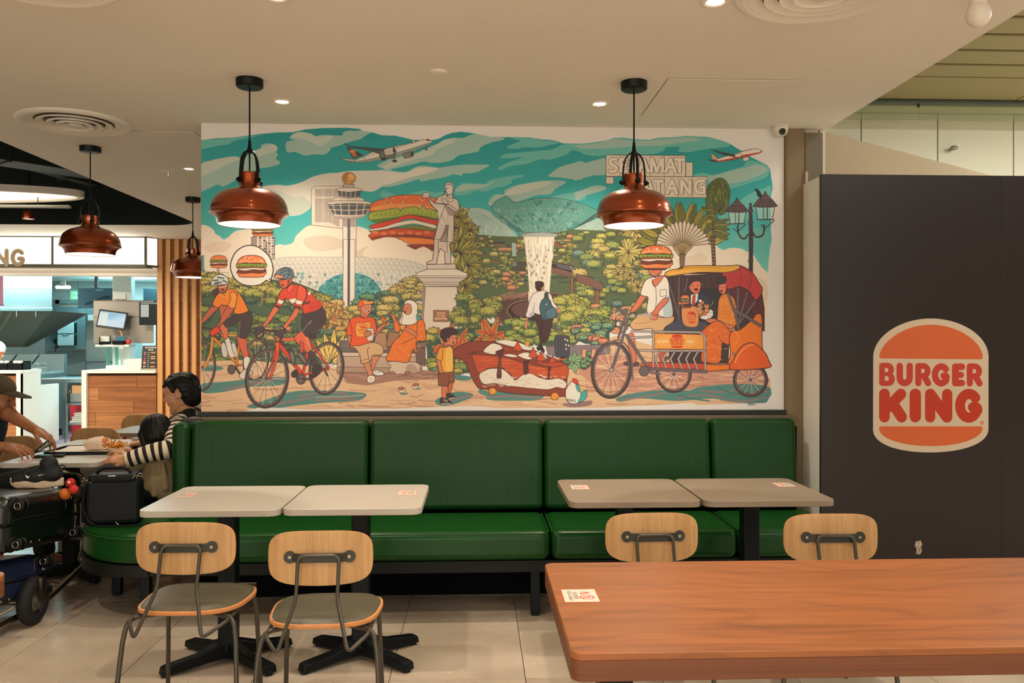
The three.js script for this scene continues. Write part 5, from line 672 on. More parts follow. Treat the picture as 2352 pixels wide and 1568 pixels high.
// small child beside her, seen from behind
{
  const hc = [-1.985, 0.886, -5.19], yaw = PI - 0.55, pit = -0.35;
  const arms = [[[-2.02, 0.745, -5.13], [-2.1, 0.68, -5.1], [-2.19, 0.762, -5.2]], [[-2.04, 0.745, -5.24], [-2.12, 0.69, -5.27], [-2.2, 0.765, -5.31]]];
  const body = sdfGeo([C([-1.975, 0.82, -5.185], [-1.97, 0.77, -5.185], 0.036, 0.042, 0.02), C([-1.965, 0.73, -5.185], [-1.95, 0.55, -5.185], 0.07, 0.085, 0.04), ...arms.flatMap(([a, b, c]) => [C(a, b, 0.03, 0.026, 0.03), C(b, c, 0.025, 0.018, 0.02)]), C([-1.96, 0.525, -5.14], [-2.16, 0.52, -5.13], 0.055, 0.042, 0.03), C([-1.96, 0.525, -5.23], [-2.16, 0.52, -5.24], 0.055, 0.042, 0.03), C([-2.16, 0.52, -5.13], [-2.2, 0.3, -5.13], 0.04, 0.03, 0.03), C([-2.16, 0.52, -5.24], [-2.2, 0.3, -5.24], 0.04, 0.03, 0.03), C([-2.2, 0.29, -5.13], [-2.27, 0.275, -5.13], 0.03, 0.025, 0.02), C([-2.2, 0.29, -5.24], [-2.27, 0.275, -5.24], 0.03, 0.025, 0.02)], 0.01);
  const w = person([body, pose(headGeo(0.86), hc, yaw, pit), aim(handGeo(-1, 0.5, 0.6), arms[0][2], [-0.95, 0.05, -0.2], [0, 1, 0]), aim(handGeo(1, 0.4, 0.6), arms[1][2], [-0.97, 0.02, 0.1], [0, 1, 0])], skinA, 'small child with a dark bob in a beige jacket, seen from behind at the table');
  obj('hair', pose(strands(sdfGeo([EL([-0.015, 0.025, 0], [0.104, 0.092, 0.09], 0.02), EL([-0.035, -0.035, 0], [0.078, 0.07, 0.092], 0.03), C([0.06, 0.07, 0], [0.09, 0.03, 0], 0.034, 0.02, 0.03), C([0.03, 0.0, 0.07], [0.025, -0.07, 0.074], 0.03, 0.024, 0.02), C([0.03, 0.0, -0.07], [0.025, -0.07, -0.074], 0.03, 0.024, 0.02), { c: [0.1, -0.05, 0], r: [0.075, 0.075, 0.075], k: 0.012, sub: true }], 0.0034), 24, 0.0011, 'y').scale(0.95, 0.95, 0.95), hc, yaw, pit), hairMat, w);
  const beige = std(0xffffff, 0.85, { map: mottle([196, 172, 132], 0.05, 0.3, 501) }); const jk = metreUV(sdfGeo([C([-1.965, 0.74, -5.185], [-1.935, 0.57, -5.185], 0.092, 0.112, 0.05), C([-1.935, 0.57, -5.185], [-1.9, 0.53, -5.17], 0.112, 0.075, 0.04), C([-2.0, 0.75, -5.13], [-2.0, 0.75, -5.24], 0.045, 0.045, 0.04), C([-1.985, 0.79, -5.185], [-1.98, 0.795, -5.185], 0.05, 0.05, 0.02), C([-1.9, 0.7, -5.09], [-1.88, 0.56, -5.085], 0.012, 0.016, 0.02), C([-1.96, 0.7, -5.09], [-1.95, 0.52, -5.075], 0.01, 0.014, 0.02)], 0.009)); obj('jacket', jk, beige, w);
  for (const [a, b, c] of arms) obj('sleeve', sweep([[a[0] + 0.02, a[1] + 0.01, a[2]], a, b, [(b[0] + c[0]) / 2 - 0.02, (b[1] + c[1]) / 2 + 0.01, (b[2] + c[2]) / 2]], [0.045, 0.044, 0.036, 0.03], 16, 24), beige, w);
  obj('leggings', sdfGeo([C([-1.96, 0.525, -5.14], [-2.165, 0.522, -5.13], 0.062, 0.048, 0.03), C([-1.96, 0.525, -5.23], [-2.165, 0.522, -5.24], 0.062, 0.048, 0.03), C([-2.165, 0.522, -5.13], [-2.2, 0.33, -5.13], 0.046, 0.038, 0.03), C([-2.165, 0.522, -5.24], [-2.2, 0.33, -5.24], 0.046, 0.038, 0.03)], 0.01), darkCloth, w);
}
// man in a cap at the left edge, hands on the table, one leg up on the luggage
{
  const hc = [-3.055, 1.09, -5.4], pit = -0.2, A = [[-3.13, 1.0, -5.2], [-3.04, 0.82, -5.05], [-2.815, 0.815, -5.075]], B = [[-3.14, 1.0, -5.56], [-2.96, 0.985, -5.36], [-2.745, 0.888, -5.28]];
  const body = sdfGeo([C([-3.09, 1.03, -5.4], [-3.13, 0.95, -5.4], 0.052, 0.06, 0.02), C([-3.15, 0.9, -5.4], [-3.24, 0.58, -5.38], 0.13, 0.14, 0.05), C(A[0], B[0], 0.06, 0.06, 0.06), C(A[0], A[1], 0.052, 0.043, 0.03), C(A[1], A[2], 0.042, 0.028, 0.02), C(B[0], B[1], 0.052, 0.043, 0.03), C(B[1], B[2], 0.042, 0.028, 0.02), C([-3.22, 0.57, -5.3], [-2.84, 0.585, -4.97], 0.1, 0.068, 0.05), C([-2.84, 0.585, -4.97], [-2.4, 0.705, -4.66], 0.062, 0.042, 0.03), C([-3.22, 0.57, -5.45], [-2.82, 0.57, -5.4], 0.1, 0.068, 0.05), C([-2.82, 0.57, -5.4], [-2.76, 0.1, -5.4], 0.062, 0.045, 0.03), C([-2.76, 0.06, -5.4], [-2.62, 0.04, -5.4], 0.045, 0.038, 0.03)], 0.012);
  const w = person([body, pose(headGeo(1.05), hc, 0, pit), aim(handGeo(-1, 0.62, 1.05), A[2], [0.97, -0.2, 0.02], [0.15, 0.9, 0.3]), aim(handGeo(1, 0.5, 1.05), B[2], [0.86, -0.45, 0.1], [0.45, 0.85, 0])], skinB, 'man in an olive cap at the left edge, leaning his bare forearms on the table');
  const L = (g) => pose(g, hc, 0, pit); obj('hair', L(sdfGeo([EL([-0.03, 0.03, 0], [0.09, 0.075, 0.08], 0.02), { c: [0.1, -0.03, 0], r: [0.1, 0.1, 0.12], k: 0.01, sub: true }], 0.005)), hairMat, w);
  const capM = std(0x4a4028, 0.85); const cap = obj('cap', L(sdfGeo([EL([-0.012, 0.062, 0], [0.112, 0.085, 0.092], 0.02), { a: [-0.2, -0.05, 0], b: [0.2, -0.05, 0], ra: 0.09, rb: 0.09, k: 0.004, sub: true }], 0.005)), capM, w);
  const br = new THREE.Shape(); br.moveTo(0, -0.08); br.quadraticCurveTo(0.12, -0.085, 0.14, 0); br.quadraticCurveTo(0.12, 0.085, 0, 0.08); br.quadraticCurveTo(0.04, 0, 0, -0.08); const bg = lay(extrude(br, 0.008, 0.003, 16)); { const p = bg.attributes.position; for (let i = 0; i < p.count; i++) p.setY(i, p.getY(i) - p.getZ(i) * p.getZ(i) * 2.2 - Math.max(0, p.getX(i)) * 0.16); bg.computeVertexNormals(); } obj('brim', L(bg.translate(0.07, 0.055, 0)), std(0x3a3220, 0.85), cap);
  for (const q of [1, -1]) { obj('eyebrow', L(tube([[0.09, 0.035, q * 0.014], [0.09, 0.042, q * 0.03], [0.077, 0.036, q * 0.05]], 0.003, 6)), hairMat, w); obj('eyelashes', L(tube([[0.093, 0.002, q * 0.019], [0.096, -0.004, q * 0.03], [0.086, 0.0, q * 0.045]], 0.002, 6)), hairMat, w); } obj('lips', L(join([sph(0.009, 0.092, -0.055, 0, 0.75, 0.5, 1.9, 14), sph(0.009, 0.09, -0.066, 0, 0.75, 0.55, 1.6, 14)])), std(0x8a5040, 0.5), w);
  const tee = std(0x12282c, 0.85); obj('t_shirt', sdfGeo([C([-3.15, 0.9, -5.4], [-3.24, 0.56, -5.38], 0.142, 0.15, 0.05), C(A[0], B[0], 0.073, 0.073, 0.06), C(A[0], [-3.085, 0.9, -5.13], 0.066, 0.06, 0.03), C(B[0], [-3.04, 0.99, -5.45], 0.066, 0.06, 0.03)], 0.012), tee, w);
  obj('trousers', sdfGeo([C([-3.22, 0.57, -5.3], [-2.84, 0.588, -4.97], 0.112, 0.08, 0.05), C([-2.84, 0.588, -4.97], [-2.42, 0.708, -4.67], 0.074, 0.055, 0.03), C([-3.22, 0.57, -5.45], [-2.82, 0.573, -5.4], 0.112, 0.08, 0.05), C([-2.82, 0.573, -5.4], [-2.76, 0.12, -5.4], 0.075, 0.062, 0.03)], 0.012), std(0x0d1316, 0.85), w);
  // trainer: sole, upper, laces, heel loop, tick mark
  const T = (g) => g.applyMatrix4(new THREE.Matrix4().makeRotationY(PI + 0.08).setPosition(-2.4, 0.655, -4.62));
  const up = sdfGeo([C([-0.09, 0.06, 0], [0.0, 0.05, 0], 0.042, 0.042, 0.03), C([0.0, 0.05, 0], [0.1, 0.034, 0], 0.04, 0.032, 0.03), C([-0.075, 0.07, 0], [-0.06, 0.12, 0], 0.042, 0.045, 0.02), { a: [-0.14, -0.03, 0], b: [0.2, -0.03, 0], ra: 0.045, rb: 0.045, k: 0.004, sub: true }], 0.0045); const shoe = obj('shoe', T(up), std(0x15191a, 0.7), w);
  const so = []; for (let k = 0; k < 40; k++) { const a = (k / 40) * PI * 2, x = Math.cos(a); so.push([x * 0.138, Math.sin(a) * (0.044 + 0.006 * x)]); } const sg = lay(extrude(shapeOf(so), 0.036, 0.008)); { const p = sg.attributes.position; for (let i = 0; i < p.count; i++) { const x = p.getX(i); p.setY(i, p.getY(i) * (1 + (x < -0.04 ? 0.35 : 0)) + (x > 0.09 ? (x - 0.09) * 0.5 : 0) + 0.004 * Math.sin(x * 40) - 0.004); } sg.computeVertexNormals(); } obj('sole', T(sg), std(0xd8c3a6, 0.6), shoe);
  const tick = new THREE.Shape(); tick.moveTo(-0.055, 0.012); tick.quadraticCurveTo(-0.01, -0.002, 0.032, -0.012); tick.quadraticCurveTo(0.05, -0.014, 0.052, 0.008); tick.quadraticCurveTo(0.044, -0.002, 0.03, 0.0); tick.quadraticCurveTo(-0.01, 0.004, -0.055, 0.012); obj('tick_mark', T(extrude(tick, 0.004, 0.0008).translate(-0.01, 0.062, -0.044)), std(0xeae2d4, 0.5), shoe); for (let k = 0; k < 4; k++) obj('lace', T(tube([[0.0 + k * 0.02, 0.093 - k * 0.007, -0.024], [0.005 + k * 0.02, 0.098 - k * 0.007, 0], [0.0 + k * 0.02, 0.093 - k * 0.007, 0.024]], 0.004, 6)), std(0x23282a, 0.8), shoe); obj('heel_loop', T(new THREE.TorusGeometry(0.014, 0.004, 8, 20).translate(-0.128, 0.1, 0)), std(0x15191a, 0.7), shoe);
}
// kitchen worker, only the white cap and a bit of face above the counter
{
  const hc = [-6.41, 1.3, -11.3]; const w = person([sdfGeo([C([-6.42, 1.24, -11.3], [-6.5, 1.1, -11.32], 0.05, 0.06, 0.02), C([-6.55, 1.02, -11.33], [-6.62, 0.8, -11.33], 0.14, 0.14, 0.05), C([-6.6, 1.05, -11.12], [-6.6, 1.05, -11.52], 0.06, 0.06, 0.05), C([-6.62, 0.8, -11.24], [-6.6, 0.05, -11.24], 0.1, 0.05, 0.05), C([-6.62, 0.8, -11.42], [-6.6, 0.05, -11.42], 0.1, 0.05, 0.05)], 0.014), pose(headGeo(1), hc, 0, -0.3)], skinA, 'kitchen worker in a white cap, barely in view above the left counter'); obj('cap', pose(sdfGeo([EL([-0.01, 0.06, 0], [0.115, 0.1, 0.096], 0.02), { a: [-0.2, -0.07, 0], b: [0.2, -0.07, 0], ra: 0.09, rb: 0.09, k: 0.004, sub: true }], 0.007), hc, 0, -0.3), std(0xf2efe6, 0.7), w); obj('cap_band', pose(new THREE.TorusGeometry(0.1, 0.01, 8, 30).rotateX(PI / 2).scale(1.1, 1.2, 0.95).translate(-0.01, 0.026, 0), hc, 0, -0.3), std(0xd86a58, 0.7), w);
  obj('shirt', sdfGeo([C([-6.53, 1.06, -11.33], [-6.62, 0.7, -11.33], 0.155, 0.16, 0.05), C([-6.6, 1.05, -11.12], [-6.6, 1.05, -11.52], 0.075, 0.075, 0.05)], 0.014), std(0x6a3a34, 0.8), w);
}
// ------------------------------------------------------------------ printed emblem on the hoarding
{
  const draw = (c, w, h) => {
    c.scale(w / 1425, h / 1568); c.fillStyle = '#c8b499'; c.fillRect(0, 0, 1425, 1568); c.lineCap = c.lineJoin = 'round';
    c.fillStyle = '#c95b2a'; c.beginPath(); c.moveTo(138, 458); c.bezierCurveTo(150, 330, 380, 130, 700, 128); c.bezierCurveTo(1000, 128, 1255, 310, 1265, 470); c.quadraticCurveTo(1264, 497, 1238, 497); c.lineTo(165, 487); c.quadraticCurveTo(138, 486, 138, 458); c.fill();
    c.beginPath(); c.moveTo(135, 1240); c.quadraticCurveTo(134, 1208, 165, 1207); c.lineTo(1238, 1212); c.quadraticCurveTo(1264, 1213, 1263, 1240); c.bezierCurveTo(1250, 1330, 1050, 1420, 700, 1420); c.bezierCurveTo(350, 1415, 150, 1330, 135, 1240); c.fill();
    const S = (col, lw, f) => { c.strokeStyle = col; c.lineWidth = lw; c.beginPath(); f(); c.stroke(); }, r1 = '#b83421', r2 = '#b32d0b', bg = '#c8b499';
    const hole = (x, y, x2, y2, r = 18) => { c.fillStyle = bg; c.beginPath(); c.roundRect(x, y, x2 - x, y2 - y, [4, r, r, 4]); c.fill(); };
    c.fillStyle = r1; c.beginPath(); c.roundRect(137, 533, 160, 130, [34, 70, 50, 10]); c.roundRect(137, 640, 170, 139, [10, 60, 70, 34]); c.fill(); hole(198, 587, 236, 632); hole(198, 674, 241, 723);
    S(r1, 70, () => { c.moveTo(360, 568); c.lineTo(360, 690); c.bezierCurveTo(362, 765, 466, 765, 468, 690); c.lineTo(468, 568); });
    for (const [dx, dy] of [[0, 0], [561, 4]]) { c.fillStyle = r1; c.beginPath(); c.roundRect(528 + dx, 536 + dy, 167, 165, [34, 82, 80, 20]); c.fill(); S(r1, 68, () => { c.moveTo(562 + dx, 580 + dy); c.lineTo(562 + dx, 749 + dy); }); S(r1, 68, () => { c.moveTo(622 + dx, 670 + dy); c.lineTo(668 + dx, 749 + dy); }); hole(594 + dx, 597 + dy, 632 + dx, 642 + dy, 20); }
    S(r1, 70, () => { c.ellipse(812, 662, 69, 88, 0, -0.78, -5.6, true); }); S(r1, 70, () => { c.moveTo(868, 690); c.bezierCurveTo(872, 668, 850, 668, 838, 672); });
    S(r1, 74, () => { c.moveTo(965, 578); c.lineTo(965, 748); }); S(r1, 70, () => { c.moveTo(965, 576); c.lineTo(1037, 576); }); S(r1, 66, () => { c.moveTo(965, 663); c.lineTo(1026, 663); }); S(r1, 70, () => { c.moveTo(965, 749); c.lineTo(1036, 749); });
    S(r2, 116, () => { c.moveTo(194, 864); c.lineTo(194, 1108); }); S(r2, 116, () => { c.moveTo(230, 1010); c.lineTo(372, 866); }); S(r2, 118, () => { c.moveTo(280, 960); c.lineTo(380, 1108); });
    S(r2, 124, () => { c.moveTo(529, 870); c.lineTo(529, 1104); }); S(r2, 112, () => { c.moveTo(691, 866); c.lineTo(691, 1112); }); S(r2, 112, () => { c.moveTo(876, 868); c.lineTo(876, 1114); }); S(r2, 116, () => { c.moveTo(694, 868); c.lineTo(872, 1112); });
    S(r2, 108, () => { c.ellipse(1113, 992, 96, 126, 0, -0.75, -5.7, true); }); S(r2, 106, () => { c.moveTo(1208, 1040); c.bezierCurveTo(1210, 1000, 1180, 1006, 1155, 1008); });
    c.fillStyle = r1; c.font = '34px sans-serif'; c.textAlign = 'center'; c.textBaseline = 'middle'; c.fillText('R', 1256, 1176); S(r1, 5, () => { c.arc(1256, 1174, 17, 0, 7); });
  };
  const k = 0.6852 / (1328 - 72), s = new THREE.Shape(), q = (x, y) => [(x - 700) * k, (775 - y) * k];
  s.moveTo(...q(73, 470)); s.bezierCurveTo(...q(80, 240), ...q(380, 62), ...q(700, 62)); s.bezierCurveTo(...q(1020, 62), ...q(1325, 240), ...q(1328, 470)); s.lineTo(...q(1327, 1245)); s.bezierCurveTo(...q(1320, 1400), ...q(1040, 1487), ...q(700, 1487)); s.bezierCurveTo(...q(350, 1487), ...q(75, 1400), ...q(71, 1245)); s.closePath();
  const g = new THREE.ExtrudeGeometry(s, { depth: 0.0012, bevelEnabled: false, curveSegments: 40 }), uv = g.attributes.uv, p = g.attributes.position; for (let i = 0; i < uv.count; i++) uv.setXY(i, (p.getX(i) / k + 700) / 1425, 1 - (775 - p.getY(i) / k) / 1568);
  const t = tag(obj('emblem_sticker', g, std(0xffffff, 0.45, { map: canvasTex(1024, 1127, draw) })), 'round-topped bun emblem with red lettering stuck on the dark hoarding', 'emblem'); t.position.set(2.6325, 1.1895, -4.6998);
}
// ------------------------------------------------------------------ the printed mural (flat print: drawn in the plane of the wall)
function drawMural(c, W, H) {
  // frames let each detail be measured in its own enlargement; everything ends in wall metres, then canvas pixels
  const th = (2.4 * PI) / 180, co = Math.cos(th), si = Math.sin(th);
  const wall = (px, py) => { const u = (px - 1176) / 1900, v = (784 - py) / 1900, t = -5 / (-co + u * si); return [((t * (si + u * co) + 1.643) / 3.521) * W, ((2.745 - (1.445 + v * t)) / 1.717) * H]; };
  const Z0 = [0, 0, 1], Z1 = [440, 270, 5.0587], Z2 = [880, 270, 5.0587], Z3 = [1320, 270, 4.652], Z4 = [440, 560, 3.9196], Z5 = [780, 560, 3.9196], Z6 = [1080, 560, 3.919], Z7 = [1340, 540, 3.733];
  let F = Z0; const K = W / 1340;
  const fr = (f) => { F = f; };
  const at = (x, y, f = F) => wall(f[0] + x / f[2], f[1] + y / f[2]);
  const P = (s, f = F) => s.trim().split(/\s+/).map((q) => { const [x, y] = q.split(',').map(Number); return at(x, y, f); });
  const ink = '#37262a';
  function path(p, closed, smooth) {
    c.beginPath(); const n = p.length;
    if (!smooth) { p.forEach(([x, y], i) => (i ? c.lineTo(x, y) : c.moveTo(x, y))); if (closed) c.closePath(); return; }
    c.moveTo(p[0][0], p[0][1]); const g = (i) => (closed ? p[(i + n) % n] : p[Math.max(0, Math.min(n - 1, i))]);
    for (let i = 0; i < (closed ? n : n - 1); i++) { const a = g(i - 1), b = g(i), d = g(i + 1), e = g(i + 2); c.bezierCurveTo(b[0] + (d[0] - a[0]) / 6, b[1] + (d[1] - a[1]) / 6, d[0] - (e[0] - b[0]) / 6, d[1] - (e[1] - b[1]) / 6, d[0], d[1]); }
    if (closed) c.closePath();
  }
  c.lineJoin = c.lineCap = 'round';
  const paint = (fill, st, lw) => { if (fill) { c.fillStyle = fill; c.fill(); } if (st) { c.strokeStyle = st; c.lineWidth = lw * K; c.stroke(); } };
  const poly = (s, fill, st = null, lw = 1) => { path(typeof s === 'string' ? P(s) : s, true, false); paint(fill, st, lw); };
  const blob = (s, fill, st = null, lw = 1) => { path(typeof s === 'string' ? P(s) : s, true, true); paint(fill, st, lw); };
  const line = (s, st = ink, lw = 1) => { path(typeof s === 'string' ? P(s) : s, false, true); paint(null, st, lw); };
  const seg = (s, st = ink, lw = 1) => { path(typeof s === 'string' ? P(s) : s, false, false); paint(null, st, lw); };
  const ellP = (x, y, rx, ry, rot = 0, a0 = 0, a1 = PI * 2, n = 40) => { const o = []; for (let i = 0; i <= n; i++) { const a = a0 + ((a1 - a0) * i) / n, ex = rx * Math.cos(a), ey = ry * Math.sin(a); o.push(at(x + ex * Math.cos(rot) - ey * Math.sin(rot), y + ex * Math.sin(rot) + ey * Math.cos(rot))); } return o; };
  const ell = (x, y, rx, ry, fill, st = null, lw = 1, rot = 0) => { path(ellP(x, y, rx, ry, rot), true, false); paint(fill, st, lw); };
  const R = (s) => { let q = s >>> 0; return () => { q = (q * 1664525 + 1013904223) >>> 0; return q / 4294967296; }; };
  const inside = (p, x, y) => { let k = false; for (let i = 0, j = p.length - 1; i < p.length; j = i++) { const [xi, yi] = p[i], [xj, yj] = p[j]; if (yi > y !== yj > y && x < ((xj - xi) * (y - yi)) / (yj - yi) + xi) k = !k; } return k; };
  const raw = (s) => s.trim().split(/\s+/).map((q) => q.split(',').map(Number));
  // leafy clump with a scalloped outline: dark underside, body, light crown, ink line
  function clump(x, y, rx, ry, cols, q, lw = 0.9) {
    const n = 9 + Math.floor(q() * 5), ring = (kx, ky, dx, dy, am) => { const o = []; for (let i = 0; i < n * 3; i++) { const a = (i / (n * 3)) * PI * 2, b = i % 3 === 0 ? 1 - am : 1 + am * (0.3 + 0.7 * q()); o.push(at(x + dx + Math.cos(a) * rx * kx * b, y + dy + Math.sin(a) * ry * ky * b)); } return o; };
    path(ring(1, 1, 0, 0, 0.16), true, true); paint(cols[1], ink, lw); path(ring(0.78, 0.5, -rx * 0.06, -ry * 0.36, 0.22), true, true); paint(cols[0]); path(ring(0.74, 0.3, rx * 0.05, ry * 0.58, 0.25), true, true); paint(cols[2]);
    for (let i = 0; i < 3; i++) { const a = q() * 6.28, b = 0.3 + q() * 0.4; const X = x + Math.cos(a) * rx * b, Y = y + Math.sin(a) * ry * b; line([at(X - rx * 0.14, Y), at(X - rx * 0.05, Y + ry * 0.12), at(X + rx * 0.05, Y), at(X + rx * 0.14, Y + ry * 0.08)], ink, lw * 0.7); }
  }
  function foliage(area, n, r0, r1, sets, seed, squash = 0.7, lw = 0.9, back = null) {
    const p = raw(area), q = R(seed); if (back) { path(p.map(([x, y]) => at(x, y)), true, false); paint(back); } const xs = p.map((a) => a[0]), ys = p.map((a) => a[1]), x0 = Math.min(...xs), x1 = Math.max(...xs), y0 = Math.min(...ys), y1 = Math.max(...ys), spots = [];
    for (let i = 0; i < n * 8 && spots.length < n; i++) { const x = x0 + q() * (x1 - x0), y = y0 + q() * (y1 - y0); if (inside(p, x, y)) spots.push([x, y]); }
    spots.sort((a, b) => a[1] - b[1]).forEach(([x, y]) => { const r = r0 + q() * (r1 - r0); clump(x, y, r, r * squash, sets[Math.floor(q() * sets.length)], q, lw); });
  }
  function leaf(x, y, a, L, w, fill, lw = 0.9, mid = true) { // pointed leaf from (x, y) along angle a
    const ca = Math.cos(a), sa = Math.sin(a), T = (u, v) => at(x + u * ca - v * sa, y + u * sa + v * ca); path([T(0, 0), T(L * 0.3, -w), T(L * 0.7, -w * 0.7), T(L, 0), T(L * 0.7, w * 0.7), T(L * 0.3, w)], true, true); paint(fill, ink, lw); if (mid) line([T(0, 0), T(L * 0.9, 0)], ink, lw * 0.6);
  }
  function fan(x, y, r, n, a0, a1, cols, seed, w = 0.11, lw = 0.9) { const q = R(seed); for (let i = 0; i < n; i++) { const a = a0 + ((a1 - a0) * (i + q() * 0.5)) / n; leaf(x, y, a, r * (0.75 + 0.35 * q()), r * w, cols[i % cols.length], lw, false); } }
  function wheel(x, y, rx, ry, rot, tw, seed = 1, spokes = 22, tyre = '#4a3c3e') {
    path(ellP(x, y, rx, ry, rot), true, false); c.strokeStyle = ink; c.lineWidth = (tw + 1.6) * K; c.stroke(); c.strokeStyle = tyre; c.lineWidth = tw * K; c.stroke();
    const s = (tw * F[2]) / 2, q = R(seed); path(ellP(x, y, rx - s * 0.75, ry - s * 0.75, rot), true, false); paint(null, '#b9a79a', 0.9); path(ellP(x, y, rx - s * 1.25, ry - s * 1.25, rot), true, false); paint(null, ink, 0.8); path(ellP(x, y, rx + s * 0.3, ry + s * 0.3, rot, 3.4, 5), false, false); paint(null, '#8a7a78', 0.9);
    for (let i = 0; i < spokes; i++) { const a = (i / spokes) * PI * 2 + q() * 0.2, e = ellP(x, y, rx - s, ry - s, rot, a, a + 0.01, 1)[0]; seg([at(x, y), e], i % 2 ? '#efe4d6' : '#5b4a48', 0.7); }
    ell(x, y, rx * 0.09, rx * 0.09, '#6e6060', ink, 0.8);
  }
  function burger(x, y, w, h, lw = 1.1, seed = 5, simple = false) { // centre, full width and height
    const a = w / 2, b = h / 2, q = R(seed), T = (u, v) => at(x + u * a, y + v * b), L = (l) => l.map(([u, v]) => T(u, v));
    path(L([[-0.92, 0.5], [0.92, 0.5], [0.9, 0.82], [0.7, 1], [-0.7, 1], [-0.9, 0.82]]), true, true); paint('#ef8a4e', ink, lw);
    path(L([[-0.98, 0.42], [-0.6, 0.3], [0.2, 0.34], [0.95, 0.3], [1.0, 0.5], [0.6, 0.66], [0, 0.6], [-0.6, 0.68], [-0.95, 0.58]]), true, true); paint('#7c3a2e', ink, lw);
    path(L([[-0.9, 0.18], [0, 0.12], [0.92, 0.16], [0.8, 0.36], [0.1, 0.32], [-0.4, 0.42], [-0.86, 0.34]]), true, true); paint('#efe2c8', ink, lw * 0.8);
    path(L([[-0.96, 0.02], [0, -0.06], [0.95, 0.02], [0.9, 0.18], [0.2, 0.14], [-0.9, 0.2]]), true, true); paint('#dd4632', ink, lw * 0.8);
    const w1 = []; for (let i = 0; i <= 18; i++) w1.push([-1.08 + (2.16 * i) / 18, -0.02 + (i % 2 ? 0.16 : -0.02) + 0.05 * q()]); for (let i = 18; i >= 0; i--) w1.push([-1.04 + (2.08 * i) / 18, -0.26 + 0.05 * q()]); path(L(w1), true, true); paint('#93b04a', ink, lw);
    for (let i = 0; i < 7; i++) line(L([[-0.9 + i * 0.28, -0.14], [-0.8 + i * 0.28, -0.02], [-0.72 + i * 0.28, -0.16]]), '#567a34', lw * 0.9);
    path(L([[-0.96, -0.2], [-0.92, -0.55], [-0.6, -0.88], [0, -1], [0.6, -0.88], [0.92, -0.55], [0.96, -0.2], [0.5, -0.28], [0, -0.24], [-0.5, -0.3]]), true, true); paint('#ec7a46', ink, lw);
    path(L([[-0.86, -0.3], [-0.8, -0.5], [0, -0.5], [0.8, -0.5], [0.86, -0.3], [0.4, -0.36], [-0.4, -0.36]]), true, true); paint('#f3a468');
    if (!simple) for (let i = 0; i < 22; i++) { const u = (q() - 0.5) * 1.5, v = -0.5 - q() * 0.4; if (Math.abs(u) < 0.85 + (v + 0.5) * 1.1) { const e = T(u, v); c.save(); c.translate(e[0], e[1]); c.rotate(q() * 3); c.beginPath(); c.ellipse(0, 0, 1.9 * K * (w / F[2] / 150 + 0.4), 1.1 * K * (w / F[2] / 150 + 0.4), 0, 0, 7); c.fillStyle = '#f7e6c6'; c.fill(); c.restore(); } }
  }
  const text = (s, x, y, size, fill, rot = 0, font = 'bold', align = 'center', stroke = null, lw = 1) => { const [X, Y] = at(x, y); c.save(); c.translate(X, Y); c.rotate(rot); c.font = `${font} ${(size / F[2]) * 1.53}px sans-serif`; c.textAlign = align; c.textBaseline = 'middle'; if (stroke) { c.strokeStyle = stroke; c.lineWidth = lw * K; c.strokeText(s, 0, 0); } if (fill) { c.fillStyle = fill; c.fillText(s, 0, 0); } c.restore(); };

  // ---- paper and sky
  c.fillStyle = '#e9e6e2'; c.fillRect(0, 0, W, H);
  const top = P('60,262 112,262 290,240 480,232 640,212 800,190 1010,172 1180,170 1320,138 1520,122 1800,118 1960,132 1975,152 2090,170 2210,205 2327,210', Z1).concat(P('130,208 250,235 340,258 480,262 570,262 650,245 720,205 800,178 900,165 1000,175 1100,195 1250,225 1470,228 1700,230 1850,255 1990,265 2090,300 2327,302', Z2), P('240,260 360,240 420,218 520,215 700,235 800,238 900,215 1050,210 1200,195 1270,200 1420,205 1540,235 1650,275 1720,320 1790,360 1880,420 1980,470 2060,510 2090,560 2095,610 2110,700 2115,760 2095,830 2100,900 2090,980 2100,1100 2095,1200 2105,1310 2085,1400 2090,1568', Z3), P('1600,110 1590,200 1580,330 1540,290', Z7), P('1730,720 450,720', Z0));
  const gsky = c.createLinearGradient(0, 0, 0, H * 0.55); gsky.addColorStop(0, '#12989c'); gsky.addColorStop(0.45, '#2fb0b2'); gsky.addColorStop(1, '#86d2ca');
  path(top, true, false); c.fillStyle = gsky; c.fill();
  c.save(); path(top, true, false); c.clip();
  const cg = '#a3c6bc', cl = '#c3d0c4', cw = '#dcdbd0', ct = '#6ac0b8';
  fr(Z1);
  blob('100,265 230,255 480,235 820,200 760,215 640,240 500,270 430,310 330,325 200,350 80,372', ct);
  blob('112,550 220,500 330,475 500,450 600,470 700,400 800,360 810,320 880,300 960,312 1000,360 985,400 1005,430 980,480 1030,515 1000,550 880,580 760,600 560,700 420,780 360,800 300,780 190,830 90,840', cg);
  blob('112,550 220,500 330,475 500,450 560,480 430,540 300,600 112,680', cl); blob('700,400 800,360 880,330 960,312 1000,360 940,400 860,420 760,460', cl);
  blob('1100,290 1190,260 1140,240 1180,190 1260,165 1340,172 1400,190 1440,215 1520,200 1620,205 1750,205 1760,170 1830,150 1900,155 1970,150 2090,165 2020,210 1960,250 1850,280 1700,330 1620,350 1610,380 1540,430 1430,425 1320,440 1200,400 1110,400', cg);
  blob('1150,240 1190,190 1280,170 1400,195 1450,220 1640,215 1560,300 1480,330 1380,280 1240,240', cl);
  blob('820,810 1000,780 1120,790 1290,745 1400,690 1560,650 1700,640 1850,620 2100,615 2327,620 2327,780 2220,800 2100,860 1900,850 1760,960 1640,1000 1380,1010 1300,1110 1180,1140 980,1130 900,1050 840,950', cw);
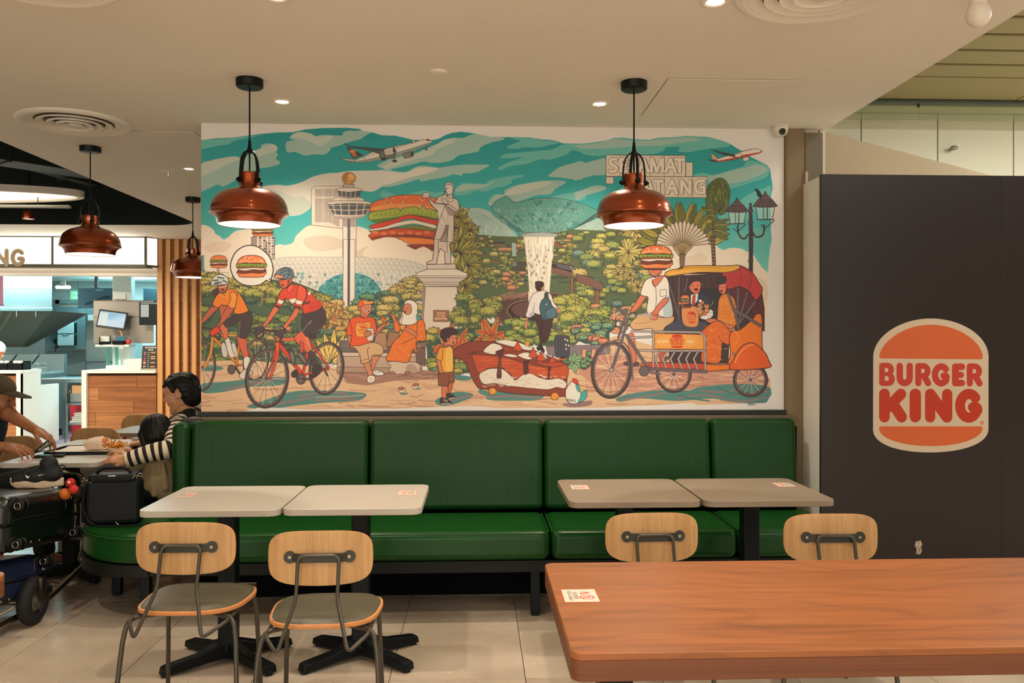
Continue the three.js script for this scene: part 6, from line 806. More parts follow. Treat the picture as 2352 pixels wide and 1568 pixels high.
  blob('820,840 1000,850 1200,930 1300,920 1390,1020 1300,1110 1100,1140 960,1120 900,1010', cl); blob('2160,560 2240,510 2327,480 2327,600 2250,600', cg);
  fr(Z2);
  blob('0,570 60,500 250,430 380,410 560,330 640,300 720,255 820,235 930,235 1040,195 1150,205 1400,235 1370,265 1260,290 1140,340 1110,390 1040,410 880,440 810,490 700,520 560,525 470,510 360,540 100,600 60,610', cg);
  blob('0,570 160,480 380,420 540,360 640,300 720,255 840,240 800,300 640,360 560,430 330,500 60,590', cl);
  blob('0,620 250,630 390,570 500,560 640,580 800,560 930,548 1100,545 1235,552 1160,600 1060,640 930,650 910,675 820,660 720,690 560,720 440,740 420,715 300,750 150,790 0,795', cg); blob('0,630 250,640 420,580 640,590 500,650 300,700 0,780', cw);
  blob('1440,345 1500,310 1590,270 1480,240 1700,235 1880,270 1990,270 2040,295 1930,320 1820,345 1650,345 1560,362 1470,360', ct);
  blob('1355,462 1420,425 1600,405 1800,385 1960,370 2100,310 2327,310 2327,370 2200,380 2120,430 1930,490 1830,485 1660,540 1480,565 1380,610 1325,595 1390,550 1480,510 1620,465 1480,470 1380,475', ct);
  blob('1920,680 1960,640 2040,580 2170,540 2327,515 2327,700 2230,720 2090,700 1960,690', cg); blob('820,880 880,820 900,770 960,755 1180,765 1230,730 1400,690 1610,665 1635,680 1580,700 1500,720 1490,760 1400,800 1300,815 1190,860 1080,850 1000,885 900,905', ct); blob('840,860 910,780 1180,775 1300,740 1180,810 1000,840', cg);
  blob('1220,1000 1290,900 1400,890 1420,840 1530,790 1680,760 1830,735 2010,730 2130,745 2050,800 1990,840 1940,890 1800,900 1700,930 1540,980 1400,940 1270,1020', cg); blob('1420,900 1540,800 1840,745 1960,760 1780,830 1600,880', cl);
  blob('0,850 200,900 460,850 600,870 700,860 640,930 400,960 0,930', ct); blob('1960,920 2327,860 2327,960 2120,950', ct);
  fr(Z3);
  blob('0,280 240,260 400,222 520,215 700,235 820,238 940,212 1240,195 1420,205 1540,235 1650,275 1640,310 1480,330 1320,350 1230,370 1110,360 1115,315 970,320 960,350 820,390 420,395 280,410 130,400 60,370 0,345', ct); blob('0,300 240,275 420,230 640,250 840,240 1200,215 1360,240 1120,270 900,300 600,310 300,330 80,330', cg);
  blob('0,500 130,480 240,450 330,440 335,600 200,620 40,660 0,665', cg); blob('0,800 60,780 200,730 290,728 340,760 240,800 120,830 20,880', cg);
  blob('1240,650 1340,590 1480,610 1640,570 1800,520 1820,480 1900,460 2060,510 2085,560 2040,640 1900,690 1740,740 1640,755 1500,720 1400,700', ct); blob('1300,630 1480,620 1700,560 1840,530 1960,500 2060,560 1900,650 1700,700 1500,690', cg);
  blob('1560,1060 1680,960 1780,880 1860,820 1960,780 2080,730 2100,760 2060,880 1960,960 1850,1080 1640,1150 1560,1120', ct); blob('1700,1300 1760,1230 1850,1200 1960,1180 2080,1240 2040,1330 1900,1360 1740,1340', ct);
  c.restore();
  // ---- cumulus
  const cream = '#f1e5d2', creamS = '#dcd0bd', pale = '#cfdcd2';
  fr(Z1);
  blob('-60,1240 120,1245 190,1260 260,1310 275,1345 330,1380 375,1415 430,1385 455,1360 520,1315 620,1300 680,1290 760,1310 860,1360 960,1480 1020,1470 1090,1480 1180,1450 1210,1380 1270,1320 1330,1270 1400,1245 1540,1215 1640,1230 1760,1270 1900,1260 2050,1300 2150,1380 2220,1400 2327,1380 2900,1500 2900,1900 -60,1900', cream);
  blob('1300,1420 1500,1370 1700,1400 1800,1480 1640,1540 1400,1540', creamS); blob('150,1500 300,1440 460,1470 380,1560 200,1560', '#e9d5bd'); blob('1900,1560 2100,1480 2300,1500 2327,1600 1900,1640', creamS);
  fr(Z3); blob('820,1330 900,1180 1010,1130 1120,1090 1260,1120 1390,1150 1440,1250 1500,1350 1580,1410 1680,1390 1780,1400 1840,1430 1900,1450 1960,1560 2060,1740 1500,1960 800,1900', cream);
  blob('1100,1520 1250,1470 1340,1440 1420,1500 1360,1560 1180,1600', '#e6d6c0'); fr(Z7); blob('1460,200 1540,290 1580,340 1590,480 1560,700 1480,560 1440,400', '#f0e3cf'); blob('1400,420 1500,360 1570,420 1575,560 1500,520', '#e3d5bf');
  // ---- far buildings
  fr(Z1);
  poly('1392,830 1430,797 1760,795 1760,1290 1392,1248', '#e6dccd', ink, 0.7); for (let i = 0; i < 26; i++) { const x = 1437 + i * 11; if (x > 1735) break; seg([at(x, 840), at(x, 920)], '#4a4446', 0.7); seg([at(x, 936), at(x, 1215 + Math.max(0, x - 1600) * 0.45)], '#4a4446', 0.7); } seg('1405,925 1750,925', '#e6dccd', 2); seg('1430,830 1750,830', ink, 0.6); seg('1530,830 1530,1215', '#efe6da', 1.6); seg('1640,830 1640,1230', '#efe6da', 1.6);
  // burger-topped block
  poly('695,1390 755,1370 950,1368 965,1400 965,1640 695,1640', '#e3d8ca', ink, 0.8); poly('695,1390 755,1380 755,1640 695,1640', '#a3938e', ink, 0.6); for (let r = 0; r < 9; r++) for (let k = 0; k < 4; k++) { const x = [785, 835, 890, 935][k]; poly([at(x, 1388 + r * 32), at(x + 26, 1388 + r * 32), at(x + 26, 1406 + r * 32), at(x, 1406 + r * 32)], r % 3 === k % 3 ? '#6b6468' : '#c9beb4', ink, 0.6); } seg('870,1440 870,1640', '#5b5458', 2.2);
  burger(825, 1302, 235, 150, 0.9, 3, true); 
  // control tower
  poly('1757,1170 1915,1170 1905,2250 1757,2250', '#eee4d6', ink, 0.8); poly('1757,1170 1815,1170 1815,1275 1757,1262', '#b6a6a0'); poly('1845,1170 1905,1170 1905,1275 1845,1265', '#b6a6a0'); poly('1814,1170 1842,1170 1842,2250 1814,2250', '#5f666c', ink, 0.6); for (let y = 1200; y < 2240; y += 26) seg([at(1815, y), at(1841, y)], '#aab0b0', 0.5);
  poly('1765,770 1890,775 1890,820 1765,815', '#cdc3b4', ink, 0.7); for (let i = 0; i < 9; i++) seg([at(1775 + i * 13, 780), at(1775 + i * 13, 812)], '#8d8378', 0.6);
  ell(1828, 705, 79, 70, '#d79b58', ink, 0.8); blob('1760,690 1790,650 1830,640 1800,690 1790,740 1770,740', '#b9793e'); ell(1850, 690, 36, 34, '#e6b878'); ell(1815, 700, 12, 9, '#a86a36'); ell(1870, 735, 14, 8, '#b9793e'); ell(1795, 735, 8, 6, '#9c5f30');
  blob('1690,850 1710,822 1830,815 1950,822 1975,850 1830,868', '#eae0d0', ink, 0.7); poly('1702,852 1830,866 1968,850 1950,925 1830,935 1722,918', '#5b6064', ink, 0.7); for (const [a, b] of [[1745, 1752], [1795, 1798], [1850, 1848], [1905, 1898]]) seg([at(a, 858), at(b, 928)], '#d6ccbe', 1.6); seg('1722,920 1830,935 1950,926', '#d6ccbe', 2);
  poly('1650,940 1700,925 1830,938 1960,928 2000,945 2010,975 1640,975', '#e6dccc', ink, 0.7);
  blob('1565,1000 1640,972 1830,962 2030,972 2095,1005 2060,1080 2030,1130 1960,1165 1830,1178 1700,1165 1620,1110', '#ddd2c3', ink, 0.8); poly('1575,1008 1830,996 2085,1008 2060,1060 1830,1072 1605,1060', '#585c60', ink, 0.6); poly('1612,1074 1830,1086 2050,1074 2020,1124 1830,1130 1650,1122', '#585c60', ink, 0.6); for (const [a, b] of [[1640, 1675], [1730, 1745], [1828, 1828], [1925, 1912], [2015, 1985]]) seg([at(a, 1000), at(b, 1128)], '#e6dccc', 1.7); seg('1580,1020 2082,1020', '#e6dccc', 1); blob('1640,1140 1830,1150 2010,1140 1960,1168 1830,1178 1700,1166', '#b7a8a0');
  // ---- ribbed glass dome
  fr(Z4);
  blob('640,180 760,135 900,118 1200,118 1500,118 1800,130 2020,165 2150,240 2200,420 2150,620 900,620 720,520', '#dcd8ce', '#8f8a86', 0.6);
  c.save(); blob('640,180 760,135 900,118 1200,118 1500,118 1800,130 2020,165 2150,240 2200,420 2150,620 900,620 720,520', null); c.clip();
  { const q = R(91); for (let i = 0; i < 34; i++) { line([at(620 + i * 48, 110), at(690 + i * 48, 200), at(745 + i * 48, 330), at(770 + i * 48, 520)], '#8b8c8a', 0.6); line([at(760 + i * 48, 110), at(680 + i * 48, 240), at(630 + i * 48, 420), at(600 + i * 48, 560)], '#9a9a96', 0.45); }
    for (let r = 0; r < 9; r++) line([at(600, 200 + r * 42), at(1200, 175 + r * 42), at(1800, 190 + r * 42), at(2200, 240 + r * 42)], '#a2a19c', 0.45);
    for (let i = 0; i < 150; i++) { const x = 760 + q() * 1250, y = 250 + q() * 240; poly([at(x, y), at(x + 34, y), at(x + 17, y + 32)], ['#8fb7b4', '#b8cbc6', '#6d9a9c', '#e6e0d4'][Math.floor(q() * 4)]); } }
  c.restore();
  blob('1140,420 1190,350 1270,295 1360,265 1440,258 1540,270 1630,315 1690,380 1730,480 1730,620 1140,620', '#3f8f94', '#dfe9e2', 1.8);
  c.save(); blob('1140,420 1190,350 1270,295 1360,265 1440,258 1540,270 1630,315 1690,380 1730,480 1730,620 1140,620', null); c.clip();
  { const q = R(92); for (let r = 0; r < 9; r++) for (let i = 0; i < 17; i++) { const x = 1120 + i * 38 + (r % 2) * 19, y = 250 + r * 34, k = Math.floor(q() * 6); poly([at(x, y), at(x + 38, y), at(x + 19, y + 34)], ['#5aa8a8', '#2f7c86', '#3f8f94', '#79bdb6', '#296f7c', '#4c9c9e'][k], '#93c3bd', 0.4); } }
  c.restore();
  poly('1366,-40 1472,-40 1468,640 1362,640', '#eee4d6', ink, 0.7); poly('1407,-40 1426,-40 1424,640 1405,640', '#4f5a66', ink, 0.5);
  // ---- giant burger beside the statue
  fr(Z2);
  blob('-160,1080 -120,990 0,945 160,905 340,895 520,915 640,960 700,1060 600,1060 400,1050 160,1050 0,1080 -120,1100', '#e8743c', ink, 1);
  blob('-140,1060 0,1010 200,1000 420,1010 620,1060 500,1085 300,1060 0,1085', '#efa05c'); { const q = R(15); for (let i = 0; i < 20; i++) { const x = -60 + q() * 640, y = 925 + q() * 100; ell(x, y, 13, 7, '#f7e3bd', ink, 0.4, q() * 2); } }
  blob('-170,1170 -140,1100 0,1075 160,1050 200,1080 240,1050 330,1040 390,1035 420,1065 470,1025 500,1060 560,1065 690,1120 640,1170 500,1150 330,1130 240,1160 100,1180 0,1200 -100,1200', '#a8b84c', ink, 1); blob('-150,1190 0,1170 200,1150 330,1130 500,1150 630,1175 560,1200 300,1150 100,1195 -60,1230', '#5f7f3a');
  for (let i = 0; i < 14; i++) line([at(-120 + i * 52, 1120), at(-100 + i * 52, 1150), at(-70 + i * 52, 1110), at(-60 + i * 52, 1090)], '#56762f', 0.9);
  blob('-160,1260 0,1215 140,1180 280,1130 380,1140 560,1180 680,1200 640,1250 440,1200 300,1175 100,1240 -80,1290', '#dd4430', ink, 0.9); blob('-160,1300 0,1270 160,1220 330,1190 420,1200 640,1260 600,1290 400,1240 300,1240 100,1280 -90,1330', '#eadfc8', ink, 0.9); blob('-160,1320 0,1300 220,1270 360,1250 620,1300 560,1320 300,1290 60,1310 -60,1350', '#7f8a44', ink, 0.8);
  blob('-170,1370 -60,1320 120,1290 320,1290 520,1310 640,1330 620,1400 400,1370 200,1360 0,1380 -100,1420', '#c8512c', ink, 1); for (let i = 0; i < 7; i++) ell(-90 + i * 100, 1335 + (i % 2) * 12, 38, 20, '#e27a48');
  blob('-150,1400 0,1370 200,1360 420,1375 620,1400 620,1470 400,1430 200,1420 100,1400 -60,1440', '#8a3a26'); blob('-120,1420 60,1390 260,1390 460,1400 640,1430 620,1480 400,1480 260,1450 160,1400 0,1440', '#ef8a3e', ink, 0.7); blob('260,1480 400,1470 620,1480 560,1560 480,1530 380,1535 300,1500', '#8d3d30');
  fr(Z1); blob('2080,1460 2200,1400 2330,1390 2460,1440 2560,1540 2700,1500 2760,1600 2040,1620', cream);
  // ---- trees, domes and the flared glass funnel in the middle
  fr(Z2);
  blob('880,1080 1000,1050 1130,1050 1240,1090 1300,1150 1420,1230 1560,1380 1560,1480 900,1480', '#a9c8c0', '#6e8a86', 0.7); { const q = R(33); for (let i = 0; i < 90; i++) { const x = 930 + q() * 560, y = 1080 + q() * 340; seg([at(x, y), at(x + 40 + q() * 60, y + 20 + q() * 70)], i % 3 ? '#6f9a96' : '#dfe8de', 0.6); } } seg('1195,1240 1190,1480', '#dbe6dc', 1.6); seg('1330,1270 1220,1450', '#dbe6dc', 1.4); seg('1120,1300 1160,1420', '#dbe6dc', 1.2);
  fr(Z3); blob('-20,1300 0,1180 160,1110 330,1060 460,1110 560,1200 700,1340', '#a9c8c0', '#6e8a86', 0.7); { const q = R(34); for (let i = 0; i < 50; i++) { const x = 0 + q() * 460, y = 1120 + q() * 170; line([at(x, y), at(x + 30, y - 22), at(x + 60, y - 6)], i % 3 ? '#6f9a96' : '#dfe8de', 0.6); } }
  fr(Z2);
  blob('1268,1060 1290,990 1360,940 1430,910 1470,940 1540,985 1700,955 1830,935 2050,940 2240,980 2420,1040 2520,1110 2420,1190 2260,1270 2160,1320 2050,1380 1620,1390 1560,1330 1440,1250 1340,1170', '#5aa79e', ink, 0.8);
  c.save(); blob('1268,1060 1290,990 1360,940 1430,910 1470,940 1540,985 1700,955 1830,935 2050,940 2240,980 2420,1040 2520,1110 2420,1190 2260,1270 2160,1320 2050,1380 1620,1390 1560,1330 1440,1250 1340,1170', null); c.clip();
  { const q = R(35); for (let i = 0; i < 60; i++) { const x = 1280 + q() * 1000, y = 950 + q() * 380; poly([at(x, y), at(x + 90, y + 10), at(x + 40, y + 80)], ['#6db5aa', '#4a968f', '#86c3b4', '#3f8985'][Math.floor(q() * 4)]); }
    const cx = 1830, rows = [[940, 620], [1050, 560], [1160, 450], [1250, 330], [1330, 220], [1390, 180]];
    for (let r = 0; r < 5; r++) { const [y0, w0] = rows[r], [y1, w1] = rows[r + 1], n = 11; for (let i = 0; i < n; i++) { const f = -1 + (2 * (i + (r % 2) * 0.5)) / n, g0 = -1 + (2 * (i - 0.5 + (r % 2) * 0.5)) / n, g1 = -1 + (2 * (i + 0.5 + (r % 2) * 0.5)) / n, sg = (u, y, k) => at(cx + u * k, y + 60 * u * u * (r < 2 ? 1.2 : 0.4)); for (const [st, lw] of [['#27585a', 2.3], ['#a9d3c6', 1.3]]) { seg([sg(f, y0, w0), sg(g0, y1, w1)], st, lw); seg([sg(f, y0, w0), sg(g1, y1, w1)], st, lw); if (r) seg([sg(f, y0, w0), sg(-1 + (2 * (i + 1 + (r % 2) * 0.5)) / n, y0, w0)], st, lw); } } }
    for (let i = 0; i < 26; i++) line([at(1290 + i * 12, 1080 + i * 12), at(1420 + i * 8, 1180 + i * 6), at(1560 + i * 4, 1330)], '#376f70', 0.5); for (let i = 0; i < 22; i++) line([at(2520 - i * 6, 1080 + i * 8), at(2330 - i * 8, 1210 + i * 6), at(2090, 1370)], '#41605f', 0.7); }
  c.restore();
  // green hillsides
  const G1 = [['#c9c56a', '#8f9a52', '#5d6f4a'], ['#b4bb62', '#7f9150', '#4c6448'], ['#d3c878', '#a3a35a', '#6c7a50']], G2 = [['#a3ad62', '#6f8450', '#44594a'], ['#8ea25c', '#5d7650', '#3c5350'], ['#cdbd78', '#9a9a5e', '#5e6c4c']], GR = [['#d8a070', '#b07a58', '#6f6050'], ['#cdb070', '#a08a58', '#60664a'], ['#93a560', '#66804f', '#455c48']];
  fr(Z6);
  foliage('-130,-60 0,-90 250,-70 600,-60 900,-130 1200,-120 1260,0 1260,520 1000,560 620,520 300,640 0,640 -120,420', 10, 40, 80, G2, 50, 0.6, 0.7, '#56694a');
  { const q = R(52); for (let i = 0; i < 60; i++) { const x = -80 + q() * 1320, y = -50 + q() * 420; line([at(x, y), at(x + 60, y + (q() - 0.5) * 10), at(x + 150 + q() * 60, y + (q() - 0.5) * 12)], ['#a8704e', '#8d5c46', '#c99a72', '#4a5548', '#3d4a44'][Math.floor(q() * 5)], 3 + q() * 2); } }
  foliage('-130,-60 0,-70 250,-60 600,-50 900,-110 1200,-110 1260,0 1260,330 1000,330 620,420 300,400 0,400 -120,420', 190, 20, 46, G2.concat(G1, GR), 53, 0.62, 0.7);
  for (const [x, y, r, s] of [[340, 190, 90, 61], [120, 260, 70, 62], [940, 60, 85, 63], [1080, 150, 70, 64], [860, 140, 70, 65], [240, 350, 70, 66], [420, 300, 60, 67]]) fan(x, y, r, 15, 0, 6.28, ['#8fa75c', '#b5b868', '#6d8850'], s, 0.1, 0.7);
  poly('370,-10 412,-10 412,112 378,112', '#86aaa6', ink, 0.7); for (let k = 0; k < 5; k++) seg([at(378 + k * 8, -10), at(380 + k * 8, 110)], '#c9dcd2', 0.6); poly('370,150 500,160 500,250 370,240', '#4b4a45'); seg('380,160 380,195 396,195 396,160', '#cfd8cc', 0.8); seg('400,160 400,195 416,195 416,160', '#cfd8cc', 0.8);
  // basin and path
  blob('200,560 330,470 520,440 760,440 1000,480 1120,560 1160,700 1080,840 900,780 700,760 420,760 240,700', '#8d665a'); blob('230,580 330,505 520,462 760,452 930,490 1010,560 1020,640 900,760 700,780 420,750 280,690', '#5a4038', ink, 1); blob('335,590 380,540 460,512 620,500 800,520 900,560 880,640 700,690 500,710 400,680 345,630', '#3d2a2a', '#c0a59a', 1.2); blob('370,590 420,540 520,522 560,560 520,640 440,650', '#6a4a48');
  { const q = R(54); for (let i = 0; i < 36; i++) { const x = 980 + q() * 150, y = 480 + q() * 260; line([at(x, y), at(x + 20, y - 5), at(x + 44, y + 2)], '#b58f7e', 1.3); } for (let i = 0; i < 26; i++) { const x = 240 + q() * 260, y = 440 + q() * 60; line([at(x, y), at(x + 30, y - 10), at(x + 64, y - 12)], '#a57c6c', 1.3); } }
  // monorail
  poly('720,215 740,205 950,250 1180,330 1254,390 1254,440 1180,420 1000,330 720,255', '#7a5b52', ink, 1); seg('728,205 960,245 1190,318', '#b79a8c', 1.6); seg('930,235 1180,293', '#d9c7b6', 1.2); poly('905,300 928,310 928,478 905,470', '#9a6a50', ink, 0.9); poly('1125,410 1165,425 1160,580 1122,570', '#8d614c', ink, 0.9);
  blob('726,165 800,175 905,195 945,230 948,262 900,250 800,222 726,205', '#34323a', ink, 1); poly('800,185 900,205 925,235 880,228 800,208', '#4d5560', '#c9c0b4', 0.7); seg('900,200 940,235 935,258', '#cfc4b6', 1.2); seg('728,172 785,180 785,215', '#b9aea2', 0.8);
  // waterfall
  fr(Z2); blob('1600,1360 1700,1338 1830,1334 1960,1342 2030,1360 2000,1386 1830,1392 1640,1384', '#aab3ae', ink, 0.8);
  path(P('1632,1380 1990,1384', Z2).concat(P('752,0 735,160 712,440 720,560 600,660 540,620 525,520 530,400 515,200 490,0', Z6)), true, false); paint('#e9e3d2', '#b3ae9e', 0.8);
  { const q = R(55); fr(Z2); for (let i = 0; i < 70; i++) { const x = 1660 + q() * 310, y = 1390 + q() * 200; line([at(x, y), at(x + (q() - 0.5) * 12, y + 40), at(x + (q() - 0.5) * 12, y + 80)], ['#f7f3e6', '#cfc9b6', '#b8b39e', '#f7f3e6'][Math.floor(q() * 4)], 1 + q() * 1.2); } fr(Z6); for (let i = 0; i < 80; i++) { const x = 525 + q() * 190, y = 10 + q() * 480; line([at(x, y), at(x + (q() - 0.5) * 8, y + 30), at(x, y + 64)], ['#f7f3e6', '#d8d2be', '#c6c0ac', '#f7f3e6'][Math.floor(q() * 4)], 1 + q()); } for (let i = 0; i < 22; i++) ell(525 + q() * 190, 10 + q() * 300, 6 + q() * 5, 9 + q() * 8, '#a7a290'); }
  // ---- right-hand jungle
  fr(Z3);
  foliage('300,1250 420,1160 600,1100 820,1110 900,1250 860,1420 700,1600 420,1620 0,1500 0,1330', 60, 34, 70, G1.concat(G2), 70, 0.7, 0.9, '#4f6450');
  poly('880,1150 1010,1120 1130,1090 1270,1115 1390,1150 1350,1290 1230,1380 1060,1380 920,1290', '#f0e5d3');
  blob('500,1330 600,1300 760,1320 860,1380 700,1450 560,1420', '#3f5455'); fan(630, 1190, 180, 17, 0, 6.28, ['#d6c774', '#b9b160', '#e2d68c'], 71, 0.1); fan(590, 1430, 160, 17, 0, 6.28, ['#d6c774', '#b9b160', '#cdc47a'], 72, 0.1); for (const [x, y, a] of [[870, 1200, 3.0], [880, 1240, 2.8], [880, 1290, 2.7], [780, 1210, 3.3]]) leaf(x, y, a, 220, 34, '#a3a454', 1);
  // traveller's palm
  fr(Z3);
  { const q = R(73); for (let i = 0; i < 19; i++) { const a = -2.88 + (i / 18) * 2.62, x = 1150, y = 1420, L1 = 330 - 60 * Math.abs(Math.cos(a)) * 0.4; const ex = x + Math.cos(a) * L1 * 0.98, ey = y + Math.sin(a) * L1 * 0.92; for (const [st, lw] of [[ink, 2.6], ['#d9c598', 1.3]]) seg([at(x + Math.cos(a) * 30, y - 40 + Math.sin(a) * 20), at(ex, ey)], st, lw); } 
    for (let i = 0; i < 19; i++) { const a = -2.88 + (i / 18) * 2.62, x = 1150, y = 1420, L1 = 330 - 60 * Math.abs(Math.cos(a)) * 0.4, ex = x + Math.cos(a) * L1 * 0.95, ey = y + Math.sin(a) * L1 * 0.9; leaf(ex, ey, a + (q() - 0.5) * 0.25, 210 + q() * 40, 34, ['#a49a46', '#7e8440', '#b8ab52', '#6d7544'][i % 4], 1); }
    blob('1050,1380 1090,1360 1160,1330 1230,1365 1255,1380 1200,1440 1175,1480 1120,1480 1085,1440', '#b7a070', ink, 1); for (let i = 0; i < 9; i++) line([at(1070 + i * 20, 1350 + Math.abs(i - 4) * 6), at(1110 + i * 9, 1420), at(1130 + i * 5, 1470)], '#5d4a34', 0.9); poly('1120,1460 1178,1460 1162,1700 1132,1700', '#6c5a46', ink, 1); for (let i = 0; i < 12; i++) seg([at(1125, 1480 + i * 18), at(1170, 1470 + i * 18)], '#b9a382', 0.8);
    // tall palm on the right
    blob('1400,860 1420,760 1450,700 1500,660 1550,645 1600,660 1640,720 1660,800 1650,900 1620,1000 1560,1040 1480,1000 1410,950', '#5d6f3c', ink, 1); for (let i = 0; i < 7; i++) line([at(1540, 1010), at(1440 + i * 34, 860), at(1450 + i * 26, 680 + Math.abs(i - 3) * 12)], ink, 1); for (let i = 0; i < 26; i++) { const x = 1430 + q() * 200, y = 690 + q() * 280; line([at(x, y), at(x + 14, y + 20), at(x + 8, y + 40)], '#8c9a52', 1.4); }
    for (let i = 0; i < 5; i++) leaf(1500 + i * 8, 990 + i * 30, -2.9 + i * 0.06, 150 - i * 10, 24, i % 2 ? '#8c9044' : '#6f7c3e', 1); for (let i = 0; i < 5; i++) leaf(1470, 1150 + i * 18, -0.35 + i * 0.2, 190, 28, i % 2 ? '#8c9044' : '#6f7c3e', 1); leaf(1480, 1180, -2.6, 90, 22, '#7d8440', 1);
    poly('1455,1260 1500,1260 1500,1400 1508,1600 1475,1600 1462,1420', '#6d5a48', ink, 1); for (let i = 0; i < 18; i++) seg([at(1462, 1275 + i * 18), at(1500, 1290 + i * 18)], i % 2 ? '#b9a080' : ink, 1); }
  // street lamp with two lanterns and a black bird
  { const dk = '#3a3438', d2 = '#57464a'; poly('1863,950 1895,950 1905,1300 1900,1800 1862,1800', dk, ink, 1); ell(1878, 928, 16, 18, dk); for (const y of [985, 1110, 1520]) poly([at(1852, y), at(1908, y), at(1904, y + 22), at(1856, y + 22)], d2, ink, 0.8); line('1905,1230 1930,1270 1970,1275 2010,1250 2025,1200 2022,1150', dk, 4); line('1850,1250 1820,1290 1790,1290 1755,1250 1742,1200 1745,1150', dk, 4);
    const lantern = (x, y, s) => { const T = (u, v) => at(x + u * s, y + v * s); path([T(-95, 120), T(95, 120), T(72, 250), T(-72, 250)], true, false); paint('rgba(190,220,208,0.65)', dk, 1.6); seg([T(-20, 120), T(-16, 250)], dk, 1.6); seg([T(22, 120), T(18, 250)], dk, 2.2); path([T(-125, 118), T(-70, 50), T(70, 50), T(125, 118), T(60, 128), T(-60, 128)], true, false); paint(d2, ink, 1); path([T(-70, 50), T(-36, 22), T(36, 22), T(70, 50)], true, false); paint('#6d5656', ink, 0.9); path([T(-34, 22), T(-14, -4), T(0, -34), T(14, -4), T(34, 22)], true, true); paint(d2, ink, 0.8); path([T(-82, 250), T(82, 250), T(40, 300), T(0, 330), T(-40, 300)], false, true); paint(null, dk, 2); };
    lantern(1735, 885, 1); lantern(2035, 820, 1.08); blob('1922,770 1940,760 1958,768 1980,790 2000,830 1995,865 1975,855 1950,830 1940,790', '#1d191d'); seg('1918,772 1938,768', '#1d191d', 1.6); }
  // welcome letters
  const bk = '#e6dac8'; poly('335,400 1185,404 1185,630 335,628', bk, ink, 0.9); poly('1188,475 1260,480 1260,628 1188,630', bk, ink, 0.8); poly('335,632 415,632 415,708 335,706', bk, ink, 0.8); poly('720,630 1412,632 1408,855 720,850', bk, ink, 0.9); for (const x of [480, 570, 690, 805, 957, 1060]) seg([at(x, 402), at(x, 628)], ink, 0.6); for (const x of [960, 1110, 1262]) seg([at(x, 632), at(x, 852)], ink, 0.6);
  const L3 = (s, x, y) => { text(s, x + 6, y + 2, 205, '#8b7a6c', 0, '', 'center', '#8b7a6c', 4); text(s, x, y, 205, ink, 0, '', 'center', ink, 5.4); text(s, x - 1, y, 205, '#efe5d6', 0, '', 'center', '#efe5d6', 3.6); };
  [['S', 412], ['E', 520], ['L', 625], ['A', 740], ['M', 880], ['A', 1025], ['T', 1122]].forEach(([s, x]) => L3(s, x, 512)); [['A', 790], ['T', 895], ['A', 1040], ['N', 1188], ['G', 1338]].forEach(([s, x]) => L3(s, x, 742));
  // ---- aeroplanes
  function plane(fr0, body, belly, tail, extra) { fr(fr0); blob(body, '#e6e0d4', ink, 0.8); blob(belly, '#93a199'); extra(); poly(tail, '#4b4040', ink, 0.8); }
  plane(Z1, '1840,510 1960,470 2080,410 2200,370 2400,330 2560,290 2640,268 2720,252 2790,268 2775,300 2700,340 2560,390 2300,470 2150,500 1980,520 1880,518', '1850,512 2000,490 2200,450 2500,370 2775,285 2770,305 2690,345 2450,430 2250,480 2050,515 1900,518', '1800,340 1860,365 1990,435 1880,475', () => {
    for (let i = 0; i < 34; i++) { const x = 2010 + i * 19; if (x > 2620) break; ell(x, 455 - (x - 2010) * 0.285, 4, 5, '#4b5252'); } poly('2780,262 2740,248 2722,266 2760,272', '#3c4444'); for (const [x, y] of [[1995, 465], [2392, 320], [2570, 265]]) poly([at(x, y), at(x + 18, y - 5), at(x + 18, y + 28), at(x, y + 33)], '#efe8da', ink, 0.6);
    poly('1770,298 1850,335 2050,350 2270,368 2330,400 2300,430 2200,425 2020,372 1860,350', '#4c5552', ink, 0.8); poly('2190,390 2320,360 2380,380 2360,470 2260,480 2180,460', '#6b756f', ink, 0.8); blob('2240,370 2340,345 2365,385 2350,420 2260,440', '#c9c6ba', ink, 0.9); ell(2352, 378, 14, 30, '#3b4040'); blob('2460,420 2550,395 2577,410 2570,450 2490,470 2462,455', '#7d8780', ink, 0.9); ell(2560, 425, 15, 26, '#3b4040'); poly('1725,480 1800,478 1920,490 1880,510 1800,500', '#c5c9be', ink, 0.7); ell(2230, 480, 30, 18, '#3a3636'); ell(2360, 505, 30, 14, '#3a3636'); seg('2360,470 2360,505', ink, 1.4); ell(2728, 370, 16, 9, '#3a3636'); seg('2728,330 2728,368', ink, 1.2);
  });
  fr(Z1); blob('1835,390 1860,372 1900,385 1898,410 1850,412', '#e88a44'); poly('1860,418 1908,415 1915,428 1868,430', '#e88a44'); blob('1868,438 1920,434 1915,448 1880,450', '#e88a44');
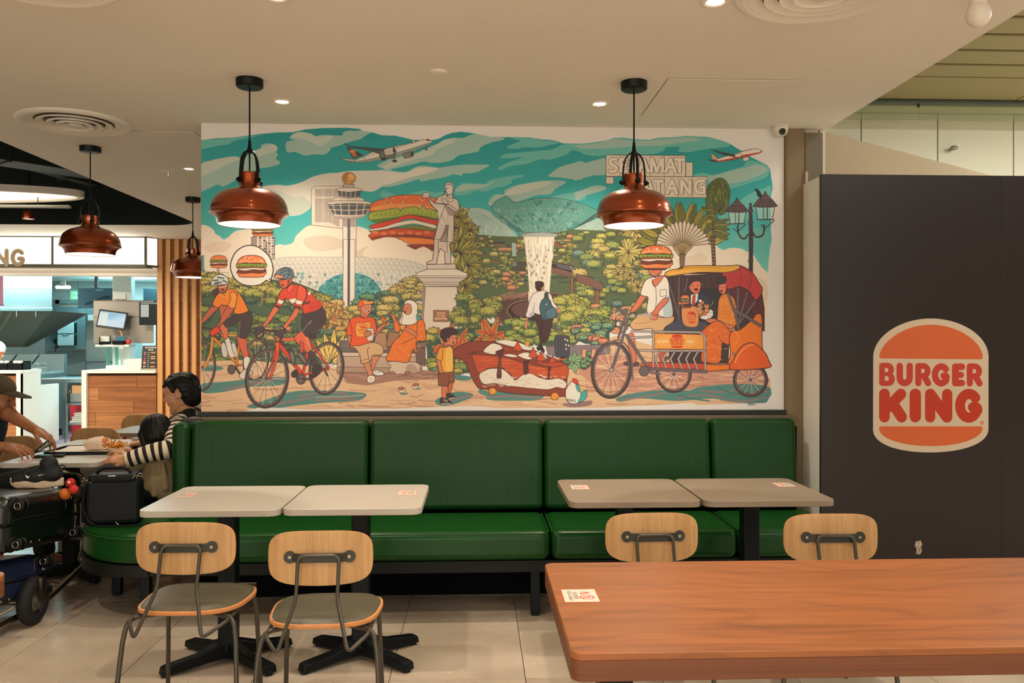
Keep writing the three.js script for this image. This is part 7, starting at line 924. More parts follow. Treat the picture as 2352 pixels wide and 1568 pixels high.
  fr(Z3); blob('1480,460 1560,430 1700,390 1850,345 1920,335 1975,340 2000,362 1960,385 1850,410 1700,450 1560,470 1500,472', '#efe6d8', ink, 0.8); blob('1500,468 1640,440 1800,400 1990,368 1950,390 1800,425 1640,460 1540,474', '#c04a38'); poly('1452,378 1490,400 1535,440 1480,455', '#f0e0cf', ink, 0.7); for (let i = 0; i < 4; i++) seg([at(1470 + i * 6, 400 + i * 14), at(1500 + i * 9, 410 + i * 12)], '#e07a4c', 1.6); poly('1452,330 1490,350 1620,378 1730,400 1710,420 1600,400 1500,362', '#4c4a4c', ink, 0.8); poly('1418,448 1500,452 1540,468 1470,470', '#5a4a4a', ink, 0.6); blob('1715,395 1770,382 1780,400 1770,418 1720,420', '#efe6d8', ink, 0.8); blob('1800,432 1850,420 1862,438 1850,460 1805,462', '#e6dccd', ink, 0.8); poly('1985,352 2005,362 1990,372', '#40383a'); for (let i = 0; i < 14; i++) ell(1760 + i * 14, 372 - i * 3.2, 2.6, 3.4, '#5b4a48');
  // ---- palms beside the statue, bushes on the left
  fr(Z2); { foliage('820,1180 900,1080 1010,1100 1120,1260 1140,1420 1060,1568 820,1568', 16, 40, 70, G2, 100, 0.7, 0.8); for (const [x, y, r, s] of [[860, 1170, 170, 1], [840, 1290, 150, 2], [1010, 1320, 130, 3], [900, 1440, 190, 4], [1000, 1540, 160, 5], [850, 1560, 140, 6]]) fan(x, y, r, 15, -3.0, 1.2, ['#a8a24c', '#8b8c42', '#c0b65c'], 110 + s, 0.12, 0.9); }
  fr(Z5); for (const [x, y, r, s] of [[1080, 90, 170, 7], [1150, 200, 150, 8], [1060, 330, 130, 9], [1120, 380, 120, 10]]) fan(x, y, r, 15, -1.4, 2.2, ['#9c9a4a', '#7d8742', '#b8b05a'], 120 + s, 0.11, 0.9);
  fr(Z4);
  const B1 = [['#c9bd68', '#94984f', '#5c6e46'], ['#b5b25a', '#7d8d4a', '#4e6444'], ['#c4b260', '#8a9150', '#50684a']], B2 = [['#7f9350', '#5d7848', '#3c5648'], ['#94a052', '#66804a', '#415c48'], ['#5f8068', '#48695c', '#34524e']];
  poly('20,300 100,260 250,250 330,400 500,380 700,320 900,330 1130,420 1280,500 1300,640 1360,880 1340,1080 20,1100', '#4c6650');
  foliage('30,330 700,350 1000,420 1240,540 1340,760 1360,1060 30,1080', 120, 46, 84, B2, 130, 0.6, 1);
  foliage('30,270 230,255 330,330 640,330 760,400 1100,430 1250,510 1200,560 900,540 600,470 300,430 60,420', 46, 52, 92, B1, 131, 0.56, 1);
  for (const [a, b, d] of [['600,420', '640,500', '610,560'], ['630,500', '680,490', '690,440'], ['1000,420', '980,480', '940,520']]) line(`${a} ${b} ${d}`, '#a98a62', 2.4);
  foliage('560,780 900,740 1000,860 900,920 600,900', 16, 40, 64, GR, 132, 0.6, 1); foliage('1180,560 1300,520 1420,600 1500,600 1420,760 1340,900 1220,760', 26, 40, 70, [['#e0c074', '#c2a05c', '#87804e'], ['#c9b765', '#99984f', '#5f7048'], ['#d8a868', '#b88a58', '#7c7450']], 133, 0.62, 1);
  { const q = R(134); for (let i = 0; i < 14; i++) { const x = 1180 + q() * 240, y = 560 + q() * 220; leaf(x, y, -2.4 + q() * 1.6, 60 + q() * 30, 13, ['#e3a85e', '#e5c46c', '#d9824a'][i % 3], 0.8); } }
  { for (const [a, L] of [[-2.6, 200], [-2.2, 230], [-1.85, 250], [-1.5, 280], [-1.15, 250], [-0.8, 230], [-0.45, 200], [-0.2, 150]]) leaf(1265, 1060, a, L * 1.05, 34, '#f0cf6a', 1.1); }
  foliage('1450,560 1700,420 1950,520 2000,740 1800,900 1500,880', 46, 46, 80, [['#5f8a80', '#3f6c6c', '#2f5458'], ['#6f9a74', '#4b7562', '#38585a'], ['#d2bd74', '#a9a05c', '#6b7a54']], 135, 0.6, 1, '#3f6c6c');
  fr(Z5); foliage('340,540 440,450 560,370 650,300 740,300 770,420 740,500 600,520 480,600 380,640', 26, 46, 84, [['#d8c67c', '#b3a862', '#7d8450'], ['#cdbd70', '#a3a05a', '#6c7a4e']], 136, 0.5, 1); foliage('280,620 420,640 560,600 720,560 780,640 760,900 700,900 420,800 300,720', 34, 36, 66, [['#c7bc62', '#8d9a4e', '#54704a'], ['#5f8c86', '#3f6e70', '#2f5660'], ['#d4c26c', '#aaa456', '#64784a']], 137, 0.7, 1); line('690,470 710,440 735,470 750,440', '#c9a878', 2); line('520,700 550,660 560,620', '#c08a60', 2);
  // ---- statue on its pedestal
  const st = '#ddd0c4', stS = '#ad9c96'; fr(Z5);
  poly('790,185 1046,180 1046,228 785,228', st, ink, 1); poly('690,262 790,228 1050,226 1150,265 1146,310 690,305', '#e9dfd0', ink, 1); poly('700,300 1146,305 1080,345 1075,380 750,384 745,345', '#d3c6b8', ink, 1); seg('690,285 1146,288', ink, 0.7); seg('745,345 1078,345', ink, 0.7); seg('750,365 1076,365', ink, 0.7); poly('775,384 1058,384 1072,800 745,800', '#e2d7c8', ink, 1); poly('745,345 775,384 745,800 735,800', '#a08c84'); poly('846,597 985,600 980,700 845,698', '#a5704f', ink, 1); text('TERMS', 912, 622, 24, '#e8cdb0'); text('OF THE', 912, 647, 22, '#e8cdb0'); text('WRAPPER', 912, 673, 25, '#e8cdb0');
  fr(Z2); const head2 = P('890,10 895,0', Z5);
  path(P('590,1400 640,1180 640,1090 600,1060 545,990 520,940 460,915 480,880 515,875 540,900 535,940 600,995 640,920 690,905 718,890 715,850 735,880 740,920 780,880 800,880 812,925 870,960 888,1050 870,1085 830,1100 830,1250 822,1450 788,1445 770,1480', Z2).concat(P('1000,60 1000,150 1003,180 950,178 945,70 905,40 890,90 872,182 780,182 785,165 835,145 848,60 850,0', Z5)), true, false); paint(st, ink, 1.3);
  fr(Z2); blob('640,1060 700,1040 740,1100 720,1200 700,1250 650,1180', '#e8ddd0'); blob('720,1020 830,1080 825,1140 760,1130 735,1080', stS); poly('735,1250 760,1250 740,1440 665,1440 700,1340', stS, ink, 0.8); line('728,1245 720,1330 645,1440 640,1500 640,1568', ink, 1); line('745,1250 740,1430 745,1568', ink, 1); line('720,1010 700,1080 640,1230 600,1400', ink, 1); line('815,1100 822,1250 805,1440', ink, 0.9); seg('590,1412 660,1418', ink, 0.8); seg('725,1440 770,1442', ink, 0.8);
  blob('600,995 680,1000 760,1010 870,1085 830,1085 740,1020 700,985 680,950 690,935 720,950 750,985 745,1010', '#e6dacd', ink, 1); blob('455,905 480,875 515,872 540,890 538,915 500,930 470,925', '#e6dacd', ink, 0.9); seg('470,900 535,905', ink, 0.6);
  blob('718,800 730,768 765,752 800,765 820,800 815,850 800,885 770,895 740,890 722,850', '#e8ddd0', ink, 1.1); blob('716,800 726,765 765,750 805,765 822,805 805,810 790,780 750,778 730,790', '#cfc2b8', ink, 0.8); line('740,812 735,840 728,858 742,862', ink, 0.9); seg('745,822 760,820', ink, 1); seg('722,824 732,822', ink, 1); seg('735,876 752,874', ink, 0.9); line('800,830 812,835 806,852', ink, 0.8); poly('735,890 770,945 812,925 815,960 770,985 740,940', '#e6dacd', ink, 0.9); line('712,1210 690,1140 670,1120', ink, 0.7);
  fr(Z7); foliage('-60,0 150,-40 420,20 560,200 640,400 600,700 300,760 60,880 -60,860', 90, 36, 72, G1.concat(G2, [['#7a9688', '#567a72', '#3f5f60']]), 138, 0.66, 0.9, '#56694a'); poly('-60,330 60,360 170,420 160,480 60,440 -60,400', '#7a5b52', ink, 1); poly('100,470 140,480 135,620 98,600', '#8d614c', ink, 0.9);
  foliage('-60,540 60,600 260,640 420,560 520,640 400,760 200,860 -60,880', 34, 36, 64, [['#c0bd62', '#8fa052', '#54704a'], ['#d9a07e', '#c07a64', '#6f6a54'], ['#9db05a', '#6b8a4c', '#40604a']], 139, 0.66, 0.9); for (const [x, y, r, s] of [[390, 145, 130, 1], [350, 265, 90, 2], [300, 330, 70, 3], [405, 340, 70, 4], [470, 440, 80, 5]]) fan(x, y, r, 16, 0, 6.28, ['#d6c774', '#b9b160', '#cdc47a'], 160 + s, 0.11, 0.9); for (const [x, y, a] of [[200, 720, -2.2], [240, 740, -1.4], [180, 770, 3.0], [280, 780, -0.8], [150, 720, -2.6], [230, 800, 0.3], [120, 830, -2.9]]) leaf(x, y, a, 110, 30, '#e39a78', 1);
  fr(Z5); foliage('770,780 1080,760 1300,700 1500,740 1560,900 1300,1000 1180,1160 1040,1170 800,1150', 60, 40, 70, [['#8fa052', '#5f7d48', '#3c5a48'], ['#c8b860', '#94984a', '#5a6a44'], ['#6f9270', '#4b7562', '#34565a']], 145, 0.66, 1, '#41604c');
  // ---- ground
  fr(Z0);
  const gr = P('440,830 560,826 800,846 980,850 1090,866 1240,850 1310,815 1360,786 1420,770 1520,800 1700,830 1750,850 1768,870 1772,905 1760,925 1600,930 1590,925 1380,936 1150,937 1080,932 900,938 700,940 600,934 560,945 440,945', Z0);
  path(gr, true, false); c.fillStyle = '#e3bd97'; c.fill(); c.save(); path(gr, true, false); c.clip();
  { const q = R(140); for (let i = 0; i < 420; i++) { const x = 450 + q() * 1320, y = 800 + q() * 145, s = 12 + q() * 24; line([at(x, y), at(x + s, y + (q() - 0.4) * 6), at(x + s * 2, y + (q() - 0.4) * 8)], ['#d2a382', '#edcca8', '#c8977c', '#d9ad8c'][Math.floor(q() * 4)], 1.6 + q() * 2.4); } }
  fr(Z4); poly('1300,1160 1500,1150 1800,1110 2060,1090 2080,1180 1850,1220 1600,1270 1400,1230', '#a87a6c'); fr(Z5); poly('20,1150 400,1140 700,1090 1100,1090 1150,1170 800,1220 500,1230 240,1275 60,1250', '#a97c6e'); { const q = R(141); for (let i = 0; i < 40; i++) { const x = 60 + q() * 980, y = 1130 + q() * 90; line([at(x, y), at(x + 60, y - 8), at(x + 130, y + 2)], q() > 0.5 ? '#8d6660' : '#bd9280', 2); } }
  fr(Z7); poly('-40,1060 300,1020 560,1080 1300,1150 1600,1150 1600,1260 1000,1330 500,1360 100,1300 -40,1180', '#cf9680'); { const q = R(142); for (let i = 0; i < 90; i++) { const x = q() * 1500, y = 1060 + q() * 330; line([at(x, y), at(x + 70, y + 6), at(x + 150, y - 4)], ['#b97f70', '#e0b090', '#c08a7c', '#e8c3a2'][Math.floor(q() * 4)], 2 + q() * 2); } }
  const teal = '#568a86', plum = '#9a7a7a';
  fr(Z4); blob('90,1260 300,1240 700,1200 850,1210 800,1270 500,1290 300,1330 110,1340', teal); blob('500,1460 620,1420 900,1330 1200,1320 1540,1340 1560,1380 1480,1410 1200,1430 900,1460 700,1490 560,1480', teal); for (const s of ['1120,1410 1300,1395 1480,1400', '960,1370 1200,1340 1400,1345', '760,1440 1000,1400 1090,1380', '560,1250 700,1230 800,1215', '300,1310 500,1270 640,1255']) line(s, plum, 4); line('1120,1380 1400,1372 1540,1360', '#caa38e', 2.4); blob('90,1100 200,1090 290,1120 200,1145 90,1140', teal);
  fr(Z5); blob('860,1410 960,1360 1060,1330 1190,1345 1190,1380 1120,1410 1000,1450 900,1452', teal); line('960,1420 1080,1390 1180,1365', plum, 4); blob('1260,1310 1400,1330 1803,1340 1803,1400 1600,1410 1350,1405 1320,1370 1262,1345', teal); line('1340,1380 1560,1370 1800,1385', plum, 4); blob('545,1345 620,1340 600,1355 560,1358', teal); blob('660,1305 730,1300 710,1312', teal); blob('1020,1170 1170,1150 1180,1220 1060,1225', teal);
  fr(Z6); blob('830,1440 1000,1420 1090,1410 1080,1450 920,1470', plum);
  fr(Z7); blob('280,1400 400,1360 640,1330 900,1330 1000,1300 1300,1275 1560,1290 1620,1350 1600,1410 1520,1440 1280,1430 1100,1400 800,1420 500,1400 320,1425', teal); for (const s of ['340,1410 520,1385 700,1350', '800,1400 1000,1370 1200,1390', '1000,1330 1150,1345 1300,1330', '1240,1410 1400,1420 1560,1390', '1300,1370 1440,1350 1580,1340']) line(s, plum, 3.4); for (const s of ['820,1370 920,1400 1080,1420', '1140,1300 1300,1360 1420,1350']) line(s, '#3f7a78', 3);
  c.restore();
  // stone planter bench
  fr(Z4); poly('1330,870 1830,860 2060,880 2060,1000 1330,980', '#6c6464', ink, 0.8); { const q = R(143); for (let i = 0; i < 26; i++) { const y = 880 + q() * 90, x = 1340 + q() * 600; seg([at(x, y), at(x + 60 + q() * 60, y)], q() > 0.5 ? '#8a7a72' : '#4b4a50', 1.4); } } poly('1340,975 2080,985 2085,1020 1340,1012', '#dbc7b2', ink, 0.9); poly('1310,1010 2080,1015 2075,1130 1310,1105', '#c3a794', ink, 0.9); poly('1310,1105 2075,1120 2070,1165 1310,1155', '#b49480', ink, 0.9);
  fr(Z5); poly('690,890 785,880 785,920 690,945', '#8d7064', ink, 1); poly('690,945 772,930 770,1100 690,1070', '#7a5c54', ink, 1); poly('330,800 420,800 430,960 300,950', '#b58a6c', ink, 0.9); poly('440,790 540,800 530,930 420,920', '#a67a5c', ink, 0.9); 
  // red-edged plants
  for (const [x, y, a, L, w] of [[1010, 980, -2.1, 260, 34], [1005, 980, -1.55, 300, 30], [1030, 990, -1.1, 270, 32], [1000, 1000, -2.7, 190, 34], [1060, 990, -0.6, 240, 34], [1150, 1000, -0.9, 270, 34], [1165, 1000, -0.2, 150, 28], [1350, 850, -1.95, 230, 32], [1360, 850, -1.2, 210, 30], [1385, 840, -0.5, 120, 26], [1170, 1010, -1.9, 230, 30], [1040, 940, 0.9, 150, 24], [930, 900, 2.4, 130, 26], [1230, 930, -0.55, 220, 30], [1020, 900, 1.2, 180, 22]]) { leaf(x, y, a, L, w * 1.1, '#f0c862', 1.2, false); leaf(x + Math.cos(a) * L * 0.05, y + Math.sin(a) * L * 0.05, a, L * 0.9, w * 0.7, '#e05a35', 0.6); }
  fr(Z6); for (const [x, y, a, L] of [[190, 830, -1.95, 170], [195, 830, -1.2, 165], [260, 800, 0.9, 90], [100, 850, 2.5, 130], [60, 900, -0.2, 200], [150, 800, 3.3, 110]]) { leaf(x, y, a, L, 26, '#f0c862', 1.1, false); leaf(x, y, a, L * 0.9, 16, '#e05a35', 0.6); }
  foliage('300,720 460,680 640,700 800,690 960,760 920,900 760,930 540,900 330,880', 46, 36, 66, [['#b5bd62', '#83984e', '#4c6a48'], ['#9db05a', '#6b8a4c', '#40604a'], ['#c8c66a', '#98a452', '#587048']], 150, 0.7, 1, '#4c6650'); foliage('0,420 120,470 270,500 200,640 60,700 -160,700 -120,520', 24, 42, 80, [['#b8b45e', '#858f48', '#4e6644'], ['#9aa654', '#6a8248', '#425e48']], 151, 0.7, 1, '#4c6650');
  foliage('800,520 940,480 1030,570 1000,640 900,700 780,660', 14, 50, 84, [['#c0bd62', '#8fa052', '#54704a']], 152, 0.8, 1, '#54704a'); foliage('1070,600 1180,580 1254,640 1254,760 1100,760', 14, 46, 74, [['#c0bd62', '#8fa052', '#54704a'], ['#8ea860', '#5f8254', '#3c5a50']], 153, 0.8, 1, '#4c6650'); foliage('930,760 1080,720 1254,700 1254,900 1040,900 940,860', 30, 36, 62, [['#c6c470', '#7fa064', '#3f6a64'], ['#e39a78', '#c97a64', '#7a6458'], ['#88b08c', '#4f8478', '#345a5c']], 154, 0.66, 1, '#3f5f58'); poly('680,920 1254,905 1254,990 900,1020 700,1000', '#8a7a86', ink, 0.7);
  for (const a of [-2.7, -2.1, -1.5, -0.9, -0.3, 0.4, 2.6, 1.4]) leaf(935, 1075, a, a > 0 ? 90 : 105, 26, '#8fbf8a', 1, true); foliage('1010,1000 1100,980 1120,1080 1020,1120', 8, 26, 40, [['#7fa878', '#56846a', '#3b5e58']], 155, 0.8, 1); foliage('800,1010 860,1020 880,1120 800,1090', 6, 24, 36, [['#7fa878', '#56846a', '#3b5e58']], 156, 0.8, 1); for (const [x, y] of [[1025, 975], [1110, 975]]) { blob(`${x - 22},${y + 40} ${x - 16},${y - 10} ${x - 22},${y - 34} ${x},${y - 26} ${x + 24},${y - 34} ${x + 18},${y} ${x + 14},${y + 44}`, '#e0a887', ink, 0.9); }
  // ---- walker with a backpack and a rolling case
  blob('600,930 640,900 700,860 740,700 735,660 585,620 580,640 610,760 625,860 620,910', '#46302f', ink, 1.1); line('650,690 640,800 650,880 680,850', '#2b1c1e', 1.4); poly('596,935 640,905 670,960 660,985 640,955 610,960', '#2b2124', ink, 1);
  blob('600,430 560,460 530,530 512,600 500,650 545,660 575,590 580,625 730,650 760,590 780,600 785,570 750,520 730,460 690,430 650,415', '#e9e4df', ink, 1.1); blob('560,600 580,520 575,620 545,660 530,640', '#bcc0cc'); poly('500,660 520,665 520,700 500,695', '#d8906c', ink, 0.8); blob('492,700 520,700 515,740 508,775 488,745', '#d8906c', ink, 0.8); blob('590,340 630,336 660,350 658,400 640,420 610,425 590,400 586,360', '#3a2826', ink, 1.1); blob('640,400 660,380 664,405 645,425', '#c98a68', ink, 0.6);
  poly('670,440 700,432 705,490 665,495', '#3f4f58', ink, 0.9); blob('630,540 650,500 690,485 720,510 740,560 775,590 780,640 730,675 660,680 640,660 625,580', '#3f6472', ink, 1.2); blob('680,610 740,568 775,590 776,640 730,672 690,660', '#4e7a84', ink, 0.9); poly('676,540 692,534 696,546 680,552', '#d8d4cc', ink, 0.5); blob('775,585 800,575 812,600 800,625 785,615', '#d8906c', ink, 0.9); seg('785,620 785,830', '#8d8a84', 1.4); seg('806,620 806,830', '#8d8a84', 1.4);
  blob('765,835 800,822 880,828 893,850 893,1000 880,1020 790,1020 765,1000', '#4b4d58', ink, 1.2); for (let i = 0; i < 5; i++) seg([at(790 + i * 22, 835), at(790 + i * 22, 1012)], '#363844', 1.1); for (const [x, y] of [[855, 860], [875, 870], [862, 908], [885, 915], [864, 945]]) poly([at(x - 8, y - 9), at(x + 7, y - 12), at(x + 9, y + 8), at(x - 7, y + 10)], '#ded6c6', ink, 0.5); ell(830, 1020, 12, 10, '#2c2c34', ink, 0.8);
  // ---- giant layered tart
  const tart = '#c9542f';
  blob('-200,990 0,880 200,880 420,870 560,950 700,1010 860,1080 870,1230 858,1310 862,1370 600,1360 380,1345 160,1310 80,1300 30,1230 -10,1150 -60,1050', '#8f3f30', ink, 1.7); blob('20,985 120,980 300,990 560,1030 700,1080 866,1088 862,1215 700,1215 560,1180 480,1190 420,1225 300,1120 160,1120 100,1160 60,1140', tart, ink, 1.2); { const q = R(160); for (let i = 0; i < 26; i++) { const x = 40 + q() * 780, y = 1010 + q() * 150; line([at(x, y), at(x + 40, y + 6), at(x + 80, y)], q() > 0.5 ? '#da6a40' : '#b4482a', 2.2); } }
  blob('80,1180 150,1130 220,1120 300,1130 380,1200 410,1225 470,1180 540,1165 620,1200 700,1220 800,1210 865,1250 855,1300 780,1290 700,1310 560,1300 420,1285 330,1275 220,1255 120,1260', '#ece0d0', ink, 1); { const q = R(161); for (let i = 0; i < 50; i++) { const x = 110 + q() * 720, y = 1170 + q() * 110; line([at(x, y), at(x + 14, y + 10), at(x + 34, y + 4)], q() > 0.5 ? '#d6c3ae' : '#f5ede0', 1.6); } }
  blob('-20,990 120,960 220,890 300,940 480,960 600,1010 700,1040 860,1085 700,1110 520,1080 300,1020 100,1000', '#8f3c2a', ink, 1); blob('120,960 200,895 290,930 230,990 160,985', '#efe6d8', ink, 0.9); blob('230,880 300,862 420,880 560,940 520,958 400,930 300,905', '#efe6d8', ink, 0.9); blob('430,1000 500,975 570,1000 540,1040 480,1030', '#efe6d8', ink, 0.9); blob('590,970 660,990 690,1020 660,1050 600,1000', '#efe6d8', ink, 0.8); blob('300,1000 360,990 430,1010 380,1020', '#efe6d8', ink, 0.6);
  for (const [x, y] of [[430, 920], [570, 980], [640, 1010], [745, 1050]]) blob(`${x - 42},${y + 30} ${x - 10},${y - 30} ${x},${y - 48} ${x + 14},${y - 10} ${x + 36},${y + 24} ${x + 10},${y + 44}`, '#d3532f', ink, 1); blob('300,920 380,950 420,960 340,970 300,950', '#a84428', ink, 0.8); blob('600,1050 700,1070 780,1060 860,1085 740,1110 620,1080', '#b84a2c', ink, 0.9);
  for (const s of ['230,970 300,950 285,1000 275,1060 280,1190 262,1210 240,1190 256,1060 250,1000', '480,1060 540,1045 520,1080 525,1150 500,1175 482,1160 480,1110', '700,1110 730,1110 715,1150 712,1210 700,1205 702,1150']) blob(s, '#5e2a22', ink, 1.1); line('268,1010 266,1090 262,1180', '#a0645a', 1.2);
  const chick = (x, y, s, b = true) => { ell(x, y, 34 * s, 32 * s, '#f0962e', ink, 1.1); if (b) { blob([at(x + 4 * s, y - 20 * s), at(x + 32 * s, y - 10 * s), at(x + 30 * s, y + 14 * s), at(x + 6 * s, y + 14 * s)], '#f6b84a'); ell(x + 14 * s, y - 12 * s, 3 * s, 3 * s, ink); poly([at(x + 26 * s, y - 6 * s), at(x + 38 * s, y - 2 * s), at(x + 26 * s, y + 2 * s)], '#d9542c', ink, 0.5); } };
  chick(200, 1325, 1); chick(762, 1370, 1.05, false); ell(515, 895, 22, 22, '#f0b23c', ink, 0.9); ell(508, 888, 2.6, 2.6, ink); ell(522, 888, 2.6, 2.6, ink); ell(515, 897, 4, 3, '#d9542c'); blob('862,1300 880,1270 920,1235 960,1240 980,1280 990,1330 1010,1335 1045,1315 1048,1360 1040,1390 1000,1420 930,1440 880,1420 858,1370', '#ecebe0', ink, 1.4); blob('950,1270 978,1275 990,1330 965,1320', '#4ab0ac', ink, 0.7); blob('1000,1340 1046,1318 1046,1385 1000,1420 970,1425 990,1380', '#4ab0ac', ink, 0.9); blob('918,1230 930,1212 955,1218 970,1240 965,1262 940,1255', '#dd4330', ink, 1); poly('868,1268 880,1275 872,1300 855,1295', '#e07038', ink, 0.9); ell(898, 1272, 4, 4, ink); text('XINLI', 910, 1408, 30, ink, 0.12);
  // ---- people on the bench
  const sk1 = '#c77856', sk2 = '#d98860';
  fr(Z5);
  blob('70,820 80,900 110,895 180,870 240,830 265,810 250,790 215,800 150,835 120,825', sk1, ink, 1.1); blob('300,790 340,760 385,720 425,700 430,715 400,750 350,800 310,840', sk1, ink, 1.1); blob('60,820 75,740 100,680 170,650 210,665 260,655 310,670 328,720 328,800 290,830 285,880 260,915 180,915 110,945 95,900 110,830', '#ec5a2e', ink, 1.3); blob('150,720 215,712 275,705 275,800 240,830 155,830', '#f2a44a', ink, 0.7); text('HUNGRY', 213, 732, 22, '#d9542c'); ell(215, 752, 32, 10, '#d9542c'); text('BURGER', 213, 775, 24, '#b8442a'); text('IS MORE', 213, 800, 18, '#b8442a'); line('90,690 110,760 110,830', ink, 0.9); blob('245,770 280,760 308,770 300,865 275,870 250,868', '#e4ddd0', ink, 1.1); seg('246,780 306,780', ink, 0.8); blob('222,800 262,782 290,800 285,820 240,835', sk1, ink, 0.9);
  blob('185,600 190,560 280,545 280,610 260,635 250,660 195,655', sk1, ink, 1.1); blob('190,570 235,552 280,548 282,600 262,628 228,620', '#d98c68'); ell(182, 585, 14, 18, sk1, ink, 0.9); blob('165,570 172,525 210,502 260,515 300,512 312,518 290,540 230,548 185,568', '#f0a24a', ink, 1.2); blob('165,570 172,525 205,503 215,550', '#e8653a', ink, 0.8); ell(262, 606, 6, 7, ink); ell(244, 602, 8, 11, '#efe6da', ink, 0.7); seg('235,572 238,580', ink, 1.2); seg('262,568 264,576', ink, 1.2); blob('370,660 400,650 420,680 425,710 400,715 380,690', '#c0603c', ink, 0.9); seg('375,680 415,690', '#e8b060', 1.4);
  blob('110,920 180,915 270,890 330,890 385,920 395,970 370,1000 320,1000 300,1010 270,1060 200,1078 185,1010 150,950', '#d9b184', ink, 1.2); line('270,930 250,960 270,1060', ink, 1); line('190,1055 230,1040 265,1030', ink, 0.8); poly('212,1075 268,1060 300,1170 310,1200 262,1200 250,1160', '#d88a64', ink, 1); poly('290,1010 370,1005 335,1060 305,1130 285,1130', '#d88a64', ink, 1); blob('300,1150 330,1132 395,1158 392,1180 340,1185 302,1168', '#efe8de', ink, 1.1); blob('250,1200 280,1182 316,1195 315,1235 280,1252 250,1238', '#efe8de', ink, 1.1); for (const [x, y] of [[272, 1210], [295, 1215], [285, 1230]]) ell(x, y, 5, 5, '#c0604a'); for (let i = 0; i < 3; i++) seg([at(325 + i * 18, 1140 + i * 4), at(318 + i * 18, 1156 + i * 4)], ink, 0.8);
  // woman with a white headscarf
  blob('440,1060 700,1070 715,1150 660,1168 600,1170 500,1172 445,1150 460,1100', '#d8c2ae', ink, 1.1); blob('600,1170 600,1100 660,1080 710,1150 640,1168', '#b89c8c'); ell(470, 1162, 28, 14, '#b07a5c', ink, 0.9); ell(612, 1162, 26, 14, '#b07a5c', ink, 0.9); blob('420,1045 450,960 480,890 540,830 580,770 640,700 720,675 760,700 776,800 770,870 700,880 690,960 685,1000 660,940 620,1060 520,1058', '#ef7a2c', ink, 1.3); { const q = R(170); for (let i = 0; i < 60; i++) { const x = 470 + q() * 260, y = 720 + q() * 320; if (x > 560 || y > 860) line([at(x, y), at(x + 7, y - 7), at(x + 16, y)], '#f6a552', 1); } } line('700,700 690,830 640,860 560,900', ink, 1); line('690,845 690,960', ink, 1); blob('490,700 500,640 520,700 545,740 540,780 520,795 495,780', '#ef7a2c', ink, 1); blob('480,640 450,625 455,640 475,660 485,700 500,690 498,650', sk2, ink, 0.9); blob('545,750 575,720 590,750 630,760 690,800 695,830 640,810 600,780 560,775', sk2, ink, 0.9); ell(568, 748, 24, 30, '#e59a4e', ink, 0.9);
  blob('575,560 590,520 630,502 680,520 705,560 700,610 715,660 690,710 640,730 560,725 535,700 560,640', '#efe9df', ink, 1.3); blob('575,560 600,538 635,545 648,580 640,625 600,635 570,600', sk2, ink, 1); blob('700,630 735,670 700,690 690,650', '#5aa09a', ink, 0.7); seg('585,575 588,585', ink, 1.3); seg('610,578 612,588', ink, 1.3); blob('580,605 598,608 590,620', '#7c2f2a', ink, 0.8); line('575,640 555,690 560,715', ink, 1);
  // boy in a yellow shirt, birds
  blob('945,900 980,900 1030,920 990,940 940,925', '#8d5a44'); blob('880,985 905,935 950,925 1000,935 1020,950 1025,1060 1025,1130 1000,1165 895,1160 885,1050', '#f2a83c', ink, 1.3); blob('905,935 930,940 920,1050 885,1050 870,1030 885,970', '#f0a040', ink, 1); blob('960,950 1010,945 1015,1120 960,1160', '#f6c25a'); blob('875,1050 905,1055 925,1130 945,1165 940,1205 925,1200 905,1205 900,1160', sk2, ink, 1.1); poly('885,1165 1030,1150 1035,1240 985,1250 975,1280 890,1275', '#8d5338', ink, 1.2); seg('985,1180 985,1250', ink, 0.9); poly('920,1280 975,1280 960,1390 920,1390', '#e07a50', ink, 1); poly('985,1252 1025,1245 1000,1345 975,1345', '#c9663e', ink, 1); blob('908,1390 960,1390 1005,1425 1000,1445 915,1440', '#3a3034', ink, 1.1); blob('960,1350 1000,1345 1040,1375 1030,1395 975,1390', '#3a3034', ink, 1.1); seg('920,1440 1002,1440', '#efe6da', 2); seg('985,1394 1036,1386', '#efe6da', 1.8); for (let i = 0; i < 3; i++) seg([at(945 + i * 14, 1398 + i * 6), at(935 + i * 14, 1412 + i * 6)], '#efe6da', 1.4);
  blob('945,880 960,830 1050,810 1055,860 1048,900 1010,915 970,910 945,935', sk2, ink, 1.2); blob('905,830 915,780 960,755 1020,755 1060,785 1058,815 1010,820 985,850 960,885 925,860', '#3c2a2c', ink, 1.2); ell(975, 860, 10, 15, sk2, ink, 0.9); ell(1025, 888, 7, 8, '#5a201e', ink, 0.6); seg('1018,845 1018,855', ink, 1.4); seg('1045,842 1045,852', ink, 1.4); line('1052,855 1058,868 1048,872', ink, 0.8);
  for (const [x, y, k] of [[560, 1312, 1], [680, 1278, -1]]) { blob(`${x - 30},${y - 2} ${x - 10 * k},${y - 22} ${x + 30},${y - 16} ${x + 32},${y + 6} ${x + 10},${y + 26} ${x - 20},${y + 22}`, '#ead9c4', ink, 1); blob(`${x - 34 * k},${y - 12} ${x},${y - 24} ${x + 20 * k},${y - 8} ${x},${y + 6}`, '#b87850', ink, 0.8); }
  // ---- cyclists
  fr(Z4);
  function bike(fx, fy, frx, fry, bx, by, brx, bry, col, colS, s) { // wheels, then the frame through its joints
    wheel(bx, by, brx, bry, 0.08, 4.4, s + 1); wheel(fx, fy, frx, fry, 0.1, 4.8, s);
  }
  const tubeL = (s, col, w) => { seg(s, ink, w + 1.6); seg(s, col, w); };
  // far rider in orange
  wheel(100, 1110, 108, 205, 0.08, 4.2, 180); wheel(580, 1045, 108, 180, 0.1, 4, 181);
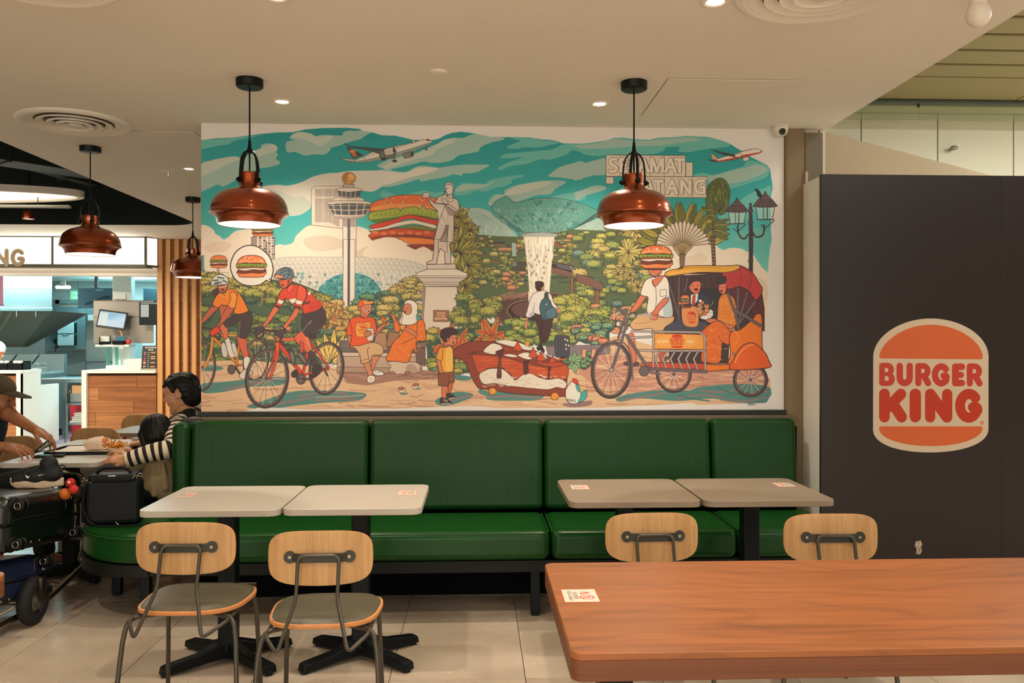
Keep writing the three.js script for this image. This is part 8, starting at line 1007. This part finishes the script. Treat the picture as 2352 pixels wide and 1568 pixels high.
  tubeL('205,850 410,1080', '#ea8a30', 5.5); tubeL('190,820 420,825', '#f0a24a', 4); tubeL('415,830 430,900 400,1110', '#ea8a30', 4.4); tubeL('190,850 175,980 120,1110', '#f0a040', 5); tubeL('400,1100 575,1060', '#c07038', 2.4); tubeL('430,880 580,1045', '#c07038', 2.4); ell(360, 1130, 34, 42, '#6b5c58', ink, 1.4); line('400,1115 450,1190 470,1200', '#4a3c3e', 5); for (const [x, y] of [[290, 940], [380, 940]]) blob(`${x - 20},${y - 40} ${x + 10},${y - 46} ${x + 36},${y + 60} ${x},${y + 80} ${x - 20},${y + 30}`, '#d9d4cc', ink, 0.9);
  line('60,740 140,760 200,780 220,830 250,860 260,830 230,800', '#4a3c3e', 5); line('90,800 120,850 150,850 170,800', '#4a3c3e', 4);
  blob('300,850 340,850 370,960 390,1010 340,1010', '#e6ddd2', ink, 0.9); blob('250,740 300,720 330,790 320,850 290,850 270,790', '#d9764e', ink, 1.1); blob('415,830 490,850 500,930 515,1025 470,1030 440,950 420,900', '#d9664a', ink, 1.1); blob('470,1030 520,1020 525,1110 480,1130', '#ebe3d8', ink, 1); blob('430,1180 480,1130 530,1130 545,1160 500,1200 450,1215', '#e3dacf', ink, 1.1); blob('300,710 380,640 520,600 545,650 550,700 520,790 490,850 420,830 430,760 440,700 320,750', '#4a3d42', ink, 1.3); line('440,700 432,780 425,830', '#857880', 1.4);
  blob('88,690 140,610 190,560 240,575 200,620 130,690 80,725', '#c8684a', ink, 1.1); blob('250,560 330,560 360,580 340,640 280,700 250,760 220,745 260,670', '#c8684a', ink, 1.1); blob('320,565 385,570 340,650 270,720 240,740 270,660', '#c8684a', ink, 0.9); blob('165,795 215,745 250,755 255,790 210,820 180,825', '#e0462e', ink, 1.1);
  blob('190,545 215,480 250,440 300,420 360,405 415,430 460,490 510,590 500,610 440,630 385,625 375,575 330,560 270,550 240,575', '#f0862e', ink, 1.4); blob('350,440 395,440 410,490 385,575 330,560 350,500', '#f49a44', ink, 1); line('415,430 405,520 385,600', ink, 1); blob('250,440 300,415 320,470 280,480', '#f49a44'); seg('280,440 295,470 310,430', ink, 1);
  blob('190,420 240,400 235,450 215,475 190,455', '#4a4048', ink, 1); blob('235,390 300,360 325,365 318,410 290,440 250,430', '#c06a4c', ink, 1.1); ell(280, 413, 10, 9, '#7c2f2a', ink, 0.9); line('235,395 250,430 280,445 310,420', ink, 1.6); line('245,385 280,390 320,375', '#e8e0d8', 1.4); blob('180,375 178,330 215,285 270,275 320,300 335,345 320,362 260,368 210,380', '#dfe3e0', ink, 1.4); for (const s of ['195,330 240,325', '215,350 270,345', '235,300 290,310', '285,330 320,345', '200,365 240,358']) line(s, '#5a6468', 3.4);
  // near rider in red
  wheel(1215, 1120, 145, 228, 0.12, 6.2, 183, 26); wheel(680, 1210, 182, 256, 0.14, 7, 184, 28);
  tubeL('790,900 1000,1180', '#e2452c', 7.5); tubeL('775,860 1060,860', '#ec6a4a', 6); tubeL('1070,850 1040,1000 1000,1180', '#d9402c', 5); tubeL('1000,1180 1230,1125', '#d9402c', 3.6); tubeL('1080,900 1235,1110', '#d9402c', 3.4); blob('755,890 790,890 785,1000 740,1150 715,1215 705,1190 745,1060 755,960', '#ea5a34', ink, 1.2); blob('740,960 765,985 720,1100 670,1205 662,1190 720,1070', '#c8402c', ink, 0.9);
  ell(985, 1215, 42, 48, '#6b5c58', ink, 1.6); ell(985, 1215, 20, 24, '#9a8a84', ink, 1); line('985,1215 1060,1215 1080,1200', '#4a3c3e', 5); line('985,1215 910,1180', '#4a3c3e', 4); for (const [x, y, r] of [[910, 1020, 0.5], [1000, 1030, -0.2]]) { c.save(); ell(x, y, 26, 78, '#5c5356', ink, 1.2, -0.5 + r * 0.6); ell(x - 4, y - 6, 10, 50, '#857c80', null, 1, -0.5 + r * 0.6); c.restore(); } ell(1190, 1110, 16, 18, '#b9aaa0', ink, 1); line('1190,1120 1215,1170 1225,1185', '#4a3c3e', 4); for (const [x, y] of [[885, 955], [1010, 985]]) ell(x, y, 18, 14, '#4a4246', ink, 0.9);
  line('560,760 620,760 680,780 780,790', '#4a3c3e', 6); line('600,760 580,800 600,850 640,830 650,790', '#4a3c3e', 5.4); line('780,800 820,820 800,870 830,910 870,905', '#4a3c3e', 6); line('640,830 680,900 740,900 760,930', '#4a3c3e', 1.6); poly('1060,820 1120,805 1115,850 1060,856', '#3c3236', ink, 1.1); line('1040,840 1120,800 1130,790', '#3c3236', 4);
  blob('635,740 670,690 740,570 800,560 780,600 720,680 650,760', '#dd7450', ink, 1.2); blob('570,790 600,740 650,745 645,780 600,820', '#4a4248', ink, 1.1);
  blob('930,835 1000,780 1050,830 1090,970 1050,985 1000,940 940,880', '#e0694c', ink, 1.3); blob('1000,790 1040,830 1070,950', '#ea8a68'); blob('1050,985 1090,965 1140,1090 1130,1110 1095,1110 1070,1050', '#4a3d42', ink, 1.2); blob('1085,1120 1140,1085 1170,1095 1170,1140 1120,1195 1070,1210 1060,1190 1090,1160', '#3f3438', ink, 1.3); blob('975,880 1010,900 1005,975 980,970', '#c8553e', ink, 0.9); blob('900,1160 940,1130 960,1160 940,1200 905,1195', '#3f3438', ink, 1.1);
  blob('1000,640 1010,600 1170,575 1205,620 1210,690 1180,740 1100,790 1040,835 1000,785 990,720', '#463a40', ink, 1.5); line('1000,790 1040,730 1080,690 1060,720', '#8b7c84', 1.8);
  blob('935,580 975,575 950,650 900,700 850,760 825,745 870,680 910,620', '#dd7450', ink, 1.2); blob('735,820 790,775 850,770 845,800 800,840 750,850', '#4a4248', ink, 1.2); for (let i = 0; i < 4; i++) ell(750 + i * 10, 832 + i * 5, 7, 10, '#e08a64', ink, 0.7); line('820,750 850,775', '#2b2428', 3);
  blob('770,510 800,430 830,400 905,360 960,370 1010,380 1060,430 1120,490 1170,545 1165,575 1130,600 1060,620 1010,625 985,580 930,575 905,540 870,505 840,490 830,520 810,560 790,577 755,560', '#dc4832', ink, 1.5); blob('960,380 1005,385 1030,420 1030,480 975,580 930,570 940,500', '#e25a40', ink, 1.1); line('1030,400 1040,470 1010,540 1000,610', ink, 1); poly('785,495 835,515 815,545 770,535', '#efe3d4', ink, 0.8); poly('870,500 940,485 945,520 905,540', '#efe3d4', ink, 0.7); poly('940,500 1005,515 990,548 938,540', '#efe3d4', ink, 0.8); blob('1000,540 1065,512 1060,535 1010,545', '#5a3436'); poly('755,548 800,562 788,578 752,562', '#5a2a2a'); poly('930,552 985,565 975,582 928,572', '#5a2a2a'); ell(1060, 445, 12, 14, '#efe3d4'); blob('1070,540 1160,520 1165,570 1060,610', '#cf4230'); line('870,370 860,410 905,355', ink, 1.1); blob('860,405 905,360 920,390 880,440', '#e86048', ink, 0.9);
  blob('785,330 870,320 895,340 880,370 855,395 815,395 795,370', '#d9664a', ink, 1.2); ell(892, 330, 14, 20, '#c85a40', ink, 0.9); blob('810,365 830,368 818,378', '#5a201e', ink, 0.8); line('870,330 870,370 845,400', ink, 2); line('800,330 790,350 797,356', ink, 1); seg('822,322 826,330', ink, 1.4); blob('745,300 760,260 800,225 850,212 905,230 922,280 915,310 860,310 800,318', '#6f8790', ink, 1.5); for (const s of ['800,240 860,220 900,250', '790,270 860,240 910,280', '800,300 860,270 915,300', '860,310 880,260 870,220']) line(s, '#3f4f58', 2.2); blob('745,305 760,275 800,280 835,300 780,312', '#d8946c', ink, 0.9);
  // speech bubble with a burger, roadside burger sign
  blob('350,200 380,100 430,45 500,15 580,20 660,70 710,130 735,230 720,305 715,345 680,325 620,365 540,378 450,360 380,300', '#efe8de', '#2c2024', 2.2); poly('672,326 716,346 700,312', '#efe8de'); line('672,328 720,347 702,312', '#2c2024', 2.2); burger(540, 200, 255, 196, 1.3, 8); poly('230,215 250,215 250,245 230,245', '#b9b0a6', ink, 0.6); burger(245, 158, 148, 112, 0.9, 9, true); poly('88,110 110,100 112,250 88,250', '#5aa09c', ink, 0.5); seg('130,250 330,258 330,300', '#8b8a80', 1);
  // ---- trishaw
  fr(Z7); const metal = '#6f6468', metL = '#b7a9a4';
  wheel(1432, 1240, 136, 134, 0, 6.6, 190, 24); wheel(775, 1190, 140, 148, 0, 6, 191, 22); 
  // hood and body
  poly('700,330 850,270 1200,262 1330,258 1440,310 1520,440 1550,620 1552,820 1300,820 1260,560 1200,400 1180,330', '#5c2b33', ink, 1.4); poly('710,350 1190,330 1240,500 1260,760 1240,1100 740,1100 720,700', '#463236', ink, 0.9); { for (let i = 0; i < 16; i++) seg([at(760 + i * 28, 350), at(780 + i * 27, 480)], i % 2 ? '#6b3a40' : '#3a262a', 1); } blob('1000,480 1130,460 1200,500 1200,740 1000,740', '#2e2f38', ink, 1); blob('1340,660 1440,640 1450,760 1340,800', '#3d3034', ink, 0.9);
  blob('1190,310 1260,290 1330,258 1440,310 1500,400 1535,470 1480,555 1420,480 1340,440 1240,460 1210,380', '#c43c3c', ink, 1.5); for (let i = 0; i < 8; i++) line([at(1215 + i * 28, 330 + Math.abs(i - 3) * 3), at(1240 + i * 26, 400), at(1262 + i * 22, 440)], '#8f2c34', 1.4); line('1330,262 1440,340 1420,480', ink, 1); line('1330,262 1360,360 1340,440', ink, 0.8);
  blob('700,355 705,320 760,295 850,285 860,268 1000,260 1240,262 1330,256 1330,290 1220,320 1000,318 760,350', '#e9ac3e', ink, 1.5); line('840,285 1000,275 1180,282', '#b87c28', 1.2); line('740,330 900,308 1100,310', '#f3c76a', 2);
  for (const s of ['710,350 780,560 820,720', '820,360 818,600 815,730', '895,370 870,480']) tubeL(s, metal, 3);
  // boy in a suit
  blob('700,780 760,750 850,720 900,780 1000,740 1060,760 1040,820 960,850 720,850', '#46495a', ink, 1.2); blob('830,620 900,520 990,490 1060,520 1090,580 1080,640 960,640 860,680', '#363b4c', ink, 1.2); poly('920,510 985,495 980,560 940,610 920,590', '#e9e4dc', ink, 0.8); poly('940,515 960,510 955,600 930,600', '#c8402c', ink, 0.8); blob('905,430 920,395 1000,390 1005,440 990,490 950,500 918,470', '#dd7a5c', ink, 1.1); blob('900,420 905,370 950,355 1005,370 1010,420 995,395 940,400 915,430', '#3d3030', ink, 1.1); seg('930,435 945,432', ink, 1.2); seg('970,432 985,430', ink, 1.2); blob('950,460 980,456 968,478', '#5a1f1e', ink, 0.8); blob('810,590 840,560 870,580 865,595', '#dd7a5c', ink, 0.9); burger(872, 550, 76, 74, 0.9, 12, true);
  blob('840,620 860,600 930,605 985,620 990,660 975,780 860,765', '#e0925c', ink, 1.2); poly('840,625 862,600 925,606 920,622', '#6c4a40', ink, 0.7); ell(925, 670, 34, 16, '#d9542c'); text('BURGER', 925, 700, 22, '#d9542c'); text('KING', 928, 722, 26, '#d9542c'); ell(930, 745, 30, 9, '#d9542c'); poly('925,660 965,695 955,668', '#a8603c', ink, 0.5);
  // bouquet
  blob('1000,690 1040,640 1100,640 1110,690 1060,722 1010,715', '#efe9df', ink, 0.9); { const q = R(195); for (let i = 0; i < 18; i++) { const a = q() * 6.28, r = Math.sqrt(q()) * 58; ell(1032 + Math.cos(a) * r, 628 + Math.sin(a) * r, 17, 16, ['#e8a06c', '#d9885a', '#f0b884'][i % 3], ink, 0.8); ell(1032 + Math.cos(a) * r, 628 + Math.sin(a) * r, 7, 6, '#a8583c'); } } for (const [x, y] of [[1000, 565], [1095, 655], [1080, 700]]) blob(`${x - 14},${y} ${x},${y - 16} ${x + 18},${y} ${x + 2},${y + 12}`, '#efece4', ink, 0.6); line('1095,600 1110,580 1105,565', '#7d9a54', 2);
  // woman in orange
  blob('1160,430 1170,390 1215,385 1225,440 1220,490 1190,505 1160,470', '#dd7a5c', ink, 1.1); blob('1150,420 1160,370 1200,350 1225,370 1215,410 1180,420', '#3d3030', ink, 1); seg('1165,450 1172,448', ink, 1.2); seg('1195,450 1202,448', ink, 1.2); blob('1175,475 1192,473 1185,488', '#5a1f1e', ink, 0.7); blob('1160,560 1190,510 1240,505 1290,540 1310,620 1300,700 1310,760 1250,830 1150,790 1150,680', '#e38434', ink, 1.3); { const q = R(196); for (let i = 0; i < 46; i++) { const x = 1160 + q() * 140, y = 540 + q() * 220; line([at(x, y), at(x + 8, y - 6), at(x + 14, y + 4)], '#f2ac54', 1.1); } } blob('1050,730 1120,715 1230,760 1290,780 1260,800 1180,770 1080,750', '#dd7a5c', ink, 1); blob('1000,850 1060,780 1140,735 1200,760 1260,830 1280,900 1240,940 1190,930 1170,1085 1060,1090 1010,1070 1020,930', '#e5702e', ink, 1.4); { const q = R(197); for (let i = 0; i < 40; i++) { const x = 1030 + q() * 190, y = 780 + q() * 290; line([at(x, y), at(x + 10, y - 8), at(x + 20, y)], q() > 0.5 ? '#f2a04c' : '#c9561f', 1.4); } } line('1160,860 1190,930', ink, 1);
  // driver with a burger hat
  blob('350,1090 400,1080 470,1090 470,1120 400,1122 350,1110', '#5a4a48', ink, 1.1); blob('380,860 430,850 450,1000 450,1080 410,1090 390,960', '#dd7a5c', ink, 1.1); blob('640,960 690,960 700,1090 660,1090', '#c8604a', ink, 0.9); blob('400,760 480,690 600,680 760,690 770,740 700,790 660,860 590,850 580,800 440,810', '#d9ae80', ink, 1.4); line('440,760 540,750 600,730', '#b98a60', 1.4); blob('405,650 470,540 500,500 540,510 520,560 440,660', '#dd7a5c', ink, 1.2);
  blob('490,500 530,390 590,360 690,350 730,400 740,520 760,680 700,705 550,670 555,540 530,525', '#ece6da', ink, 1.5); blob('690,540 740,530 765,680 700,700 680,620', '#b9ccd0'); blob('590,395 620,440 690,350 640,360', '#dd7a5c', ink, 0.9); line('585,375 600,420 620,450', ink, 1.1); line('620,450 625,560 615,640', ink, 1); poly('655,470 710,465 710,520 660,525', '#ece6da', ink, 0.8); blob('570,700 600,650 680,550 730,540 720,575 650,650 640,690 620,720', '#dd7a5c', ink, 1.2); blob('570,710 600,690 640,690 625,725 590,722', '#dd7a5c', ink, 0.9); line('560,660 700,705', ink, 0.9);
  blob('560,300 580,285 660,285 670,320 640,345 610,352 580,340', '#dd7a5c', ink, 1.2); line('650,320 620,360 600,355', ink, 1.4); seg('600,300 602,310', ink, 1.3); blob('595,330 615,330 606,344', '#efe6da', ink, 0.8); burger(625, 185, 268, 196, 1.4, 14); poly('520,285 720,285 700,300 540,298', '#4a3236');
  // frame, bars, sign board
  blob('1250,880 1280,820 1340,810 1450,720 1480,680 1530,700 1535,960 1590,1130 1270,1150 1060,1165 560,1140 560,1090 1180,1110 1240,1080 1260,1000', '#ee7a26', ink, 1.6); blob('1270,1150 1290,1060 1340,970 1410,925 1480,935 1560,1010 1590,1080 1588,1135', '#ea6424', ink, 1.7); line('1300,1090 1340,1010 1410,950 1450,940', '#f7b070', 2.4); poly('560,1090 1040,1100 1050,1150 560,1140', '#cf4a34', ink, 1); line('1300,820 1330,870 1300,940', '#f5a050', 2); ell(1290, 1018, 10, 12, metL, ink, 1);
  for (const [s, w] of [['1240,500 1300,660 1330,800', 5], ['1325,460 1320,680', 4], ['1405,490 1330,740', 4], ['1470,570 1340,750', 4], ['1290,640 1400,700 1515,775', 6]]) tubeL(s, metal, w);
  poly('605,840 1020,850 1035,870 1035,980 608,975', '#f0a044', ink, 1); for (let i = 0; i < 22; i++) { const a = (i / 22) * 6.28; seg([at(805 + Math.cos(a) * 90, 910 + Math.sin(a) * 40), at(805 + Math.cos(a) * 180, 910 + Math.sin(a) * 62)], '#f8cf8c', 1.1); } text('BURGER', 682, 912, 27, '#f8dca8'); text('RAJA', 912, 912, 30, '#f8dca8'); ell(803, 870, 48, 22, '#d9442a'); poly('752,878 854,878 854,882 752,882', '#f0a044'); text('BURGER', 803, 898, 32, '#c8341f'); text('KING', 803, 928, 42, '#c8341f'); blob('756,950 850,950 840,964 803,968 764,964', '#d9442a');
  for (const s of ['415,822 590,826 1000,832 1040,870 1045,1160', '600,830 600,1130', '450,985 600,990 1035,990', '390,880 580,870']) tubeL(s, metL, 4); for (let i = 0; i < 6; i++) tubeL(`${650 + i * 66},1000 ${615 + i * 66},1060 ${650 + i * 66},1150`, metL, 3.6); tubeL('540,1145 1050,1170', metal, 6); 
  wheel(240, 1155, 160, 232, 0.1, 7.4, 192, 26); tubeL('380,720 330,900 240,1160', metal, 5); tubeL('360,700 300,880', metal, 4); tubeL('370,860 560,1150', metal, 6); line('220,920 300,900 380,960 415,1080 420,1240', metal, 4); ell(520, 1165, 40, 44, metal, ink, 1.5); line('520,1165 660,1190', metal, 5); line('270,690 330,650 440,690 540,680 590,705', '#b7a9a4', 5); line('300,640 360,690 370,800', metal, 7); ell(305, 758, 32, 30, '#8b7f80', ink, 1.4); ell(298, 760, 18, 22, '#e0d8cc', ink, 1); ell(355, 655, 26, 20, metal, ink, 1.2); ell(240, 1155, 18, 18, metL, ink, 1.2); line('385,680 440,660 450,690', '#4a4044', 4);
  text('KINLI', 1440, 1449, 24, ink);
}
{
  const t = thing('wall_mural_print', 'wide illustrated mural of a sunny city park with burgers, cyclists and a trishaw', 'mural', [0, 0, 0]);
  const w = 3.521, h = 1.717, g = new THREE.BoxGeometry(w, h, 0.006).translate(-1.643 + w / 2, 1.028 + h / 2, -5.003);
  const printMat = std(0xffffff, 0.5, { map: canvasTex(2048, 999, drawMural) }), edge = std(0xe6dccd, 0.6);
  const m = new THREE.Mesh(g, [edge, edge, edge, edge, printMat, edge]); m.name = 'print_panel'; m.castShadow = m.receiveShadow = true; t.add(m);
}
renderer.render(scene, camera);
